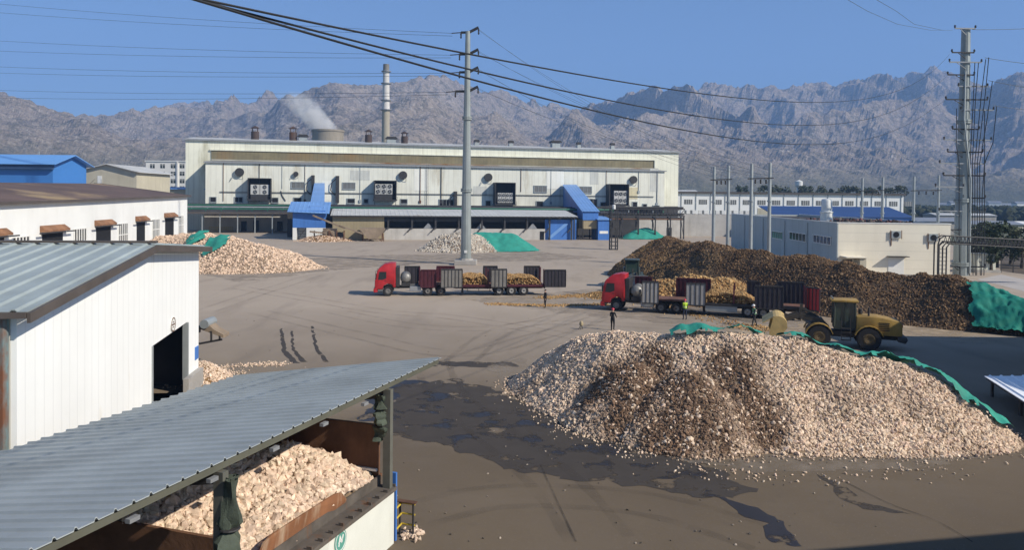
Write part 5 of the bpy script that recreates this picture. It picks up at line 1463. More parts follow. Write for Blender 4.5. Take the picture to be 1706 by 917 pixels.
# tank and junk on the roof
tk = D(1377, 362, 121); tkz = zT-.35
o = thing('roof_tank', 'white cylindrical water tank standing on the substation roof', 'water tank', (tk.x, 121, tkz))
zt_ = D(1377, 331, 121).z-tkz
b = MB(); b.lathe([(.001, 0), (.95, 0), (.95, zt_*.42), (1.02, zt_*.43), (1.02, zt_*.47), (.8, zt_*.50)], (0, 0, 0), 24, caps=False); b.build('lower_drum', white_paint, o, True)
b = MB(); b.lathe([(.8, zt_*.5), (.8, zt_*.93), (.7, zt_*.97), (.2, zt_), (.001, zt_)], (0, 0, 0), 24, caps=False); b.build('upper_drum', white_paint, o, True)
random.seed(11)
jp = []
for i in range(160):
    p = FT.W(random.uniform(1.5, LW-1), random.uniform(3, 26), zT-.3+random.uniform(0, .35)); jp.append(tuple(p))
jo = litter('roof_debris', 'dark debris strewn over the substation roof', jp, .2, .5, [(.05, .05, .05), (.16, .14, .12), (.08, .06, .05), (.25, .1, .09)])

# steel portal masts
def portal(p0, p1, ytop, ybeam, dist, label, both=True, w=.30, base=None, group='steel portal frames of the substation'):
    a = D(p0, ytop, dist); c = D(p1, ytop-1.5, dist)
    t = thing('portal_frame', label, 'portal frame', (a.x, dist, 0), 0, group)
    for q in (a, c):
        b = MB(); b.lathe([(w, 0), (w*.75, q.z), (.02, q.z+.02)], (q.x-a.x, 0, 0), 12); o = b.build('pole', galv, t, True)
        zc = D(p0, ybeam+37, dist).z
        b = MB(); b.lathe([(w*.8, zc-.12), (w*1.25, zc-.12), (w*1.25, zc+.12), (w*.8, zc+.12)], (q.x-a.x, 0, 0), 12); b.build('flange', galv, o)
    zb = D(p0, ybeam, dist).z; L_ = c.x-a.x
    b = MB(); ov = .5
    b.bar((-ov, -.2, zb), (L_+ov, -.2, zb+.15), .12, .14); b.bar((-ov, .2, zb), (L_+ov, .2, zb+.15), .12, .14)
    n = 6
    for i in range(n): b.bar((L_*i/n, -.2, zb), (L_*(i+1)/n, .2, zb+.1), .07, .07)
    for i in range(3): b.lathe([(.1, zb-.7), (.16, zb-.5), (.08, zb-.4), (.16, zb-.25), (.1, zb-.1)], (L_*(i+.7)/3.4, 0, 0), 8)
    b.build('crossbeam', dark_steel, t)
    return t
portal(1190, 1214, 278, 300, 122, 'leftmost steel portal frame behind the brown heap')
portal(1252.5, 1283, 273, 298, 112, 'steel portal frame second from left, beside the substation wall')
portal(1437, 1471, 297, 318, 150, 'steel portal frame behind the roof tank')
portal(1523, 1564, 294, 318, 146, 'steel portal frame left of the big cable pole')

# ---------------------------------------------------------------- poles
def steel_pole(name, label, base, r0, r1, ztop, flanges, n=12):
    t = thing(name, label, 'pole', base)
    b = MB(); b.lathe([(r0, 0), (r1, ztop), (.05, ztop+.05)], (0, 0, 0), n); b.build('shaft', galv_pole, t)
    for z in flanges:
        r_ = r0+(r1-r0)*z/ztop
        b = MB(); b.lathe([(r_*.95, z-.28), (r_+.22, z-.28), (r_+.22, z-.03), (r_+.08, z), (r_+.22, z+.03), (r_+.22, z+.28), (r_*.95, z+.28)], (0, 0, 0), n, caps=False); b.build('flange', galv_pole, t)
    return t
base = G(776, 441)
py_ = base.y
zt = D(779, 52, py_).z
tp = steel_pole('tension_pole', 'tall tapered grey steel power pole standing behind the left truck', base, .86, .38, zt, [D(778, 317, py_).z, D(778, 197, py_).z])
b = MB(); b.bbox(-1.75, 1.75, -1.7, 1.7, 0, .75, .08); b.lathe([(1.2, .75), (1.1, 1.0)], (0, 0, 0), 12); b.build('concrete_base', conc, tp)
b = MB(); b.box(-.2, .25, -.95, -.75, 1.9, 2.3); b.build('number_plate', white_paint, tp)
arm_z = [D(778, y, py_).z for y in (51.5, 88, 118, 150)]
arms_L, arms_R = [], []
for i, z in enumerate(arm_z):
    l = (1.1, 1.3, 1.3, 1.9)[i]
    b = MB(); b.bar((0, 0, z-.3), (1.7, -.2, z+.55), .22, .4); b.bar((0, 0, z-.2), (-l, .2, z-.2), .2, .35); o = b.build('crossarm', dark_steel, tp)
    for sx in (-l, 1.7):
        b = MB(); b.lathe([(.06, -.9), (.16, -.7), (.07, -.6), (.16, -.45), (.07, -.35), (.16, -.2), (.06, 0)], (sx, .2, z+(.4 if sx > 0 else -.25)), 8); b.build('insulator', dark_steel, o)
    b = MB(); b.tube((-l, .2, z-.2), (-l-1.5, .1, z-.35), .08, 6); b.build('strain_insulator', dark_steel, o)
    arms_L.append(base+Vector((-l-1.4, .1, z-.35))); arms_R.append(base+Vector((1.7, -.2, z+.3)))
# big cable pole on the right
bq = G(1601, 466); bq = D(1601, 460, 113.0); bq.z = 0
pd = 113.0
zt = D(1607, 48, pd).z
X_ = lambda px, py=300: D(px, py, pd).x-bq.x
Z_ = lambda py: D(1604, py, pd).z
cp = steel_pole('cable_pole', 'thick grey steel cable pole with many crossarms at the right', bq, 1.10, .58, zt, [Z_(203), Z_(334), Z_(440)])
arms = [(1586, 1620, 49), (1581, 1618, 89), (1577, 1630, 105), (1574, 1618, 126), (1592, 1640, 145), (1571, 1640, 167), (1596, 1650, 184), (1582, 1626, 216), (1568, 1646, 234), (1574, 1632, 254), (1561, 1636, 273), (1567, 1636, 293), (1554, 1600, 312), (1600, 1636, 330), (1560, 1636, 352), (1566, 1630, 383), (1600, 1636, 404), (1575, 1636, 444)]
for i, (x0, x1, y) in enumerate(arms):
    z = Z_(y)
    b = MB(); b.bar((X_(x0, y), -.75, z), (X_(x1, y), -.75, z), .14, .18); b.bar((X_(x0, y)*.6, -.75, z-.1), (-.3, -.6, z-.9), .08, .08); o = b.build('crossarm', dark_steel if i % 2 else grey_metal, cp)
    for x in (x0, x1): b = MB(); b.lathe([(.05, .08), (.17, .15), (.07, .25), (.17, .35), (.05, .5)], (X_(x, y), -.75, z), 8); b.build('insulator', dark_steel, o)
for k, (xt, yt, xb) in enumerate(((1618, 106, 1610), (1624, 106, 1614), (1641, 97, 1622), (1647, 136, 1626), (1654, 178, 1630), (1636, 100, 1618), (1634, 185, 1634), (1588, 182, 1592))):
    b = MB(); pts = []
    x_mid = xb if k != 4 else 1634
    for (px, py) in ((xt, yt), ((xt*.7+x_mid*.3)-(2 if k % 2 else 0), yt+60), (x_mid, 272), (xb, 330), (xb, 400), (xb+(1 if k % 2 else -1), 458)):
        pts.append((X_(px, py), -.9, Z_(py)))
    b.path(pts, .055, 6); b.build('riser_cable', wire_m, cp)
b = MB(); b.path([(X_(1603, 120), -.8, Z_(120)), (X_(1600, 200), -.95, Z_(200)), (X_(1610, 300), -1.05, Z_(300)), (X_(1608, 455), -1.1, Z_(455))], .12, 6); b.build('riser_duct', galv, cp)
# cable truss curving down beside the pole
tr = thing('cable_truss', 'dark lattice cable bridge with ladder leg beside the cable pole', 'cable bridge', (D(1563, 400, 100).x, 100, 0))
tx = lambda px: D(px, 400, 100).x-D(1563, 400, 100).x
tz = lambda py: D(1563, py, 100).z
b = MB()
y2 = .9
xe = tx(1800); zt0, zb0 = tz(393), tz(406)
sl_ = (tz(412)-tz(406))/(tx(1706))*1.0
for yy in (0, y2):
    b.path([(0, yy, 0), (0, yy, zt0-1.1), (.25, yy, zt0-.35), (.9, yy, zt0), (xe, yy, zt0+sl_*xe)], .09, 6)
    b.path([(1.1, yy, 0), (1.1, yy, zb0-.5), (1.5, yy, zb0), (xe, yy, zb0+sl_*xe)], .09, 6)
n = 34
for i in range(n):
    x = 1.2+(xe-1.2)*i/n; x2 = 1.2+(xe-1.2)*(i+1)/n
    for yy in (0, y2):
        b.bar((x, yy, zb0+sl_*x), ((x+x2)/2, yy, zt0+sl_*x), .06, .06); b.bar(((x+x2)/2, yy, zt0+sl_*x), (x2, yy, zb0+sl_*x2), .06, .06)
for i in range(9):
    z = .4+i*(zb0-.6)/9; b.bar((0, 0, z), (1.1, 0, z), .06, .06)
b.build('truss', dark_steel, tr)
b = MB()
for k in range(3): b.tube((.9, .2+.25*k, zb0+.25), (xe, .2+.25*k, zb0+.25+sl_*xe), .1, 6)
b.path([(.35, .45, .0), (.35, .45, zb0-.3), (.9, .45, zb0+.25)], .12, 6); b.build('cable_bundle', wire_m, tr)
b = MB(); x = tx(1720); b.bar((x, .4, 0), (x, .4, zb0+sl_*x), .2, .2); b.build('trestle', dark_steel, tr)
kx = D(1626, 440, 118); kb = thing('switch_cabinet', 'pale cream switch cabinet on a concrete base behind the cable pole', 'cabinet', (kx.x, 118, 0))
w_ = D(1663, 440, 118).x-D(1630, 440, 118).x; hz_ = D(1640, 425, 118).z
b = MB(); b.bbox(0, w_, 0, 2.4, .4, hz_, .05); b.build('casing', cream_box, kb)
b = MB(); b.box(-.15, w_+.15, -.15, 2.5, hz_+.003, hz_+.16); b.build('lid', beige, kb)
b = MB(); b.box(-.3, w_+.5, -.5, 2.7, 0, .398); b.build('base', conc, kb)
b = MB(); b.box(w_*.5-.02, w_*.5+.02, -.03, -.001, .5, hz_-.1)
b.box(w_*.62, w_*.66, -.06, -.002, hz_*.5, hz_*.6); b.build('door_seam', dark_steel, kb)

# ---------------------------------------------------------------- wires
def wire(name, label, pts, r, group, mat=None):
    P = [Vector(p) for p in pts]
    c = P[0].copy()
    b = MB(); b.path([p-c for p in P], r, 6)
    o = b.build(name, mat or wire_m); o.location = c
    return tag(o, label, 'cable', group)
def sag(a, c, s, n=24):
    a, c = Vector(a), Vector(c)
    return [a.lerp(c, i/n)-Vector((0, 0, 4*s*(i/n)*(1-i/n))) for i in range(n+1)]
# three heavy cables from overhead to the big cable pole: each lies in the vertical plane between its two ends
def heavy(label, p_in, d_in, p_end, guides, r):
    A = D(p_in[0], p_in[1], d_in); E = D(p_end[0], p_end[1], pd-.75)
    def ony(px):
        k = ray(px, 300); s = k.x/k.y
        t = (A.x-s*A.y)/(s*(E.y-A.y)-(E.x-A.x)); return A.y+(E.y-A.y)*t
    ks = [(A.y, A.z)]
    for px, py in guides:
        y = ony(px); ks.append((y, D(px, py, y).z))
    ks.append((E.y, E.z))
    Y = np.array([k[0] for k in ks]); Z = np.array([k[1] for k in ks])
    co = np.polyfit(Y, Z, 3, w=1/np.sqrt(Y))
    ys = np.concatenate([np.linspace(4, A.y, 8)[:-1], np.linspace(A.y, 50, 50)[:-1], np.linspace(50, E.y, 30)])
    pts = []
    off = E.z-np.polyval(co, E.y)
    for y in ys:
        t = (y-A.y)/(E.y-A.y); pts.append((A.x+(E.x-A.x)*t, y, float(np.polyval(co, y))+off*max(0, (y-45)/(E.y-45))))
    return wire('power_cable', label, pts, r, 'heavy cables crossing overhead')
heavy('highest of the three thick black cables sweeping overhead', (352, 0), 10.0, (1582, 90), [(560, 45), (770, 90), (900, 115), (1060, 141), (1250, 162), (1400, 170)], .017)
heavy('middle one of the three thick black cables sweeping overhead', (340, 0), 10.0, (1577, 127), [(560, 58), (770, 117), (900, 147), (1060, 176), (1250, 200), (1400, 207)], .017)
heavy('lowest of the three thick black cables sweeping overhead', (338, 1), 9.0, (1573, 168), [(560, 70), (770, 128), (900, 165), (1060, 201), (1250, 232), (1380, 241)], .017)
names8 = ['topmost', 'second from the top', 'third from the top', 'fourth from the top', 'fifth from the top', 'sixth from the top', 'second lowest', 'lowest']
ly = [(-4, 46), (11, 53), (57, 81), (76, 94), (101, 114), (113, 125), (141, 149), (155, 159)]
for i, (y0, y1) in enumerate(ly):
    a = arms_L[i//2]+Vector((0, .4*(i % 2), -.35*(i % 2)))
    e = D(-260, y0-(y1-y0)*.35, 205)
    wire('power_line', 'thin power line across the left sky, %s of eight' % names8[i], sag(a, e, 1.2), .028, 'thin lines left of the steel pole', wire_far)
tops = [(1190, 286, 122), (1214, 286, 122), (1252.5, 284, 112), (1283, 284, 112)]
for i in range(8):
    a = arms_R[i//2]+Vector((.1*(i % 2), .3*(i % 2), -.2*(i % 2)))
    q = tops[i % 4]; e = D(q[0], q[1]+(i//4)*9, q[2])
    wire('power_line', 'thin line fanning from the steel pole to the portals, %s of eight' % names8[i], sag(a, e, 1.5), .018, 'thin lines right of the steel pole', wire_far)
for i, (x0, y0, x1, y1, d1) in enumerate(((1641, 96, 1760, 110, 117), (1647, 134, 1760, 152, 117), (1655, 176, 1760, 186, 117), (1620, 49, 1760, 44, 119))):
    wire('power_line', ('thin line leaving right from the upper riser', 'thin line leaving right from the middle riser', 'thin line leaving right from the lower riser', 'thin line leaving right from the very top of the cable pole')[i], sag(D(x0, y0, pd-.75), D(x1, y1, d1), .15), .035, 'thin lines right of the cable pole', wire_far)
for i, (xm, x0) in enumerate(((1400, -6), (1448, -6))):
    wire('power_line', ('left one of two faint lines dropping from the sky to the cable pole top', 'right one of two faint lines dropping from the sky to the cable pole top')[i], [D(xm, -8, 60), D(xm+45, 18, 70), D(xm+95 if i == 0 else xm+75, 40, 84), D(1570-20*(1-i), 50, 97), D(1587, 50, pd-.75)], .018, 'faint lines above the cable pole', wire_far)
# ---------------------------------------------------------------- far right plain
y0 = 330.0
q0, q1 = D(1118, 350, y0), D(1505, 350, y0)
FR = Fr(q0.x, y0, math.degrees(0.0))
lw = thing('long_white_hall', 'long white hall with rows of dark windows and dark roof edge, far right', 'hall', FR.o, FR.a)
L_ = q1.x-q0.x
zt = FR.hit(1130, 321)[1]; zt2 = FR.hit(1505, 327)[1]
ztm = (zt+zt2)/2
b = MB(); b.box(0, L_, 0, 20, 0, ztm); b.build('wall', M('white_hall_wall', (.88, .88, .85), .7, .05, .1), lw)
b = MB(); b.box(-.6, L_+.6, -.8, 20.5, ztm+.003, ztm+.8); b.build('roof', roof_trim, lw)
for i in range(16):
    px = 1140+i*24.4
    x0 = FR.hit(px, 338)[0]; x1 = FR.hit(px+13.5, 338)[0]
    z1, z0 = ztm-2.6, ztm-4.6
    b = MB(); b.box(x0, x1, -.08, .02, z0, z1); o = b.build('window', louver, lw)
    b = MB(); 
    for k in range(1, 4): b.box(x0+(x1-x0)*k/4-.07, x0+(x1-x0)*k/4+.07, -.13, -.075, z0, z1)
    b.build('window_bar', white_paint, o)
    if i < 5:
        b = MB(); b.box(x0, x1, -.08, .02, z0-4.4, z0-2.6); b.build('window', louver, lw)
    b = MB(); xm = FR.hit(px-5, 338)[0]; b.box(xm-.15, xm+.15, -.2, -.005, 0, ztm-.01); b.build('pilaster', galv, lw)
b = MB(); x = FR.hit(1262, 340)[0]; b.box(x, x+6, -.09, .02, 0, ztm-6); b.build('gate', beige, lw)
yb = 215.0
q = D(1292, 358, yb); q2 = D(1524, 358, yb)
br_ = thing('blue_roof_shed', 'low shed with deep blue roof in front of the long white hall', 'shed', (q.x, yb, 0))
zr_ = D(1400, 361, yb).z; zr2 = D(1400, 350, yb+14).z
b = MB(); b.box(.3, q2.x-q.x-.3, .5, 14, 0, zr_-.05); b.build('wall', blue_sheet, br_)
b = MB(); b.prism([(0, 0, zr_), (0, 15, zr2+1.0), (0, 15, zr2+.8), (0, 0, zr_-.2)], (q2.x-q.x, 0, 0)); b.build('roof', M('deep_blue_roof', (.025, .065, .19), .6, .1, .2, seam=.2, pitch=1.5), br_)
# jagged white parapet left of the substation
q = D(1134, 352, 230); q2 = D(1252, 352, 230)
wl = thing('toothed_wall', 'low white topped wall with toothed coping right of the hall', 'wall', (q.x, 230, 0))
b = MB(); b.box(0, q2.x-q.x, 0, .4, 0, q.z-.8); b.build('wall', lowwall, wl)
b = MB()
n = 12
for i in range(n): 
    x = (q2.x-q.x)*i/n; b.box(x, x+(q2.x-q.x)/n*.6, -.1, .5, q.z-.79, q.z+.3)
b.build('coping', white_paint, wl)
# distant low buildings in the plain
for k, (x0, x1, yt, yb_, d_, wm, rm, lab) in enumerate(((1530, 1610, 366, 376, 260, conc, grey_metal, 'low grey shed far right behind the portal frames'),
        (1598, 1706, 371, 392, 300, beige, grey_metal, 'low grey roofed shed behind the cable pole'),
        (1560, 1660, 357, 366, 420, conc, pale_roof, 'pale low roof in the plain left of the cable pole'),
        (1668, 1740, 378, 386, 330, white_paint, white_paint, 'white low shed at the right edge of the plain'),
        (1131, 1162, 318, 330, 420, white_paint, pale_roof, 'small white building behind the left end of the long hall'))):
    a, c = D(x0, yb_, d_), D(x1, yb_, d_)
    zt = D(x0, yt, d_).z
    t = thing('plain_shed', lab, 'shed', (a.x, d_, 0), 0, 'low buildings in the plain')
    zt = max(2.5, zt)
    b = MB(); b.box(0, c.x-a.x, 0, 14, 0, zt-.6); b.build('wall', wm, t)
    b = MB(); b.prism([(-.5, -.6, zt-.6), (-.5, 7, zt+.6), (-.5, 14.6, zt-.6)], (c.x-a.x+1, 0, 0)); b.build('roof', rm, t)
random.seed(4)
labs = ['white village house under the far slope, leftmost of a row', 'white village house second from left under the far slope', 'white village house third from left under the far slope', 'white village house fourth from left under the far slope', 'white village house fifth from left under the far slope', 'white village house at the right edge under the far slope']
for i, px in enumerate((1566, 1585, 1622, 1648, 1672, 1695)):
    p = D(px, 322, 1150+random.uniform(-80, 80)); 
    t = thing('village_house', labs[i], 'house', (p.x, p.y, 0), random.uniform(-.3, .3), 'white houses under the mountains')
    w_ = random.uniform(14, 26); zt = random.uniform(8, 12)
    b = MB(); b.box(0, w_, 0, 12, 0, zt); b.build('wall', white_paint, t)
    b = MB(); b.prism([(-.5, -.5, zt), (-.5, 6, zt+3), (-.5, 12.5, zt)], (w_+1, 0, 0)); b.build('roof', grey_metal, t)

# trees
leaf = M('leaf_green', (.040, .058, .026), .8, .35, .5)
leaf2 = M('leaf_olive', (.062, .072, .034), .8, .35, .5)
bark = M('bark', (.07, .055, .042), .9, .3, 2)
def crown(name, n, rx, rz, cz, seed, lf, mat, parent):
    rg = np.random.default_rng(seed)
    k = 9
    cc = np.clip(rg.normal(size=(k, 3)), -1.15, 1.15)*np.array([rx*.42, rx*.42, rz*.38])+np.array([0, 0, cz])
    cr_ = rg.uniform(.30, .52, k)*rx
    w_ = rg.integers(0, k, n)
    d = rg.normal(size=(n, 3)); d /= np.linalg.norm(d, axis=1, keepdims=True)
    P = cc[w_]+d*(cr_[w_]*rg.uniform(.35, 1.05, n)**.6)[:, None]*np.array([1, 1, .85])
    a = rg.normal(size=(n, 3)); a /= np.linalg.norm(a, axis=1, keepdims=True)
    b_ = np.cross(a, d); b_ /= np.linalg.norm(b_, axis=1, keepdims=True)+1e-6
    s_ = lf*rg.uniform(.6, 1.4, (n, 1))
    V = np.stack([P-a*s_, P+b_*s_*.6, P+a*s_, P-b_*s_*.6], 1).reshape(-1, 3)
    T = np.arange(n*4).reshape(-1, 4)
    o = mesh_np(name, V, T, mat); o.parent = parent
    return o
def tree(label, loc, h, r, seed, group, mat=leaf, n=900, name='broadleaf_tree', lf=.28):
    t = thing(name, label, 'tree', loc, 0, group)
    rg = random.Random(seed)
    b = MB(); b.path([(0, 0, 0), (rg.uniform(-.1, .1), 0, h*.3), (rg.uniform(-.25, .25), .1, h*.75)], .06*h**.7+.05, 7, 0, .03)
    for k in range(5):
        a = rg.uniform(0, 6.28); z = h*rg.uniform(.25, .5)
        b.path([(0, 0, z), (r*.35*math.cos(a), r*.35*math.sin(a), z+h*.16), (r*.6*math.cos(a), r*.6*math.sin(a), z+h*.28)], .07, 5, 0, .02)
    b.build('trunk', bark, t)
    crown('crown', n, r, h*.75, h*.62, seed, lf, mat, t)
    return t
spots = [(1618, 402, 130, 6), (1640, 396, 140, 7), (1662, 402, 128, 6), (1684, 400, 134, 6.5), (1703, 404, 126, 6.5), (1652, 412, 118, 4), (1722, 404, 130, 7)]
tl = ['dark leafy tree just right of the cable pole', 'dark leafy tree behind the cable truss, second right of the pole', 'dark bushy tree above the cream switch cabinet', 'dark tree right of the switch cabinet behind the truss', 'dark tree at the right edge of the frame behind the truss', 'low dark shrub like tree directly behind the switch cabinet', 'dark tree cut by the right edge of the frame']
for i, (px, py, d_, h_) in enumerate(spots):
    p = D(px, py, d_); hh = max(4, D(px, 376+random.uniform(-3, 5), d_).z)
    tree(tl[i], (p.x, d_, 0), hh, hh*.40, 20+i, 'trees beyond the substation', leaf if i % 2 else leaf2)
ords = ['first', 'second', 'third', 'fourth', 'fifth', 'sixth', 'seventh', 'eighth', 'ninth', 'tenth', 'eleventh', 'twelfth', 'thirteenth', 'fourteenth', 'fifteenth', 'sixteenth', 'seventeenth', 'eighteenth', 'nineteenth', 'twentieth', 'twenty-first', 'twenty-second', 'twenty-third', 'twenty-fourth']
random.seed(8)
for i in range(24):
    px = 1240+i*11.4+random.uniform(-4, 4); d_ = 400+random.uniform(-10, 40)
    p = D(px, 330, d_); hh = D(px, 313+random.uniform(-4, 6), d_).z
    tree('poplar rising over the long white hall roof, %s from the left' % ords[i], (p.x, d_, 0), hh, 4.2+random.uniform(-.8, 1), 60+i, 'trees behind the long white hall', leaf2 if i % 3 else leaf, 520, 'poplar_tree', .6)
# scrub belts in the plain: one mass
n = 9000
px = rng.uniform(1080, 1900, n); dd = rng.choice([520, 640, 800, 1000], n)+rng.normal(0, 22, n)
X = (px-CX)/F*dd
P = np.column_stack([X, dd, rng.uniform(.5, 6, n)])
v, t, c = scatter(P, rng.uniform(1.6, 4.0, n), lerp3([(.045, .055, .030), (.065, .07, .04), (.055, .06, .03)], n), (1, 1, .7), .3)
o = mesh_np('tree_belt', v, t, STONE, c); o['kind'] = 'stuff'; o['label'] = 'distant hazy belts of trees across the plain'
wt = D(1331, 312, 520); 
t = thing('water_tower', 'small white tower among the trees above the long hall', 'tower', (wt.x, 520, 0))
zz = D(1331, 300, 520).z
b = MB(); b.lathe([(1.6, 0), (1.3, zz-5), (2.4, zz-4), (2.4, zz-1), (.3, zz)], (0, 0, 0), 16); b.build('shaft', white_paint, t, True)
wt = D(1365, 312, 520); t = thing('radio_mast', 'thin pale mast among the trees right of the small white tower', 'mast', (wt.x, 520, 0))
zz = D(1365, 299, 520).z
b = MB()
for s in (-.6, .6): b.bar((s, 0, 0), (s*.3, 0, zz), .25, .25)
for i in range(10): b.bar((-.6+.04*i, 0, zz*i/10), (.6-.04*i, 0, zz*(i+1)/10), .15, .15)
b.build('frame', galv, t)
rp = MB(); A = [D(1640, 470, 96), D(1720, 500, 80), D(1800, 500, 82), D(1700, 455, 104)]
road_pts = [G(1628, 466), G(1706, 486), G(1900, 520), G(1900, 492), G(1706, 466), G(1668, 458)]
rp.add([(p.x, p.y, .012) for p in road_pts], [tuple(range(6))]); rp.build('side_path', M('pale_concrete_path', (.42, .39, .36), .9, .1, .3, grime=.2), kind='structure')
# verge behind: darker earth and dry grass
vp = [G(1668, 452), G(1900, 485), G(1900, 415), G(1668, 418)]
b = MB(); b.add([(p.x, p.y, .008) for p in vp], [(0, 1, 2, 3)]); b.build('earth_verge', M('dry_earth', (.11, .085, .06), .95, .3, .3, fine=.3), kind='structure')
b = MB(); fx = [D(1668, 430, 118), D(1790, 430, 118)]
fe = thing('field_fence', 'dark post and rail fence right of the switch cabinet', 'fence', (fx[0].x, 118, 0))
for i in range(7):
    x = (fx[1].x-fx[0].x)*i/6; b = MB(); b.bar((x, 0, 0), (x, 0, 2.2), .12, .12); b.build('post', dark_steel, fe)
b = MB()
for z in (.7, 1.4, 2.0): b.bar((0, 0, z), (fx[1].x-fx[0].x, 0, z), .05, .07)
b.build('rail', dark_steel, fe)

# ---------------------------------------------------------------- low white roof and the buildings outside the frame that shade the yard
q = G(1640, 627, 1.05); 
WR = Fr(q.x, q.y, 0)
wr = thing('white_roof_shelter', 'low white ribbed sheet roof cut by the right edge, in shade', 'shelter', (q.x, q.y, 0))
e = G(1706, 669, 1.0); e2 = Vector((e.x-q.x, e.y-q.y)); dirn = e2.normalized()
dv = Vector((dirn.x, dirn.y, -.01)); Lw = 9.0
b = MB(); p0 = Vector((0, 0, 1.05)); p1 = p0+dv*Lw
b.sheet(p0, p0+Vector((8, .2, .05)), p1, p1+Vector((8, .2, .05)), .62, .06, .04, .09)
b.build('roof', M('white_roof_sheet', (.88, .90, .92), .5, .05, .5), wr)
b = MB()
for k in range(3):
    for x in (.3, 7):
        p = p0+dv*(.4+k*3.8)+Vector((x, 0, 0)); b.box(p.x-.06, p.x+.06, p.y-.06, p.y+.06, 0, p.z-.05)
b.build('post', dark_steel, wr)
b = MB(); b.bar(p0+Vector((.15, 0, -.12)), p1+Vector((.15, 0, -.12)), .08, .14); b.build('edge_beam', dark_steel, wr)
def yard_block(name, lab, x0, x1, y0, y1, h, roof_h=.5, rz=0.0):
    t = thing(name, lab, 'building', (x0+math.sin(rz)*(y1-y0), y1-math.cos(rz)*(y1-y0), 0), rz)
    b = MB(); b.box(0, x1-x0, 0, y1-y0, 0, h); b.build('wall', beige, t)
    b = MB(); b.box(-.1, x1-x0+.1, -.1, y1-y0+.1, h+.003, h+roof_h); b.build('roof', grey_metal, t)
    n = int((y1-y0)/4)
    for i in range(n):
        f = MB(); f.box(-.05, .02, 1.2+i*4, 2.8+i*4, 1.2, 3.0); f.build('window', glass_dark, t)
HB = 9.5
yard_block('packing_hall', 'long beige packing hall beside the yard, outside the frame on the right', 37.4, 60, 30, 54.0, HB)
yard_block('office_house', 'beige office house beside the viewpoint, outside the frame', 22.8, 42, -14, 14.7, 11.5, .5, R(11.5))

# ---------------------------------------------------------------- trucks
def wheel(parent, x, y, r=.54, wd=.34, dual=False, m=None, name='wheel'):
    root = MB(); s = 1 if y > 0 else -1
    w0 = wd*(1.9 if dual else 1)
    root.lathe([(r*.55, -w0/2), (r*.93, -w0/2), (r, -w0/2+.05), (r, w0/2-.05), (r*.93, w0/2), (r*.55, w0/2)], (x, y, r), 26, 'Y', caps=False)
    n = 26
    for k in range(n):
        a = 2*math.pi*k/n
        root.bar((x+r*.985*math.cos(a), y-w0*.42, r+r*.985*math.sin(a)), (x+r*.985*math.cos(a+.06), y+w0*.42, r+r*.985*math.sin(a+.06)), .05, .035)
    o = root.build(name, rubber, parent)
    b = MB(); f = y+s*(w0/2-.03)
    prof = [(.001, .02), (r*.16, .02), (r*.18, -.10 if dual else .0), (r*.42, -.12 if dual else -.03), (r*.5, 0), (r*.57, .0)]
    b.lathe([(a, -s*c) for a, c in prof], (x, f, r), 22, 'Y', caps=False)
    for k in range(8):
        a = 2*math.pi*k/8; b.lathe([(.02, -.02), (.02, .05)], (x+r*.32*math.cos(a), f-s*(.06 if dual else 0), r+r*.32*math.sin(a)), 6, 'Y')
    b.lathe([(.001, -w0*.3), (r*.56, -w0*.3)], (x, y, r), 20, 'Y')
    b.build('rim', m or rim_m, o)
    return o
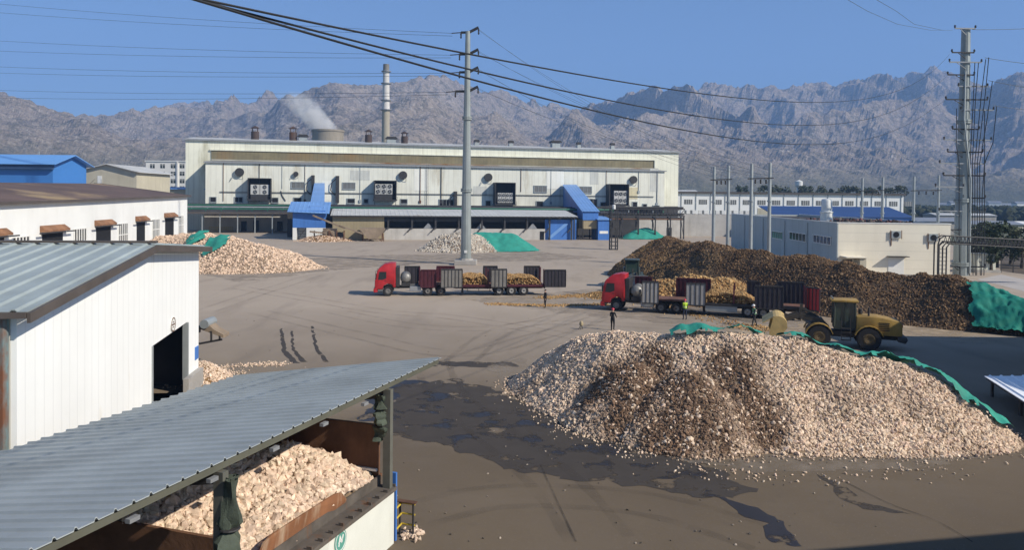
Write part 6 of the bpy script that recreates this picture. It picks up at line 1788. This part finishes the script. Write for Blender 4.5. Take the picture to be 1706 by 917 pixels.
def make_truck(label, loc, rz, panels_near, panels_far, load_fn, L=18.3, tank=True, sidebox=False, red=red_paint, nearm=None):
    """local +x is the front; the front bumper is at x = 0, the tail at x = -L; local +y faces the viewer's side (-y world before turning)"""
    t = thing('cargo_truck', label, 'truck', loc, rz, 'red articulated trucks being unloaded')
    W2 = 1.25
    # cab
    b = MB()
    prof = [(-.02, .75), (0, 1.15), (-.04, 1.75), (-.28, 2.75), (-.42, 2.95), (-1.0, 3.42), (-1.75, 3.55), (-2.2, 3.5), (-2.2, .95), (-1.92, .95), (-1.86, 1.2), (-1.62, 1.34), (-1.2, 1.34), (-.95, 1.18), (-.86, .75)]
    bm = bmesh.new()
    vs = [bm.verts.new((x, -W2+.02, z)) for x, z in prof]; f = bm.faces.new(vs)
    r = bmesh.ops.extrude_face_region(bm, geom=[f]); bmesh.ops.translate(bm, vec=(0, 2*W2-.04, 0), verts=[e for e in r['geom'] if isinstance(e, bmesh.types.BMVert)])
    # roof corners drawn in
    for v in bm.verts:
        if v.co.z > 2.9: v.co.y *= 1-.16*(v.co.z-2.9)/.6
    ed = [e for e in bm.edges if len(e.link_faces) == 2 and e.calc_face_angle(0) > R(50)]
    bmesh.ops.bevel(bm, geom=ed, offset=.06, segments=2, affect='EDGES', profile=.5)
    b.frombm(bm); b.build('cab', red, t, True)
    for s in (-1, 1):
        b = MB(); y = s*(W2-.012)
        win = [(-.36, 1.78), (-.50, 2.62), (-1.22, 2.62), (-1.22, 1.92), (-.8, 1.74)]
        b.prism([(x, y, z) for x, z in win], (0, s*.012, 0)); o = b.build('side_window', glass_dark, t)
        b = MB(); b.prism([(-.28, y, .95), (-.30, y, 1.72), (-1.27, y, 1.88), (-1.27, y, 1.30), (-.95, y, 1.18), (-.86, y, .95)], (0, s*.008, 0)); d_ = b.build('door', red, t)
        b = MB(); b.box(-1.2, -1.02, y+s*.012-.012, y+s*.012+.02, 1.66, 1.70); b.build('handle', dark_steel, d_)
        b = MB(); b.path([(-.32, s*W2, 2.7), (-.12, s*(W2+.18), 2.72), (-.1, s*(W2+.22), 2.4)], .02, 6); b.bbox(-.2, -.1, s*(W2+.12)-.02 if s > 0 else s*(W2+.12)-.26, s*(W2+.12)+.26 if s > 0 else s*(W2+.12)+.02, 1.85, 2.45, .03); b.build('mirror', black, t)
        b = MB(); b.box(-.84, -.3, s*(W2-.18)-.14, s*(W2-.18)+.14, .42, .5); b.box(-.86, -.3, s*(W2-.1)-.12, s*(W2-.1)+.12, .72, .78); b.build('step', dark_steel, t)
        b = MB(); b.bbox(-.05, .05, s*.95-.22, s*.95+.22, .72, .98, .03); b.build('headlight', chrome, t)
        b = MB(); pts = []
        for k in range(9):
            a = R(12+156*k/8); pts.append((-1.4+.66*math.cos(a), s*.98, .54+.68*math.sin(a)))
        for p, q in zip(pts[:-1], pts[1:]): b.bar(p, q, .5, .04)
        b.build('mudguard', dark_steel, t)
    b = MB(); b.add([(-.055, -W2+.14, 1.82), (-.055, W2-.14, 1.82), (-.31, W2-.2, 2.78), (-.31, -W2+.2, 2.78), (-.03, -W2+.14, 1.82), (-.03, W2-.14, 1.82), (-.285, W2-.2, 2.78), (-.285, -W2+.2, 2.78)], [(0, 1, 2, 3), (4, 5, 6, 7), (0, 1, 5, 4), (2, 3, 7, 6), (1, 2, 6, 5), (0, 3, 7, 4)]); b.build('windscreen', glass_dark, t)
    b = MB(); b.bbox(-.3, .12, -W2+.02, W2-.02, .42, .85, .05); b.build('bumper', red, t)
    b = MB()
    for z in (1.0, 1.18, 1.36, 1.54): b.box(-.03, .02, -.8, .8, z, z+.09)
    b.build('grille', black, t)
    b = MB(); b.box(-2.6, -2.24, -1.1, 1.1, 1.0, 3.1); b.box(-2.55, -2.3, -1.2, -.9, .6, 2.9); b.build('air_intake', dark_steel, t)
    # tractor chassis and wheels
    b = MB()
    for s in (-1, 1): b.box(-7.6, -.4, s*.42-.05, s*.42+.05, .78, 1.02)
    for x in (-3.2, -5, -7.2): b.box(x-.08, x+.08, -.4, .4, .8, 1.0)
    b.lathe([(.1, -1.1), (.1, 1.1)], (-1.4, 0, .54), 10, 'Y'); b.lathe([(.1, -1.1), (.1, 1.1)], (-5.6, 0, .54), 10, 'Y'); b.lathe([(.1, -1.1), (.1, 1.1)], (-7.0, 0, .54), 10, 'Y')
    b.build('chassis', dark_steel, t)
    for s in (-1, 1):
        wheel(t, -1.4, s*1.02)
        for x in (-5.6, -7.0): wheel(t, x, s*.92, .53, .3, True)
        b = MB(); b.bbox(-4.9, -3.7, s*.86-.28, s*.86+.28, .5, 1.05, .06); b.build('fuel_tank', grey_metal, t)
        b = MB()
        for x in (-5.6, -7.0):
            pts = [(x+.64*math.cos(R(20+140*k/6)), s*.92, .53+.66*math.sin(R(20+140*k/6))) for k in range(7)]
            for p, q in zip(pts[:-1], pts[1:]): b.bar(p, q, .6, .03)
        b.build('mudguard', dark_steel, t)
    if tank:
        b = MB(); r = .56
        b.lathe([(.001, -1.14), (r*.5, -1.09), (r*.85, -.98), (r, -.8), (r, .8), (r*.85, .98), (r*.5, 1.09), (.001, 1.14)], (-3.25, 0, 1.95), 24, 'Y', caps=False)
        o = b.build('gas_tank', chrome, t, True)
        b = MB(); b.box(-3.7, -2.8, -1.0, 1.0, 1.05, 1.42)
        for y in (-.7, .7): b.lathe([(r+.02, y-.05), (r+.03, y-.05), (r+.03, y+.05), (r+.02, y+.05)], (-3.25, 0, 1.95), 24, 'Y', caps=False)
        b.build('tank_cradle', dark_steel, o)
    # trailer
    zd = 1.18
    b = MB(); b.box(-L, -8.4, -W2, W2, zd-.14, zd); b.box(-8.4, -4.6, -W2, W2, zd+.02, zd+.16)
    b.build('deck', M('deck_rust', (.14, .07, .05), .85, .3, 1, rust=.2), t)
    b = MB()
    for s in (-1, 1):
        b.box(-L+.1, -8.6, s*.5-.07, s*.5+.07, .72, zd-.142)
        b.prism([(-8.4, s*.5-.07, zd), (-8.4, s*.5-.07, .74), (-9.2, s*.5-.07, .74), (-9.2, s*.5-.07, zd-.145)], (0, .14, 0))
        b.box(-L, -8.4, s*W2-.03, s*W2+.03, zd-.2, zd+.04)
    b.box(-L-.06, -L, -W2, W2, .75, zd-.01)
    for x in (-13.3, -14.65, -16.0): b.lathe([(.1, -1.05), (.1, 1.05)], (x, 0, .54), 10, 'Y')
    b.build('trailer_frame', dark_red if not sidebox else dark_steel, t)
    for x in (-13.3, -14.65, -16.0):
        for s in (-1, 1): wheel(t, x, s*.92, .53, .3, True, M('light_rim', (.32, .31, .29), .6, .25, 3))
    for s in (-1, 1):
        b = MB(); b.bar((-9.4, s*.8, zd-.15), (-9.4, s*.8, .15), .12, .12); b.box(-9.55, -9.25, s*.8-.15, s*.8+.15, .1, .15); b.build('landing_leg', dark_steel, t)
        b = MB(); 
        if sidebox and s > 0:
            b.bbox(-12.4, -9.6, s*1.0-.2, s*1.0+.2, .45, .95, .03); b.build('side_locker', galv, t)
        else:
            b.box(-12.5, -9.7, s*1.2-.02, s*1.2+.02, .48, .56); b.box(-12.5, -9.7, s*1.2-.02, s*1.2+.02, .76, .84)
            for x in (-12.3, -11.1, -9.9): b.box(x-.03, x+.03, s*1.19-.03, s*1.19+.0, .45, zd-.2)
            b.build('side_guard', dark_steel, t)
        b = MB(); b.bbox(-L-.08, -L-.01, s*.95-.16, s*.95+.16, .82, .96, .02); b.build('tail_light', red, t)
    zp = zd+.02
    for s, plist in ((1, panels_near), (-1, panels_far)):
        for (x0, x1, z1, m_, off, ang) in plist:
            y = s*(W2+.03+off); h_ = z1-zp
            b = MB(); Lp = x1-x0
            c_, s_ = math.cos(R(ang))*1, math.sin(R(ang))*s
            def pp(a, k, z): return (x0+a*c_-k*s_, y+a*s_+k*c_, z)
            def pbx(a0, a1, k0, k1, z0, z1_):
                vs = [pp(a0, k0, z0), pp(a1, k0, z0), pp(a1, k1, z0), pp(a0, k1, z0), pp(a0, k0, z1_), pp(a1, k0, z1_), pp(a1, k1, z1_), pp(a0, k1, z1_)]
                b.add(vs, [(3, 2, 1, 0), (4, 5, 6, 7), (0, 1, 5, 4), (1, 2, 6, 5), (2, 3, 7, 6), (3, 0, 4, 7)])
            pbx(0, Lp, -.03, .03, zp+off*0-.25, z1)
            o = b.build('side_board', m_, t)
            b = MB()
            for kk in (-1, 1):
                pbx(-.001, Lp+.001, .031*kk if kk > 0 else -.085, .085 if kk > 0 else -.031, z1-.09, z1+.02); pbx(-.001, Lp+.001, .031 if kk > 0 else -.085, .085 if kk > 0 else -.031, zp-.28, zp-.18)
                n = max(3, round(Lp/.38))
                for i in range(n+1):
                    a = Lp*i/n; pbx(a-.03, a+.03, .031 if kk > 0 else -.075, .075 if kk > 0 else -.031, zp-.17, z1-.1)
            b.build('board_frame', dark_steel if m_ is not dark_red else dark_red, o)
    for x in (-4.75, -8.5, -12.1, -L+.1):
        for s in (-1, 1):
            b = MB(); b.box(x-.07, x+.07, s*W2-.06, s*W2+.06, zd+.04, 2.9); b.build('stake_post', dark_red, t)
    # load
    hp = load_fn
    pal = ORANGE
    P, S = [], []
    rgx = np.random.default_rng(3)
    n = 5200
    x = rgx.uniform(-L+.2, -8.6, n); y = rgx.uniform(-W2+.1, W2-.1, n)
    z = hp(x, y); k = z > .03
    P = np.column_stack([x[k], y[k], zd+z[k]]); 
    P2 = P.copy(); P2[:, 2] = zd+(P[:, 2]-zd)*rgx.uniform(0, 1, len(P))
    P = np.vstack([P, P2])
    v, tt, cc = scatter(P, rng.uniform(.06, .13, len(P)), lerp3(pal, len(P)), (1, .8, .6))
    return t, (v, tt, cc), zd
def add_load(t, data, body, lab, nm='rock_load'):
    v, tt, cc = data
    o = mesh_np(nm, v, tt, STONE, cc); o.location = t.location; o.rotation_euler = t.rotation_euler
    o['kind'] = 'stuff'; o['label'] = lab
def gauss_load(parts):
    def f(x, y):
        z = np.zeros_like(x)
        for x0, x1, h in parts:
            m = (x0+x1)/2; hw = (x1-x0)/2
            e = np.clip((1-np.abs(x-m)/hw)*2.2, 0, 1)
            z = np.maximum(z, h*np.sqrt(e)*(1-.25*(np.abs(y)/1.25)**2))
        return z+.12*np.sin(x*2.3)*np.sin(y*3+x)*(z > .1)
    return f
# left truck: it faces left, so local +x -> world -x; local +y then points at the viewer
f1 = G(622, 494); r1 = G(905, 492.5)
rz1 = math.atan2(f1.y-r1.y, f1.x-r1.x)
MB_ = lambda a: a
nearP = [(-6.5, -4.85, 2.85, dark_red, .0, 0), (-9.3, -7.0, 2.95, board_grey, .25, 5), (-14.1, -12.4, 2.95, board_grey, .25, 4), (-20.6, -18.3, 2.85, board_dark, .2, -3)]
farP = [(-4.8, -3.1, 3.0, board_dark, .1, 0), (-8.6, -6.6, 3.0, dark_red, .2, 0), (-13.4, -11.8, 3.0, board_dark, .3, 0), (-18.2, -16.4, 3.0, board_dark, .3, 0)]
t1, d1, _ = make_truck('red articulated truck with open side boards, left of the tall pole base', (f1.x, f1.y+1.1, 0), rz1, nearP, farP, gauss_load([(-12.2, -8.6, 1.05), (-17.9, -13.0, .95)]))
add_load(t1, d1, None, 'ochre rock load lying on the left truck between its open boards')
f2 = G(1008, 517); r2 = G(1328, 534)
rz2 = math.atan2(f2.y-r2.y, f2.x-r2.x)
pale_board = M('board_pale_grey', (.30, .29, .28), .7, .15, 1.2, grime=.4, seam=.3, pitch=.34)
nearP2 = [(-5.4, -3.9, 3.0, pale_board, .3, 10), (-9.6, -7.9, 3.0, pale_board, .25, 6), (-16.3, -13.9, 3.0, board_dark, .2, 2), (-19.3, -17.9, 3.0, red_paint, .5, -38)]
farP2 = [(-4.4, -2.8, 3.1, dark_red, .1, 0), (-9.9, -6.7, 3.1, dark_red, .3, 0), (-14.3, -13.2, 3.1, board_dark, .3, 0), (-18.2, -15.9, 3.15, board_dark, .35, 0)]
t2, d2, _ = make_truck('nearer red truck parked before the brown heap, being unloaded', (f2.x, f2.y+1.0, 0), rz2, nearP2, farP2, gauss_load([(-8.4, -4.9, 1.0), (-14.0, -9.0, 1.0)]), sidebox=True)
add_load(t2, d2, None, 'ochre rock load lying on the nearer truck between its open boards')

# ---------------------------------------------------------------- wheel loaders
def make_loader(label, loc, rz, ym, bm_, lift, arm=True):
    t = thing('wheel_loader', label, 'loader', loc, rz, 'wheel loaders in the yard')
    def bev(poly, y0, y1, m, name, bv=.06):
        bm = bmesh.new()
        vs = [bm.verts.new((x, y0, z)) for x, z in poly]; f = bm.faces.new(vs)
        r = bmesh.ops.extrude_face_region(bm, geom=[f]); bmesh.ops.translate(bm, vec=(0, y1-y0, 0), verts=[e for e in r['geom'] if isinstance(e, bmesh.types.BMVert)])
        bmesh.ops.bevel(bm, geom=list(bm.edges), offset=bv, segments=2, affect='EDGES', profile=.5)
        return MB().frombm(bm).build(name, m, t, True)
    bev([(-.75, 1.15), (-.75, 2.35), (-2.2, 2.35), (-3.55, 2.12), (-3.72, 1.9), (-3.75, 1.05), (-2.4, 1.05)], -.98, .98, ym, 'engine_hood')
    bev([(-3.4, .72), (-3.4, 1.06), (-4.0, 1.06), (-4.05, .85), (-3.9, .6)], -1.25, 1.25, dark_steel, 'counterweight')
    bev([(.9, .75), (.9, 1.2), (-3.4, 1.1), (-3.4, .7)], -.5, .5, dark_steel, 'rear_frame', .03)
    b = MB()
    for i in range(7): b.box(-3.79, -3.745, -.62, .62, 1.15+i*.12, 1.21+i*.12)
    b.build('rear_grille', black, t)
    b = MB(); b.box(-3.80, -3.775, -.12, .14, 1.55, 1.72); b.build('badge', white_paint, t)
    for s in (-1, 1):
        b = MB(); b.box(-3.77, -3.74, s*.8-.09, s*.8+.09, 1.7, 1.88); b.build('tail_light', red_paint, t)
        b = MB()
        for i in range(5): b.box(-2.9, -2.2, s*.985-.01, s*.985+.01, 1.4+i*.13, 1.46+i*.13)
        b.build('side_vent', black, t)
    b = MB(); b.tube((-1.6, .45, 2.3), (-1.6, .45, 2.95), .07, 10); b.lathe([(.14, 2.34), (.14, 2.7), (.06, 2.75)], (-1.15, -.4, 0), 12); b.build('exhaust', dark_steel, t)
    # cab
    b = MB()
    x0, x1, w_ = -.72, .72, .78
    for x in (x0, x1):
        for y in (-w_, w_): b.bar((x, y, 1.55), (x*.93, y*.95, 3.3), .10, .10)
    b.bar((0, -w_, 1.6), (0, -w_*.95, 3.3), .07, .07); b.bar((0, w_, 1.6), (0, w_*.95, 3.3), .07, .07)
    b.box(x0, x1, -w_, w_, 1.35, 1.95); 
    o = b.build('cab_frame', M('cab_dark_green', (.035, .045, .035), .5, .2, 1), t)
    b = MB(); b.box(x0+.05, x1-.02, -w_+.04, w_-.04, 1.951, 3.28); b.build('cab_glass', M('tinted_glass', (.035, .06, .05), .10, .1, 1, spec=.6), o)
    b = MB(); b.bbox(x0-.18, x1+.22, -w_-.1, w_+.1, 3.3, 3.45, .05); b.build('cab_roof', ym, t, True)
    b = MB()
    for s in (-.5, .5): b.lathe([(.09, -.06), (.09, .06)], (x1+.1, s, 3.52), 10, 'X')
    b.build('work_light', chrome, t)
    # steps and front frame
    b = MB()
    for i in range(4): b.box(-.35, .25, .95, 1.2, .6+i*.28, .64+i*.28)
    b.bar((-.35, 1.18, .6), (-.35, 1.0, 2.2), .05, .05); b.bar((.25, 1.18, .6), (.25, 1.0, 2.2), .05, .05); b.build('ladder', dark_steel, t)
    bev([(.95, .7), (.95, 1.3), (1.5, 2.0), (1.9, 2.0), (2.6, 1.2), (2.6, .75)], -.55, .55, ym if lift < 1.2 else M('frame_dark', (.05, .045, .035), .7, .3, 1), 'front_frame', .04)  # front frame is near-black brown when the bucket is raised
    for x in (1.75, -1.55):
        for s in (-1, 1):
            wheel(t, x, s*1.08, .80, .58, False, M('loader_rim', (.13, .09, .04), .7, .3, 2, grime=.6), 'wheel')
            b = MB(); pts = [(x+.95*math.cos(R(15+150*k/8)), s*1.08, .80+.93*math.sin(R(15+150*k/8))) for k in range(9)]
            for p, q in zip(pts[:-1], pts[1:]): b.bar(p, q, .62, .05)
            b.build('mudguard', ym, t)
    # arms
    pv_ = Vector((1.7, 0, 1.85)); tipz = .45+lift
    tip_ = Vector((4.1, 0, tipz))
    am_ = M('arm_dark', (.055, .048, .038), .65, .3, 1)  # arms and linkage share one near-black brown
    for s in (-1, 1):
        b = MB(); b.bar(pv_+Vector((0, s*.48, 0)), Vector((3.1, s*.48, (pv_.z+tip_.z)/2+.35)), .12, .38); b.bar(Vector((3.1, s*.48, (pv_.z+tip_.z)/2+.35)), tip_+Vector((0, s*.48, 0)), .12, .34); b.build('lift_arm', am_, t)
        b = MB(); b.tube((1.5, s*.3, 1.1), (2.9, s*.42, (pv_.z+tip_.z)/2+.1), .09, 10); b.build('lift_cylinder', chrome, t)
    b = MB(); b.bar((1.9, 0, 2.1), (3.0, 0, (pv_.z+tip_.z)/2+.9), .14, .16); b.bar((2.9, 0, (pv_.z+tip_.z)/2+1.1), (3.05, 0, (pv_.z+tip_.z)/2-.1), .16, .2); b.bar((2.95, 0, (pv_.z+tip_.z)/2-.05), (4.1, 0, tipz+.35), .12, .14); b.build('tilt_linkage', am_, t)
    # bucket: curved shell with side plates and teeth
    b = MB(); wb = 1.6
    ang0 = R(-5 if lift < 1.2 else -52)
    pr = []
    for k in range(9):
        a = R(115+k*17); pr.append((.50+.50*math.cos(a), .52+.52*math.sin(a)))
    pr = [(.95, 1.22)]+pr+[(1.45, .0)]
    def br(x, z):
        x = (x-.1)*1.3; z = (z-.35)*1.3
        return tip_.x+x*math.cos(ang0)-z*math.sin(ang0), tip_.z+x*math.sin(ang0)+z*math.cos(ang0)
    out = [br(*p) for p in pr]; inn = [br(p[0]+.0+(.06 if 0 < i < len(pr)-1 else 0), p[1]+(.05 if i > 4 else -.05 if i < 3 else 0)) for i, p in enumerate(pr)]
    k = len(out)
    for i in range(k-1):
        q = [(*out[i], ), (*out[i+1], ), (*inn[i+1], ), (*inn[i], )]
        b.prism([(c[0], -wb, c[1]) for c in q], (0, 2*wb, 0))
    for s in (-1, 1): b.prism([(x, s*wb, z) for x, z in out[1:-1]], (0, s*.05, 0)); b.prism([(out[-2][0], s*wb, out[-2][1]), (out[-1][0], s*wb, out[-1][1]), (out[-1][0]*.5+out[0][0]*.5-.05, s*wb, out[-1][1]*.5+out[0][1]*.5), (out[1][0], s*wb, out[1][1])], (0, s*.045, 0))
    o = b.build('bucket', bm_, t)
    b = MB(); e = out[-1]; e2 = br(1.62, -.02)
    for i in range(8): y = -wb+.15+i*(2*wb-.3)/7; b.bar((e[0], y, e[1]), (e2[0], y, e2[1]), .12, .06)
    b.build('bucket_teeth', dark_steel, o)
    return t
wl_p = G(1405, 577)
make_loader('yellow wheel loader with raised bucket working at the tail of the nearer truck', (wl_p.x, wl_p.y, 0), math.atan2(.30, -.954), yellow, yellow_dirty, 1.35)
w2 = D(1053, 440, 93)
make_loader('dark grey wheel loader facing us behind the cab of the nearer truck', (w2.x, 93, 0), R(-97), teal_cab, grey_metal, .5)

# ---------------------------------------------------------------- people
def person(label, loc, rz, jacket, trousers, helmet=None, vest=None, stride=.0, arms=(0, 0), lean=0.0, h=1.74, skin=(.42, .26, .18)):
    t = thing('person', label, 'person', loc, rz)
    k = h/1.74
    bm = bmesh.new(); lay = bm.verts.layers.skin.verify()
    def V(x, y, z, r):
        v = bm.verts.new((x*k+lean*max(0, z-.9)*k, y*k, z*k)); v[lay].radius = (r*k, r*k*(.8 if .9 < z < 1.45 and abs(y) < .05 else 1)); return v
    E = lambda a, b_: bm.edges.new((a, b_))
    pel = V(0, 0, .96, .155); pel[lay].use_root = True
    ab = V(0, 0, 1.12, .145); chst = V(.01, 0, 1.32, .165); up = V(0, 0, 1.43, .12); nk = V(.01, 0, 1.52, .058); hd0 = V(.02, 0, 1.58, .075); hd = V(.025, 0, 1.66, .098); hd1 = V(.02, 0, 1.72, .068)
    for a, c in ((pel, ab), (ab, chst), (chst, up), (up, nk), (nk, hd0), (hd0, hd), (hd, hd1)): E(a, c)
    no = V(.125, 0, 1.635, .014); E(hd, no)
    for s in (-1, 1):
        st = stride*s
        hip = V(0, s*.10, .88, .105); kn = V(.04+st*.55, s*.11, .50, .066); an = V(st, s*.11, .10, .045); heel = V(st+.02, s*.11, .045, .042); toe = V(st+.18, s*.13, .035, .036)
        for a, c in ((pel, hip), (hip, kn), (kn, an), (an, heel), (heel, toe)): E(a, c)
        sh_ = V(0, s*.19, 1.42, .068); ar = arms[0 if s < 0 else 1]
        el = V(-.02+ar*.12, s*.255, 1.14, .046); wr = V(.05+ar*.30, s*(.26-ar*.08), .90+ar*.24, .032); pa = V(.07+ar*.36, s*(.26-ar*.1), .83+ar*.26, .034)
        for a, c in ((up, sh_), (sh_, el), (el, wr), (wr, pa)): E(a, c)
        for j, (dx_, ln) in enumerate(((-.026, .055), (-.009, .07), (.009, .075), (.026, .06))):
            f1_ = V(pa.co.x/k+dx_-lean*0, pa.co.y/k, pa.co.z/k-.03-ln*.5, .0095); f2_ = V(f1_.co.x/k+.008, f1_.co.y/k-s*.008, f1_.co.z/k-ln*.5, .008); E(pa, f1_); E(f1_, f2_)
        th_ = V(pa.co.x/k+.045, pa.co.y/k-s*.01, pa.co.z/k-.02, .010); th2 = V(th_.co.x/k+.012, th_.co.y/k, th_.co.z/k-.03, .009); E(pa, th_); E(th_, th2)
    me = bpy.data.meshes.new('tmp'); bm.to_mesh(me); bm.free()
    tmp = bpy.data.objects.new('tmp', me); COL.objects.link(tmp)
    tmp.modifiers.new('s', 'SKIN').use_smooth_shade = True
    sb_ = tmp.modifiers.new('d', 'SUBSURF'); sb_.levels = 2; sb_.render_levels = 2
    dg = bpy.context.evaluated_depsgraph_get()
    bme = bpy.data.meshes.new_from_object(tmp.evaluated_get(dg))
    bpy.data.objects.remove(tmp)
    bme.materials.clear()
    sk = M('skin_tone', skin, .6, .08, 5)
    hm_ = M('hair_black', (.012, .01, .009), .7, .2, 8)
    shoe = M('shoe_black', (.015, .014, .013), .7, .2, 5)
    for m_ in (trousers, jacket, sk, shoe): bme.materials.append(m_)
    for p in bme.polygons:
        z = p.center.z/k; yy = abs(p.center.y)/k
        armz = yy > .2
        mi = 0
        if z < .085: mi = 3
        elif z > 1.50: mi = 2
        elif armz and z > .90+.0: mi = 1
        elif armz and z > .60: mi = 2
        elif z > .98: mi = 1
        p.material_index = mi
    o = bpy.data.objects.new('body', bme); COL.objects.link(o); o.parent = t
    lx = lean*.7*k
    b = MB()
    for s in (-1, 1): b.lathe([(.001, -.012), (.011, 0), (.001, .012)], ((.108)*k+lx, s*.036*k, 1.665*k), 8)
    b.build('eyes', black, t)
    b = MB()
    if helmet:
        b.lathe([(.135*k, 0), (.125*k, .01), (.120*k, .05*k), (.095*k, .10*k), (.05*k, .13*k), (.001, .137*k)], (.02*k+lx, 0, 1.685*k), 16, caps=False)
        b.prism([(.12*k+lx, -.08*k, 1.69*k), (.20*k+lx, -.05*k, 1.682*k), (.20*k+lx, .05*k, 1.682*k), (.12*k+lx, .08*k, 1.69*k)], (0, 0, .012)); b.build('helmet', helmet, t, True)
    else:
        b.lathe([(.108*k, 0), (.110*k, .04*k), (.085*k, .085*k), (.001, .112*k)], (.008*k+lx, 0, 1.672*k), 16, caps=False); b.build('hair', hm_, t, True)
    if vest:
        bm = bmesh.new(); bm.from_mesh(bme)
        bmesh.ops.delete(bm, geom=[f for f in bm.faces if not (1.0 < f.calc_center_median().z/k < 1.49 and abs(f.calc_center_median().y)/k < .215)], context='FACES')
        bm.normal_update()
        for v in bm.verts: v.co += v.normal*.018
        me2 = bpy.data.meshes.new('vest'); bm.to_mesh(me2); bm.free(); me2.materials.append(vest)
        v_ = bpy.data.objects.new('safety_vest', me2); COL.objects.link(v_); v_.parent = t
        b = MB(); b.lathe([(.178*k, -.02), (.184*k, -.02), (.184*k, .02), (.178*k, .02)], (.0+lean*.2, 0, 1.13*k), 18, caps=False)
        for vv in range(len(b.v)): b.v[vv] = (b.v[vv][0]*.92, b.v[vv][1], b.v[vv][2])
        b.build('reflective_band', white_paint, v_)
    return t
cl_dark = M('clothes_charcoal', (.025, .025, .028), .85, .25, 6)
cl_black = M('clothes_black', (.012, .012, .014), .85, .25, 6)
cl_navy = M('clothes_navy', (.02, .026, .05), .85, .25, 6)
hv = M('hivis_yellow', (.42, .62, .04), .7, .1, 4)
hv_dim = M('hivis_green', (.10, .26, .12), .7, .15, 4)
hel_red = M('helmet_red', (.5, .03, .05), .35, .05, 2)
hel_white = M('helmet_white', (.7, .7, .68), .35, .05, 2)
g = G(908.5, 513); person('person in dark clothes standing behind the tail of the left truck', g, R(200), cl_dark, cl_black, None, None, .03, (.2, .1), .0, 1.74)
g = G(1020.5, 551); person('person in black clothes and red helmet standing alone beside the front heap', g, R(60), cl_black, cl_black, hel_red, None, .02, (.9, .8), .02, 1.74)
g = G(1141, 533); person('person in yellow high visibility vest standing beside the nearer truck', g, R(100), cl_dark, cl_navy, hel_red, hv, .05, (.25, .3), .0, 1.76)
g = G(1257, 544); person('person in white helmet and green vest walking past the truck tail wheel', g, R(185), cl_navy, cl_dark, hel_white, hv_dim, .24, (.3, .6), .12, 1.78)
# small bollard-like sack on the yard
g = G(966, 549)
sk_ = thing('sand_sack', 'small pale sack on a stick frame left of the person in red helmet', 'sack', g)
b = MB(); b.lathe([(.05, .28), (.15, .32), (.17, .48), (.11, .62), (.05, .68), (.001, .7)], (.12, 0, 0), 12); b.build('sack', tan_sheet, sk_, True)
b = MB(); b.tube((-.1, 0, 0), (.1, 0, .4), .025, 6); b.tube((.25, .1, 0), (.12, 0, .4), .025, 6); b.tube((.05, -.2, 0), (.12, 0, .4), .025, 6); b.build('stick_frame', dark_steel, sk_)
